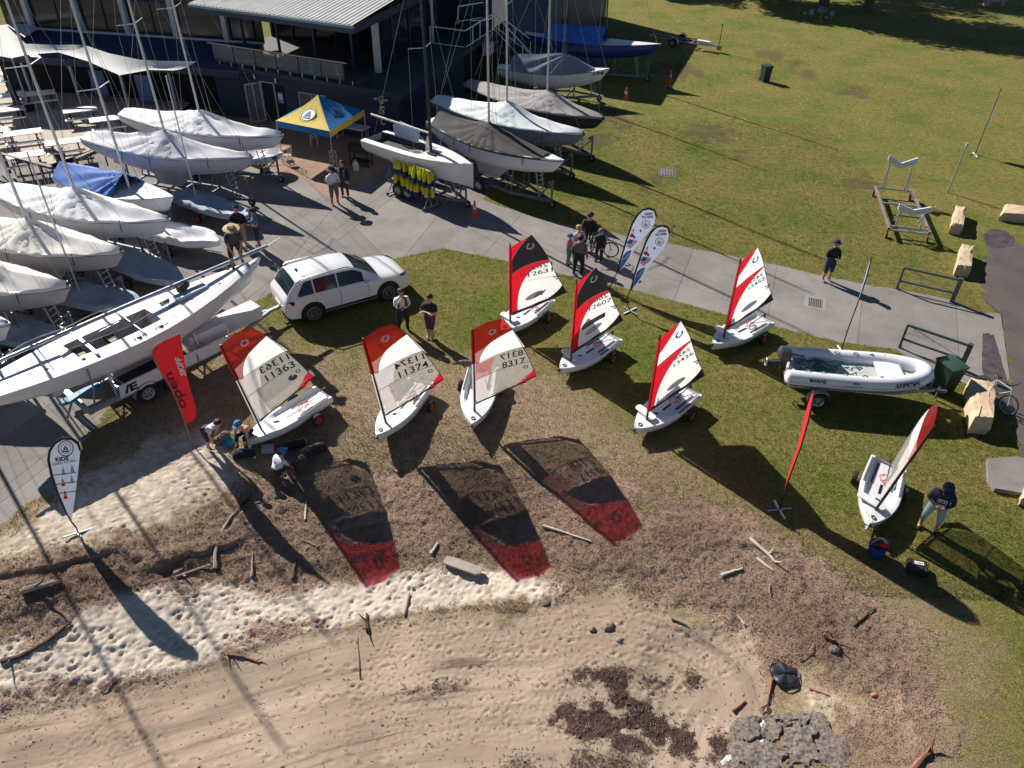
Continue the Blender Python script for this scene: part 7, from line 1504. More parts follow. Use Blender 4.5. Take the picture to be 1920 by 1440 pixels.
# ---- life jacket rack
ra, rb_ = G(737, 294, 1.75), G(806, 322, 1.75); rah = ang(ra, rb_); RL2 = (rb_ - ra).xy.length
rk = empty('life_jacket_rack', (ra.x, ra.y, 0), rah, 'wheeled steel rack hung with two rows of life jackets', 'rack')
m = MB(); m.cyl((0, 0, 1.75), (RL2, 0, 1.75), .03); m.build('top_rail', WHITEP, rk); m = MB(); m.cyl((0, .03, 1.0), (RL2, .03, 1.0), .025); m.build('lower_rail', GALV, rk)
for x in (0, RL2):
    m = MB(); m.bar((x, 0, .1), (x, 0, 1.75), .05); m.bar((x, -.5, .1), (x, .5, .1), .05); m.bar((x, -.45, .12), (x, 0, .8), .035); m.bar((x, .45, .12), (x, 0, .8), .035); m.build('end_frame', GALV, rk, False)
    for y in (-.5, .5): wheel(rk, (x, y, .08), .08, .05, RIMW, hubr=.5)
LJ_Y = M('life_jacket_yellow', (.62, .58, .02), .7, .15, 9, .2, 30); LJ_B = M('life_jacket_navy', (.012, .02, .10), .75, .2, 9, .2, 30); jr = random.Random(2)
for row, zt in ((0, 1.72), (1, .98)):
    nj = 12
    for i in range(nj):
        x = .08 + (RL2 - .16) * i / (nj - 1); q = Vector((ra.x + math.cos(rah) * x, ra.y + math.sin(rah) * x, 0)); j = empty('life_jacket', (q.x, q.y, zt), rah + R(80) + jr.uniform(-.7, .7), 'yellow and navy life jacket, %s from the left on the %s rail of the rack' % (('first', 'second', 'third', 'fourth', 'fifth', 'sixth', 'seventh', 'eighth', 'ninth', 'tenth', 'eleventh', 'last')[i], ('upper', 'lower')[row]), 'life jacket', 'life jackets on the %s rail of the rack' % ('upper', 'lower')[row])
        js = jr.uniform(.95, 1.2); j.scale = (js * 1.15, js * 1.25, js * jr.uniform(.85, 1.05))
        for sg in (-1, 1):
            m = MB(); z0 = jr.uniform(-.05, .03); m.tube([(sg * .07, .0, z0), (sg * .10, -.05, -.12), (sg * .11, -.06, -.30), (sg * .10, -.05, -.42)], [.035, .055, .065, .055], 8); m.build('yellow_panel', LJ_Y, j)
            m = MB(); m.tube([(sg * .10, -.05, -.40), (sg * .11, -.06, -.52), (sg * .09, -.04, -.66)], [.06, .075, .05], 8); m.build('navy_panel', LJ_B, j)
        m = MB(); m.tube([(-.07, 0, 0), (-.04, .02, .05), (.04, .02, .05), (.07, 0, 0)], .025, 6); m.build('collar', LJ_Y, j)

# ================================================================ LAWN FURNITURE
ORNG = M('cone_orange', (.75, .09, .015), .5, .1, 6); BIN_G = M('bin_dark_green', (.012, .035, .022), .5, .15, 5); SAND = None
def cone(px, py, label, h=.7):
    p = GT(px, py); r = empty('traffic_cone', (p.x, p.y, p.z + .012), 0, label, 'traffic cone', 'orange traffic cones'); m = MB(); m.box((0, 0, .02), (.36, .36, .04)); m.build('base', ORNG, r, False)
    m = MB(); m.tube([(0, 0, .03), (0, 0, h)], [.14, .03], 14); m.build('body', ORNG, r); m = MB(); m.tube([(0, 0, h * .45), (0, 0, h * .68)], [.0935, .0695], 14, caps=False); m.build('reflective_band', WHITEP, r)
cone(890, 404, 'orange and white traffic cone on the apron beside the rack'); cone(1173, 186, 'orange and white traffic cone beside the taupe covered keelboat')
p = G(1254, 165); bo = empty('orange_bollard', p, 0, 'tall orange plastic bollard on a black foot on the far lawn', 'bollard'); m = MB(); m.tube([(0, 0, 0), (0, 0, .05), (0, 0, .06)], [.26, .26, .2], 10); m.build('foot', BLACKP, bo); m = MB(); m.tube([(0, 0, .05), (0, 0, .9), (0, 0, .93), (0, 0, 1.05), (0, 0, 1.12)], [.08, .07, .085, .085, .05], 12); m.build('post', ORNG, bo); m = MB(); m.tube([(0, 0, .70), (0, 0, .86)], [.076, .075], 12, caps=False); m.build('reflective_band', GREYP, bo)
def wheelie(px, py, rz, label, s=1.0, mat=BIN_G):
    p = G(px, py); r = empty('wheelie_bin', p, rz, label, 'bin', 'green wheelie bins'); m = MB(); m.loft([[(x * w_, y * d_, z) for x, y in ((-1, -1), (1, -1), (1, 1), (-1, 1))] for w_, d_, z in ((.22 * s, .24 * s, .06), (.27 * s, .31 * s, .95 * s), (.29 * s, .33 * s, .96 * s), (.29 * s, .33 * s, 1.0 * s))], close=True, caps=True); m.build('body', mat, r, True, ang=30)
    m = MB(); m.loft([[(x * w_, y * d_, z) for x, y in ((-1, -1), (1, -1), (1, 1), (-1, 1))] for w_, d_, z in ((.30 * s, .35 * s, 1.005 * s), (.30 * s, .35 * s, 1.04 * s), (.2 * s, .24 * s, 1.08 * s))], close=True, caps=True); m.build('lid', M('bin_lid_green', (.03, .075, .045), .45, .12, 5), r, True, ang=30); m = MB(); m.cyl((-.24 * s, .38 * s, .98 * s), (.24 * s, .38 * s, .98 * s), .018); m.build('handle', mat, r)
    for sg in (-1, 1): wheel(r, (sg * .24 * s, .26 * s, .1), .1, .05, BLACKP, ax='X', hubr=.5)
wheelie(1433, 152, R(15), 'dark green wheelie bin alone on the far lawn'); wheelie(1763, 733, R(20), 'dark green wheelie bin beside the steel gate and inflatable boat', 1.1)
# empty boat trailer on the lawn
ea, eb = G(1222, 66, .4), G(1352, 88, .4); eh = ang(ea, eb); EL = (eb - ea).xy.length; et = empty('empty_trailer', (ea.x, ea.y, 0), eh, 'empty galvanised boat trailer on the far lawn', 'trailer')
for sg in (-1, 1):
    m = MB(); m.bar((0, sg * .5, .42), (EL * .62, sg * .5, .42), .08); m.bar((EL * .62, sg * .5, .42), (EL * .97, 0, .42), .08); m.build('rail', GALV, et, False); wheel(et, (EL * .38, sg * .82, .32), .32, .2, RIMW, hubr=.55, spokes=5); m = MB(); rows = [[(EL * .38 + .40 * math.cos(a), sg * .82 + yy, .33 + .40 * math.sin(a)) for a in [math.pi * i / 9 for i in range(10)]] for yy in (-.13, .13)]; m.loft(rows); m.build('mudguard', GALV, et, True, ang=80)
for x in (0, .3, .6): m = MB(); m.bar((x * EL, -.5, .42), (x * EL, .5, .42), .07); m.build('cross_member', GALV, et, False)
m = MB(); m.box((EL * .76, -.12, .55), (1.0, .35, .22)); m.build('tool_box', WHITEP, et, False); m = MB(); m.bar((EL * .97, 0, .45), (EL * .97, .02, 2.0), .04); m.build('marker_post', BLACKP, et, False); m = MB(); m.box((EL * .98, 0, .35), (.3, .3, .35)); m.build('winch', GALV, et, False)
# steel cradle
ca_, cb_ = G(1662, 443, .1), G(1738, 452, .1); cc_ = G(1677, 368, .1); ch_ = ang(ca_, cb_); CW = (cb_ - ca_).xy.length; CD = max(2.2, (cc_ - ca_).xy.length)
ck = empty('boat_cradle', (ca_.x, ca_.y, 0), ch_, 'steel boat cradle with two white V shaped boards on the lawn', 'cradle'); RUST = M('rusty_steel', (.20, .07, .04), .8, .35, 8, .2, 30)
for x in (0, CW): m = MB(); m.bar((x, 0, .45), (x, CD, .45), .10); m.build('side_beam', RUST, ck, False); m = MB(); m.bar((x, .02, .505), (x, CD - .02, .505), .09, .01); m.build('side_cap', GALV, ck, False)
for y in (.05, .45, CD * .62, CD): m = MB(); m.bar((0, y, .40), (CW, y, .40), .07); m.build('cross_beam', GALV, ck, False)
for x in (0, CW):
    for y in (.1, CD - .1): m = MB(); m.cyl((x - .05, y, .12), (x + .05, y, .12), .12, n=14); m.bar((x, y, .15), (x, y, .4), .05); m.build('castor', RUST, ck, False)
for y, z, dz in ((.45, 1.25, .22), (CD, 1.7, .34)):
    for x in (CW * .2, CW * .8): m = MB(); m.bar((x + (.0), y, .45), (x, y, z), .055); m.bar((x, y - .5 if y > 1 else y + .5, .45), (x, y, z - .1), .045); m.build('strut', GALV, ck, False)
    m = MB(); m.prism([(CW * .12, z + dz), (CW * .5, z), (CW * .88, z + dz), (CW * .88, z + dz - .28), (CW * .5, z - .26), (CW * .12, z + dz - .28)], -.04, .04, lambda a, b, c: (a, y + c, b)); m.build('cradle_board', M('cradle_board_white', (.55, .62, .66), .6, .12, 5), ck, False)
# post
p = G(1777, 361); po = empty('steel_post', p, 0, 'thin leaning steel post on the lawn beside the cradle', 'post'); m = MB(); m.cyl((0, 0, 0), (.04, .0, 2.35), .035); m.build('shaft', GALV, po); m = MB(); m.box((.045, 0, 2.4), (.10, .08, .16)); m.build('cap', GREYP, po, False)
# sandstone blocks
SST = M('sandstone', (.56, .42, .28), .9, .22, 2.5, .6, 12)
def stone(pxs, h, label, seed):
    P = [G(*q) for q in pxs]; c = sum(P, Vector()) / 4; rr = random.Random(seed); r = MB(); n = 7; rows = []
    for k in range(4):
        z = h * (0, .35, .8, 1)[k]; ring = []; sc = (1.0, 1.03, 1.0, .93)[k]
        for e in range(4):
            a, b = P[e] - c, P[(e + 1) % 4] - c
            for i in range(n): q = a.lerp(b, i / n); ring.append((q.x * sc + rr.uniform(-.025, .025), q.y * sc + rr.uniform(-.025, .025), z + (rr.uniform(-.025, .025) if k else 0)))
        rows.append(ring)
    r.loft(rows, close=True); top = rows[-1]; cz = h + .03; inner = [(x * .5 + rr.uniform(-.02, .02), y * .5 + rr.uniform(-.02, .02), cz + rr.uniform(-.02, .02)) for x, y, z in top]; r.loft([top, inner], close=True); r.poly(inner); o = r.build('sandstone_block', SST, None, True, ang=28, loc=c); return tag(o, label, 'stone block', 'sandstone blocks lining the road edge')
stone([(1778, 438), (1800, 441), (1806, 406), (1786, 402)], .48, 'pale sandstone block nearest the steel cradle', 1); stone([(1786, 518), (1814, 521), (1818, 480), (1796, 476)], .5, 'pale sandstone block above the upper steel gate', 2); stone([(1872, 414), (1975, 424), (1972, 405), (1880, 397)], .4, 'long sandstone block at the right border', 3); stone([(1812, 812), (1850, 815), (1853, 742), (1806, 735)], .62, 'large split sandstone block beside the leaning bicycle', 4); stone([(1908, 948), (1945, 955), (1950, 930), (1915, 925)], .3, 'sandstone corner poking in at the right border', 5)
# concrete pad
P = W2([(1848, 866), (1850, 905), (1862, 922), (1922, 932), (1920, 866), (1905, 862)]); m = MB(); m.prism([(x, y) for x, y in P], -.05, .14); tag(m.build('concrete_pad', CONC, None, False), 'raised square concrete pad at the right border', 'concrete pad')
# steel gates
def gate(a, b, label, zt=.95):
    A, B = G(*a), G(*b); h = ang(A, B); L = (B - A).xy.length; GS = M('gate_steel', (.09, .12, .13), .5, .2, 6, metal=.4); r = empty('steel_gate', A, h, label, 'gate', 'low steel vehicle gates')
    m = MB(); m.bar((0, 0, zt), (L, 0, zt), .07); m.build('top_rail', GS, r, False); m = MB(); m.bar((0, 0, .38), (L, 0, .38), .06); m.build('bottom_rail', GS, r, False); m = MB(); m.bar((0, 0, .1), (0, 0, zt), .07); m.cyl((0, 0, .0), (0, 0, .12), .06); m.build('end_post', GS, r, False); m = MB(); m.bar((L, 0, 0), (L, 0, zt + .08), .16); m.build('gate_post', GS, r, False); m = MB(); m.tube([(0, 0, zt), (L, 0, .38)], .012, 5); m.tube([(0, 0, .66), (L, 0, .66)], .008, 5); m.build('brace_wire', GALV, r)
gate((1681, 542), (1784, 566), 'low steel gate on the far side of the path'); gate((1686, 652), (1800, 692), 'low steel gate beside the dark green bin')
# drain grates
def grate(pxs, label, frame=CONC_L, bar=BLACKP):
    P = [G(*q) for q in pxs]; o = P[0]; u = P[1] - P[0]; v = P[3] - P[0]; r = empty('drain_grate', (o.x, o.y, .012), 0, label, 'drain grate', 'storm drain grates'); f = lambda a, b, z: u * a + v * b + Vector((0, 0, z))
    m = MB(); m.prism([(-.25, -.25), (1.25, -.25), (1.25, 1.25), (-.25, 1.25)], -.02, .006, f); m.build('surround', frame, r, False); m = MB(); m.prism([(0, 0), (1, 0), (1, 1), (0, 1)], .006, .010, f); m.build('void', DARKIN, r, False)
    for k in range(8): m = MB(); a = k / 7 * .9; m.prism([(a, .0), (a + .07, .0), (a + .07, 1), (a, 1)], .010, .022, f); m.build('bar', GALV, r, False)
grate([(1514, 573), (1541, 578), (1542, 562), (1515, 558)], 'steel drain grate in pale concrete surround on the path'); grate([(1239, 328), (1262, 331), (1262, 319), (1240, 317)], 'rusty drain grate sunk in the lawn', M('grate_rust_frame', (.14, .09, .07), .9, .3, 8))
# picnic setting in the tree shade
p = G(1538, 36); pt = empty('park_table', p, R(70), 'blue grey metal park table and benches in the far shade', 'picnic table'); PT = M('park_table_metal', (.20, .25, .34), .45, .1, 5, metal=.3)
m = MB(); m.box((.3, 0, .74), (1.9, .75, .05)); m.build('table_top', PT, pt, False)
for sg in (-1, 1): m = MB(); m.box((.3, sg * .85, .45), (1.9, .35, .05)); m.build('bench_seat', PT, pt, False); m = MB(); m.bar((-.3, sg * .85, 0), (-.3, sg * .85, .43), .06); m.bar((.9, sg * .85, 0), (.9, sg * .85, .43), .06); m.build('bench_leg', PT, pt, False)
for x in (-.3, .9): m = MB(); m.bar((x, 0, 0), (x, 0, .72), .08); m.build('leg', PT, pt, False)
p = G(1862, 10); bn = empty('stone_bench', p, R(10), 'pale stone bench in the dark shade at the upper right', 'bench'); m = MB(); m.box((0, 0, .42), (2.2, .6, .12)); m.build('seat', CONC_L, bn, False)
for x in (-.8, .8): m = MB(); m.box((x, 0, .18), (.25, .5, .36)); m.build('pedestal', CONC_L, bn, False)
# bicycles
def bike(loc, rz, label, tilt=0.0, frame=None, lift=0.0):
    r = empty('bicycle', loc, rz, label, 'bicycle', 'parked bicycles'); r.rotation_euler = (tilt, 0, rz); FRM = frame or M('bike_frame', (.10, .10, .11), .4, .2, 6)
    for x in (-.52, .52):
        m = MB(); m.torus((x, 0, .34), .32, .025, 28, 7, 'Y'); w_ = m.build('wheel', TYRE, r); m = MB(); m.torus((x, 0, .34), .295, .012, 24, 5, 'Y')
        for k in range(9): a = k * math.pi / 9; m.tube([(x + .29 * math.cos(a), 0, .34 + .29 * math.sin(a)), (x - .29 * math.cos(a), 0, .34 - .29 * math.sin(a))], .0025, 3, False)
        m.cyl((x, -.05, .34), (x, .05, .34), .02); m.build('rim', ALU, w_)
    m = MB()
    for a, b in (((-.52, 0, .34), (-.08, 0, .30)), ((-.52, 0, .34), (-.18, 0, .80)), ((-.08, 0, .30), (-.2, 0, .86)), ((-.08, 0, .30), (.36, 0, .74)), ((-.18, 0, .80), (.34, 0, .82)), ((.34, 0, .88), (.52, 0, .34))): m.tube([a, b], .018, 7)
    m.build('frame', FRM, r); m = MB(); m.tube([(.34, 0, .84), (.32, 0, .98)], .015, 6); m.tube([(.28, -.32, .99), (.36, -.12, .99), (.36, .12, .99), (.28, .32, .99)], .014, 6); m.build('handlebar', BLACKP, r); m = MB(); m.ball((-.23, 0, .90), (.14, .07, .035), 10, 6); m.build('saddle', BLACKP, r); m = MB(); m.torus((-.08, .03, .30), .09, .008, 16, 5, 'Y'); m.bar((-.08, .05, .30), (.02, .08, .16), .02); m.bar((-.08, -.05, .30), (-.18, -.08, .44), .02); m.build('crank', GALV, r)
bike(G(1121, 478), R(-18), 'black bicycle held by the cyclist on the path'); bike(G(1856, 757), R(-70), 'black bicycle leaning against the large split sandstone block', R(-8), M('bike_frame_pale', (.40, .42, .42), .4, .2, 6))
# bucket, case, kit
p = GT(1640, 1040); bk = empty('blue_bucket', p, 0, 'blue tub stuffed with lime and black gear by the skiff bow', 'bucket'); m = MB(); m.tube([(0, 0, 0), (0, 0, .02), (0, 0, .36), (0, 0, .38)], [.17, .18, .23, .24], 18); m.build('tub', M('tub_blue', (.02, .05, .20), .5, .12, 6), bk)
m = MB(); m.torus((0, .0, .40), .2, .014, 18, 5, 'Y'); m.build('handle', GREYP, bk)
for k, (mt, x, y, s) in enumerate(((BLACKP, -.05, .03, (.17, .14, .12)), (M('lime_gear', (.45, .75, .05), .6, .1, 8), .0, .10, (.16, .07, .07)), (FL_RED, .06, -.10, (.13, .06, .06)))): m = MB(); m.ball((x, y, .42 + .03 * k), s, 9, 6); m.build('stuffed_gear', mt, bk)
p = GT(1716, 1070); cs = empty('black_case', p, R(-14), 'black hard case with a white label on the grass', 'case'); m = MB(); m.box((0, 0, .10), (.46, .36, .18)); m.build('shell', BLACKP, cs, False); m = MB(); m.box((0, 0, .205), (.45, .35, .025)); m.build('lid', BLACKP, cs, False)
for x in (-.18, -.09, .09, .18): m = MB(); m.bar((x, -.16, .222), (x, .16, .222), .02); m.build('lid_rib', BLACKP, cs, False)
m = MB(); m.box((.03, .06, .232), (.22, .10, .006)); lb_ = m.build('label', WHITEP, cs, False); m = MB(); put_text(m, 'Lalizas', lambda u, v: (-.05 + u, .035 + v, .237), 0, 0, .17, .05, False, .02); m.build('label_print', INK, lb_, False, recalc=False)
# bags on the dry grass
def duffel(px, py, rz, L, rad, mat, label, seed=0, par=None):
    p = GT(px, py); r = empty('sports_bag', p, rz, label, 'bag', 'bags piled by the children'); rr = random.Random(seed); secs = []
    for x, k in ((-.5, .55), (-.46, .85), (-.25, 1.05), (0, .98), (.25, 1.06), (.46, .85), (.5, .55)): secs.append([(x * L, rad * k * math.cos(a) * rr.uniform(.9, 1.08), rad * .85 * k * (1 + math.sin(a)) * rr.uniform(.92, 1.05)) for a in [i * math.pi / 6 for i in range(12)]])
    m = MB(); m.loft(secs, close=True, caps=True); m.build('body', mat, r, True, ang=60); m = MB(); m.tube([(-.18 * L, -rad * .5, rad * 1.6), (0, -.02, rad * 2.15), (.18 * L, -rad * .5, rad * 1.6)], .012, 5); m.build('handle', BLACKP, r); m = MB(); m.tube([(-.42 * L, 0, rad * 1.72), (0, 0, rad * 1.78), (.42 * L, 0, rad * 1.72)], .008, 4); m.build('zip', GREYP, r); return r
BGN = M('bag_navy', (.012, .016, .028), .8, .3, 14, .3, 40); BBK = M('bag_black', (.014, .013, .014), .75, .3, 14, .3, 40); BGR = M('bag_green', (.045, .06, .045), .75, .2, 14, .3, 40)
duffel(458, 856, R(10), .62, .16, BGN, 'navy duffel bag nearest the seated child', 1); duffel(590, 850, R(35), .75, .17, BBK, 'long black sports bag at the right end of the pile', 2); duffel(565, 872, R(70), .5, .17, BGR, 'dark green rucksack in front of the black sports bag', 3); duffel(555, 838, R(20), .6, .16, BBK, 'black bag with blue towel behind the green rucksack', 4); duffel(418, 826, R(60), .5, .14, M('bag_camo', (.12, .11, .09), .8, .6, 18, .3, 40), 'mottled grey bag beside the bending child', 5)
def crumple(px, py, rad, mat, label, seed, nm='crumpled_towel', cat='towel'):
    p = GT(px, py); rr = random.Random(seed); m = MB(); nu, nv = 16, 7; rows = []
    for i in range(nv): a = i / (nv - 1) * math.pi / 2; rows.append([(rad * math.sin(a) * math.cos(b) * rr.uniform(.75, 1.2), rad * math.sin(a) * math.sin(b) * rr.uniform(.75, 1.2), .09 * math.cos(a) * rr.uniform(.5, 1.4) + .005) for b in [j * 2 * math.pi / nu for j in range(nu)]])
    m.loft(rows, close=True); return tag(m.build(nm, mat, None, True, ang=70, loc=p), label, cat)
crumple(428, 829, .2, M('towel_turquoise', (.02, .32, .48), .8, .2, 12), 'turquoise towel crumpled beside the mottled bag', 1); crumple(526, 848, .22, M('towel_blue', (.05, .28, .50), .8, .2, 12), 'blue towel crumpled by the crouching child', 2); crumple(514, 841, .14, FL_RED, 'red cloth crumpled between the bags', 3); crumple(566, 828, .15, M('towel_pale', (.35, .48, .58), .8, .2, 12), 'pale blue towel draped on the bag pile', 4)
p = GT(503, 845); m = MB(); m.box((0, 0, .06), (.36, .28, .12), rz=.2); m.box((0, 0, .125), (.37, .29, .012), rz=.2); tag(m.build('lunch_box', M('lunch_box_lilac', (.38, .38, .46), .5, .1, 6), None, False, loc=p), 'lilac grey lunch box beside the red cloth', 'box')
p = G(878, 683, .5); pr2 = empty('rolled_cover', (p.x, p.y, .5), R(0), 'rolled grey cover resting across the stern of skiff 8317', 'rolled cover'); m = MB(); m.tube(smoothp([(-.3, 0, .05), (-.1, .01, .07), (.15, 0, .06), (.34, -.01, .05)], 4), .085, 10); m.build('roll', M('cover_grey_brown', (.14, .12, .12), .85, .25, 10, .3, 30), pr2); 
for x in (-.15, .18): m = MB(); m.torus((x, 0, .06), .088, .008, 14, 5, 'X'); m.build('tie', BLACKP, pr2)
# ================================================================ DRIFTWOOD, ROCKS, TREES
WOOD = M('grey_driftwood', (.34, .27, .21), .9, .3, 6, .5, 25); WOOD_P = M('pale_driftwood', (.56, .49, .40), .9, .2, 6, .4, 25); WOOD_R = M('red_driftwood', (.26, .12, .07), .85, .3, 6, .4, 25); WOOD_D = M('dark_driftwood', (.09, .06, .045), .9, .35, 6, .4, 25)
def gz(p): return p + Vector((0, 0, float(height(np.array([p.x]), np.array([p.y]))[0]) - p.z))
def drift(pix, r, mat, label, knob=0, name='driftwood', group='driftwood strewn on the beach', seed=0, lift=.6):
    rr = random.Random(seed + len(label)); P = [gz(GT(*q)) + Vector((0, 0, r * lift)) for q in pix]; o = P[0].copy(); pts = smoothp([p - o for p in P], 4) if len(P) > 2 else [(P[0] - o).lerp(P[1] - o, t / 5) for t in range(6)]
    pts = [p + Vector((rr.uniform(-.2, .2) * r, rr.uniform(-.2, .2) * r, rr.uniform(-.1, .2) * r)) for p in pts]; n = len(pts)
    m = MB(); m.tube(pts, [r * (1 - .55 * i / (n - 1)) * rr.uniform(.85, 1.15) for i in range(n)], 7)
    for k in range(knob): i = rr.randrange(1, n - 1); d = Vector((rr.uniform(-1, 1), rr.uniform(-1, 1), rr.uniform(.1, .7))).normalized(); m.tube([pts[i], pts[i] + d * r * 3, pts[i] + d * r * 5 + Vector((0, 0, r))], [r * .5, r * .35, r * .12], 5)
    return tag(m.build(name, mat, None, True, ang=50, loc=o), label, 'driftwood', group)
drift([(403, 1062), (405, 1030), (422, 988), (446, 956)], .06, WOOD, 'curved grey palm stalk on the brown wrack')
fr_o = gz(GT(446, 956)); fr_ = empty('palm_frond', fr_o, 0, 'dry brown palm frond fanned out beside the curved stalk', 'palm frond'); rr = random.Random(8); fd = GT(480, 915) - GT(446, 956); fa = math.atan2(fd.y, fd.x)
for k in range(16):
    a = fa + rr.uniform(-.42, .42); l = rr.uniform(.5, 1.1); m = MB(); d = Vector((math.cos(a), math.sin(a), 0)); sd = Vector((-d.y, d.x, 0)); m.loft([[d * l * t - sd * .012 * (1 - t) + Vector((0, 0, .04 + .05 * math.sin(t * 3) * rr.random())), d * l * t + sd * .012 * (1 - t) + Vector((0, 0, .045))] for t in (0, .35, .7, 1)]); m.build('leaflet', WOOD_D, fr_, False)
drift([(40, 1112), (75, 1100), (113, 1090)], .09, WOOD, 'thick grey log at the left below the teardrop flag', 1); drift([(328, 1080), (360, 1068), (395, 1057)], .045, WOOD, 'grey stick left of the curved palm stalk', 1); drift([(325, 1072), (342, 1066)], .07, WOOD, 'short grey stump beside the curved palm stalk')
drift([(0, 1238), (45, 1222), (95, 1192), (132, 1163)], .06, WOOD_D, 'long dark branch at the left edge of the sand', 1); drift([(1018, 990), (1060, 1003), (1108, 1020)], .045, WOOD_P, 'straight pale pole lying between the sail shadows'); drift([(1352, 1080), (1393, 1066)], .05, WOOD_P, 'pale pipe shaped stick on the right wrack')
drift([(1405, 1015), (1440, 1045), (1452, 1060)], .05, WOOD_P, 'pale split branch below the long skiff shadow', 2); drift([(1418, 1048), (1448, 1072)], .04, WOOD_P, 'pale stick beside the split branch'); drift([(1376, 1328), (1400, 1308)], .035, WOOD_R, 'short red brown stick on the smooth sand near the rocks'); drift([(1520, 1288), (1556, 1301)], .03, WOOD_R, 'thin red brown stick right of the black disc')
drift([(1712, 1442), (1728, 1424), (1746, 1410)], .07, WOOD_R, 'red brown branch at the bottom right border', 2); drift([(548, 1083), (552, 1065), (558, 1048)], .05, WOOD_D, 'dark stick in the left sail shadow'); drift([(573, 978), (575, 945)], .035, WOOD_P, 'pale upright stick above the left sail shadow'); drift([(472, 1080), (474, 1040)], .035, WOOD, 'grey stick right of the curved palm stalk'); drift([(674, 1268), (673, 1235), (670, 1190)], .018, WOOD_D, 'thin curved twig standing out on the damp sand', 2); drift([(758, 1150), (768, 1112)], .04, WOOD, 'grey stick on the pale sand below the wrack'); drift([(688, 1180), (687, 1148)], .05, WOOD_D, 'dark forked stick at the edge of the damp sand', 2); drift([(425, 1222), (455, 1226), (482, 1236)], .04, WOOD_R, 'red brown root at the tip of the teardrop shadow', 3); drift([(808, 1042), (822, 1022)], .05, WOOD_P, 'short pale offcut above the flat plank'); drift([(1260, 1160), (1290, 1172)], .03, WOOD_D, 'dark twig on the curve of the shore'); drift([(1545, 1195), (1575, 1218)], .06, WOOD_D, 'dark root end on the eroded bank', 3); drift([(1600, 1175), (1640, 1140)], .03, WOOD_D, 'dark twig on the grassy bank edge', 2)
for k in range(30):
    x, y = random.uniform(-9.5, 10.5), random.uniform(9.5, 16.5); i_ = zones(np.array([x]), np.array([y]))
    if i_['litter'][0] < .5: continue
    a = random.uniform(0, 3.14); l = random.uniform(.12, .4); r = random.uniform(.008, .02); z = float(height(np.array([x]), np.array([y]))[0]); m = MB(); m.tube([(-l * math.cos(a), -l * math.sin(a), .02), (random.uniform(-.03, .03), random.uniform(-.03, .03), .03), (l * math.cos(a), l * math.sin(a), .025)], [r, r * .9, r * .5], 5); tag(m.build('driftwood_stick', random.choice([WOOD, WOOD_P, WOOD_D]), None, True, loc=(x, y, z)), 'small weathered stick among the brown wrack', 'driftwood', 'small sticks in the wrack')
# flat plank, broom, black disc
a, b = gz(GT(834, 1052)), gz(GT(902, 1076)); m = MB(); Lp = (b - a).length; pl_ = [(0, -.12), (.08, -.15), (Lp - .1, -.15), (Lp, -.08), (Lp - .02, .12), (.3, .14), (.02, .1)]; m.prism(pl_, 0, .07); o = m.build('weathered_plank', M('plank_grey', (.36, .30, .26), .85, .15, 5, .3, 25), None, False, loc=a + Vector((0, 0, .02)), rz=ang(a, b)); tag(o, 'flat grey weathered plank on the sand below the sail shadows', 'plank')
drift([(1452, 1248), (1447, 1282), (1440, 1318)], .045, WOOD_R, 'brown bent stick beside the black disc', 0); o = gz(GT(1440, 1318)); bt = empty('root_tuft', o, 0, 'frayed dark root tuft at the foot of the bent stick', 'driftwood')
for k in range(14): a = random.uniform(3.6, 5.6); m = MB(); m.tube([(0, 0, .06), (.12 * math.cos(a), .12 * math.sin(a), .05), (.28 * math.cos(a + random.uniform(-.2, .2)), .28 * math.sin(a), .01)], [.012, .01, .004], 5); m.build('root_strand', WOOD_D, bt)
o = gz(GT(1473, 1260)); dk_ = empty('black_disc', o, 0, 'black folded fabric disc lying on the sand', 'fabric disc'); m = MB(); rows = []
for i in range(7): r = .34 * i / 6; rows.append([(r * math.cos(b), r * math.sin(b) * .95, .05 + .025 * math.sin(b * 5) * i / 6 + .04 * (1 - i / 6) - (.03 if i == 6 else 0)) for b in [j * 2 * math.pi / 30 for j in range(30)]])
m.loft(rows, close=True); m.build('cloth', M('disc_black', (.02, .022, .028), .45, .2, 6), dk_, True, ang=70); m = MB(); m.torus((0, 0, .045), .335, .012, 30, 6, 'Z'); m.build('rim_hoop', BLACKP, dk_); m = MB(); m.tube([(-.2, .0, .10), (0, -.01, .11), (.2, .02, .10)], .012, 5); m.build('centre_strap', BLACKP, dk_)
# rock shelf and stones
ROCK = M('dark_rock', (.17, .14, .12), .95, .75, 14, 1.0, 45, detail=8); ROCK_L = M('tan_rock', (.33, .24, .17), .9, .25, 4, .6, 16); OYS = M('oyster_shell', (.62, .60, .57), .8, .25, 10, .4, 40)
def boulder(p, sx, sy, sz, mat, seed, nu=14, nv=8, rough=.25):
    m = MB(); rows = []
    for i in range(nv):
        a = (i + .35) / (nv - .3) * math.pi * .62; row = []
        for j in range(nu):
            b = j * 2 * math.pi / nu; q = 1 + rough * (float(vnoise(np.array([math.cos(b) * 2.1 + seed * 3.7]), np.array([math.sin(b) * 2.1 + a * 2.3 + seed]), seed)[0]) - .5) * 2; row.append((sx * math.sin(a) * math.cos(b) * q, sy * math.sin(a) * math.sin(b) * q, sz * math.cos(a) * q))
        rows.append(row)
    m.loft(rows, close=True); m.poly(rows[0]); return m
rp_ = gz(GT(1490, 1400)); 
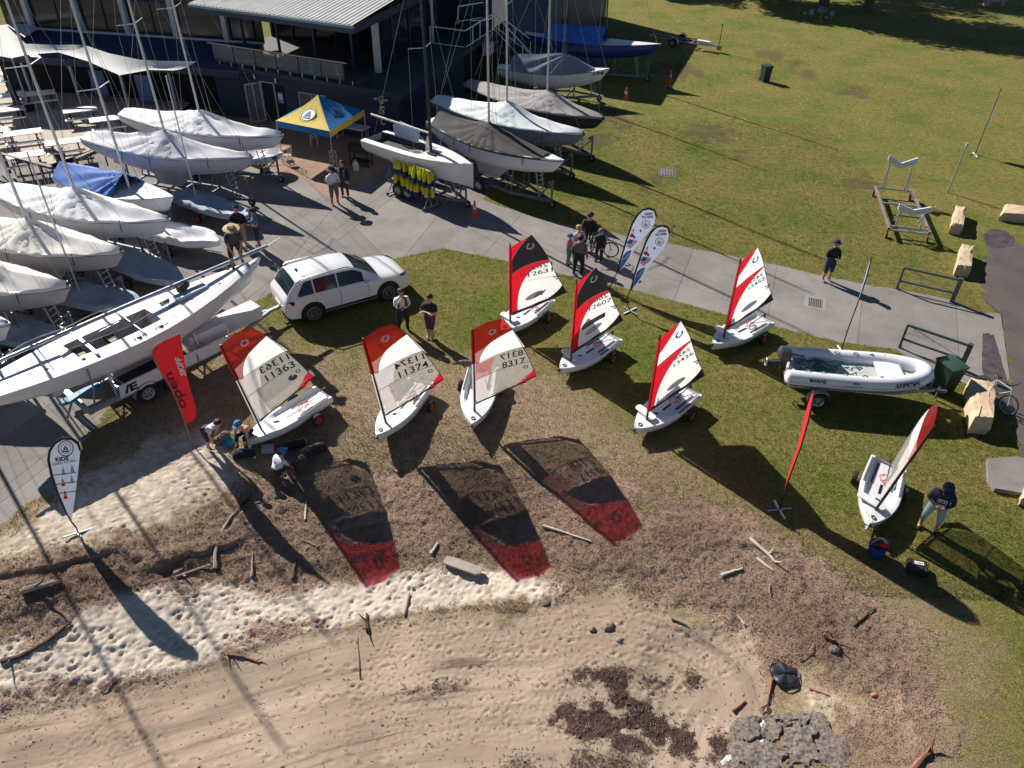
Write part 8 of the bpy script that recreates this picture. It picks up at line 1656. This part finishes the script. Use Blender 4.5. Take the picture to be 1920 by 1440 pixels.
mb = MB(); NX, NY = 110, 90; pol = W2([(1362, 1445), (1392, 1385), (1440, 1345), (1520, 1335), (1590, 1385), (1640, 1440), (1620, 1560), (1380, 1560)]); xs_ = np.linspace(min(p[0] for p in pol), max(p[0] for p in pol), NX); ys_ = np.linspace(min(p[1] for p in pol), max(p[1] for p in pol), NY); RX, RY = np.meshgrid(xs_, ys_); sdR = sdist(RX, RY, pol) + (fbm(RX, RY, .9, 4, 5) - .5) * 1.5 - .1; bz_ = base_h(RX.ravel(), RY.ravel()).reshape(RX.shape); RZ_ = bz_ + np.clip(sdR * .25, -.25, .015) + ((fbm(RX, RY, 1.8, 5, 31) - .5) * .26 + (np.abs(fbm(RX, RY, 1.1, 4, 63) - .5) < .03) * -.09 + (fbm(RX, RY, 9, 3, 17) - .5) * .08) * np.clip(sdR + .3, 0, 1)
mb.add([(float(a), float(b), float(c)) for a, b, c in zip(RX.ravel(), RY.ravel(), RZ_.ravel())], [(j * NX + i, j * NX + i + 1, (j + 1) * NX + i + 1, (j + 1) * NX + i) for j in range(NY - 1) for i in range(NX - 1) if sdR[j:j + 2, i:i + 2].max() > -.12]); tag(mb.build('rock_shelf', ROCK, None, True, ang=35), 'dark cracked rock shelf at the bottom right of the beach', 'rock')
rs_ = random.Random(12)
for k in range(26):
    t = k / 25; px = 1362 + 80 * t + rs_.uniform(-16, 16); py = 1440 - 95 * t + rs_.uniform(-14, 14); p = gz(GT(px, py)); s = rs_.uniform(.05, .15); mt = OYS if rs_.random() < .5 else rs_.choice([ROCK_L, ROCK]); tag(boulder(p, s, s * rs_.uniform(.6, .9), s * .6, mt, k + 1, 9, 6).build('shore_stone', mt, None, True, ang=50, loc=p, rz=rs_.random() * 3), 'small oyster crusted stone along the edge of the rock shelf', 'stone', 'stones along the rock shelf edge')
for px, py, s, lb_ in ((1140, 1172, .17, 'olive rounded stone on the smooth sand'), (1110, 1178, .09, 'small pale stone left of the olive stone'), (1162, 1198, .10, 'small pale stone below the olive stone'), (1025, 1128, .13, 'dark stone at the upper edge of the smooth sand'), (1565, 1222, .15, 'dark hollow root stone on the right bank'), (1640, 1302, .07, 'orange brick fragment on the right sand')):
    p = gz(GT(px, py)); tag(boulder(p, s, s * .8, s * .6, ROCK_L, int(px), 12, 7).build('beach_stone', M('orange_brick', (.50, .18, .09), .8, .2, 6) if 'brick' in lb_ else (ROCK if 'dark' in lb_ else ROCK_L), None, True, ang=50, loc=p), lb_, 'stone')
# trees beyond the lawn whose shade reaches into the picture
BARK = M('bark', (.12, .09, .07), .9, .3, 4, .6, 20); LEAFM = M('fig_leaf', (.045, .075, .022), .6, .35, 1.5, transl=.15)
def tree(shadow_px, hc, rad, label, seed):
    s = G(*shadow_px); rr = np.random.default_rng(seed); k = hc / math.tan(SUN_EL); bx, by = s.x - k * math.cos(SUN_AZ), s.y - k * math.sin(SUN_AZ)
    r = empty('shade_tree', (bx, by, 0), 0, label, 'tree', 'trees beyond the far lawn'); m = MB(); m.tube([(0, 0, -.1), (.1, 0, hc * .3), (0, .15, hc * .75)], [.5, .38, .22], 10)
    for q in range(7): a = q * .9 + rr.random(); m.tube([(0, .1, hc * (.4 + .05 * q)), (rad * .4 * math.cos(a), rad * .4 * math.sin(a), hc * .85), (rad * .8 * math.cos(a), rad * .8 * math.sin(a), hc * 1.05)], [.16, .10, .03], 6)
    m.build('trunk', BARK, r); cl = []
    for q in range(34): a = rr.random() * 6.283; d = rad * math.sqrt(rr.random()) * .85; cl.append((d * math.cos(a), d * math.sin(a), hc + rr.uniform(-.25, .35) * rad * (1 - .5 * d / rad), rad * rr.uniform(.22, .38)))
    n = 6500; P = np.empty((n, 4, 3)); ci = rr.integers(0, len(cl), n)
    for i in range(n):
        cx, cy, cz, cr = cl[ci[i]]; v = rr.normal(size=3); v /= np.linalg.norm(v); c = np.array([cx, cy, cz]) + v * cr * rr.random() ** .4; u = rr.normal(size=3); u /= np.linalg.norm(u); w_ = np.cross(u, rr.normal(size=3)); w_ /= np.linalg.norm(w_); l = rr.uniform(.18, .34); P[i] = [c - u * l, c + w_ * l * .5, c + u * l, c - w_ * l * .5]
    m = MB(); m.v = [tuple(p) for p in P.reshape(-1, 3)]; m.f = [[4 * i, 4 * i + 1, 4 * i + 2, 4 * i + 3] for i in range(n)]; m.mi = [0] * n; tag(m.build('crown', LEAFM, r, False, recalc=False), kind='stuff')
for (px, py, hc, rad, lb_) in ((1530, 22, 9, 5.0, 'broad leafy tree shading the far park table'), (1650, 36, 9, 5.6, 'broad leafy tree second along the far shade'), (1750, 56, 10, 5.8, 'broad leafy tree third along the far shade'), (1850, 70, 10, 5.8, 'broad leafy tree shading the stone bench'), (1950, 82, 10, 5.8, 'broad leafy tree at the right end of the far shade'), (1700, 2, 11, 5.5, 'tall leafy tree behind the middle of the far shade'), (1890, 8, 11, 6.0, 'tall leafy tree behind the right of the far shade'), (1300, -6, 9, 3.8, 'leafy tree whose shade touches the top edge of the lawn')): tree((px, py), hc, rad, lb_, int(px))
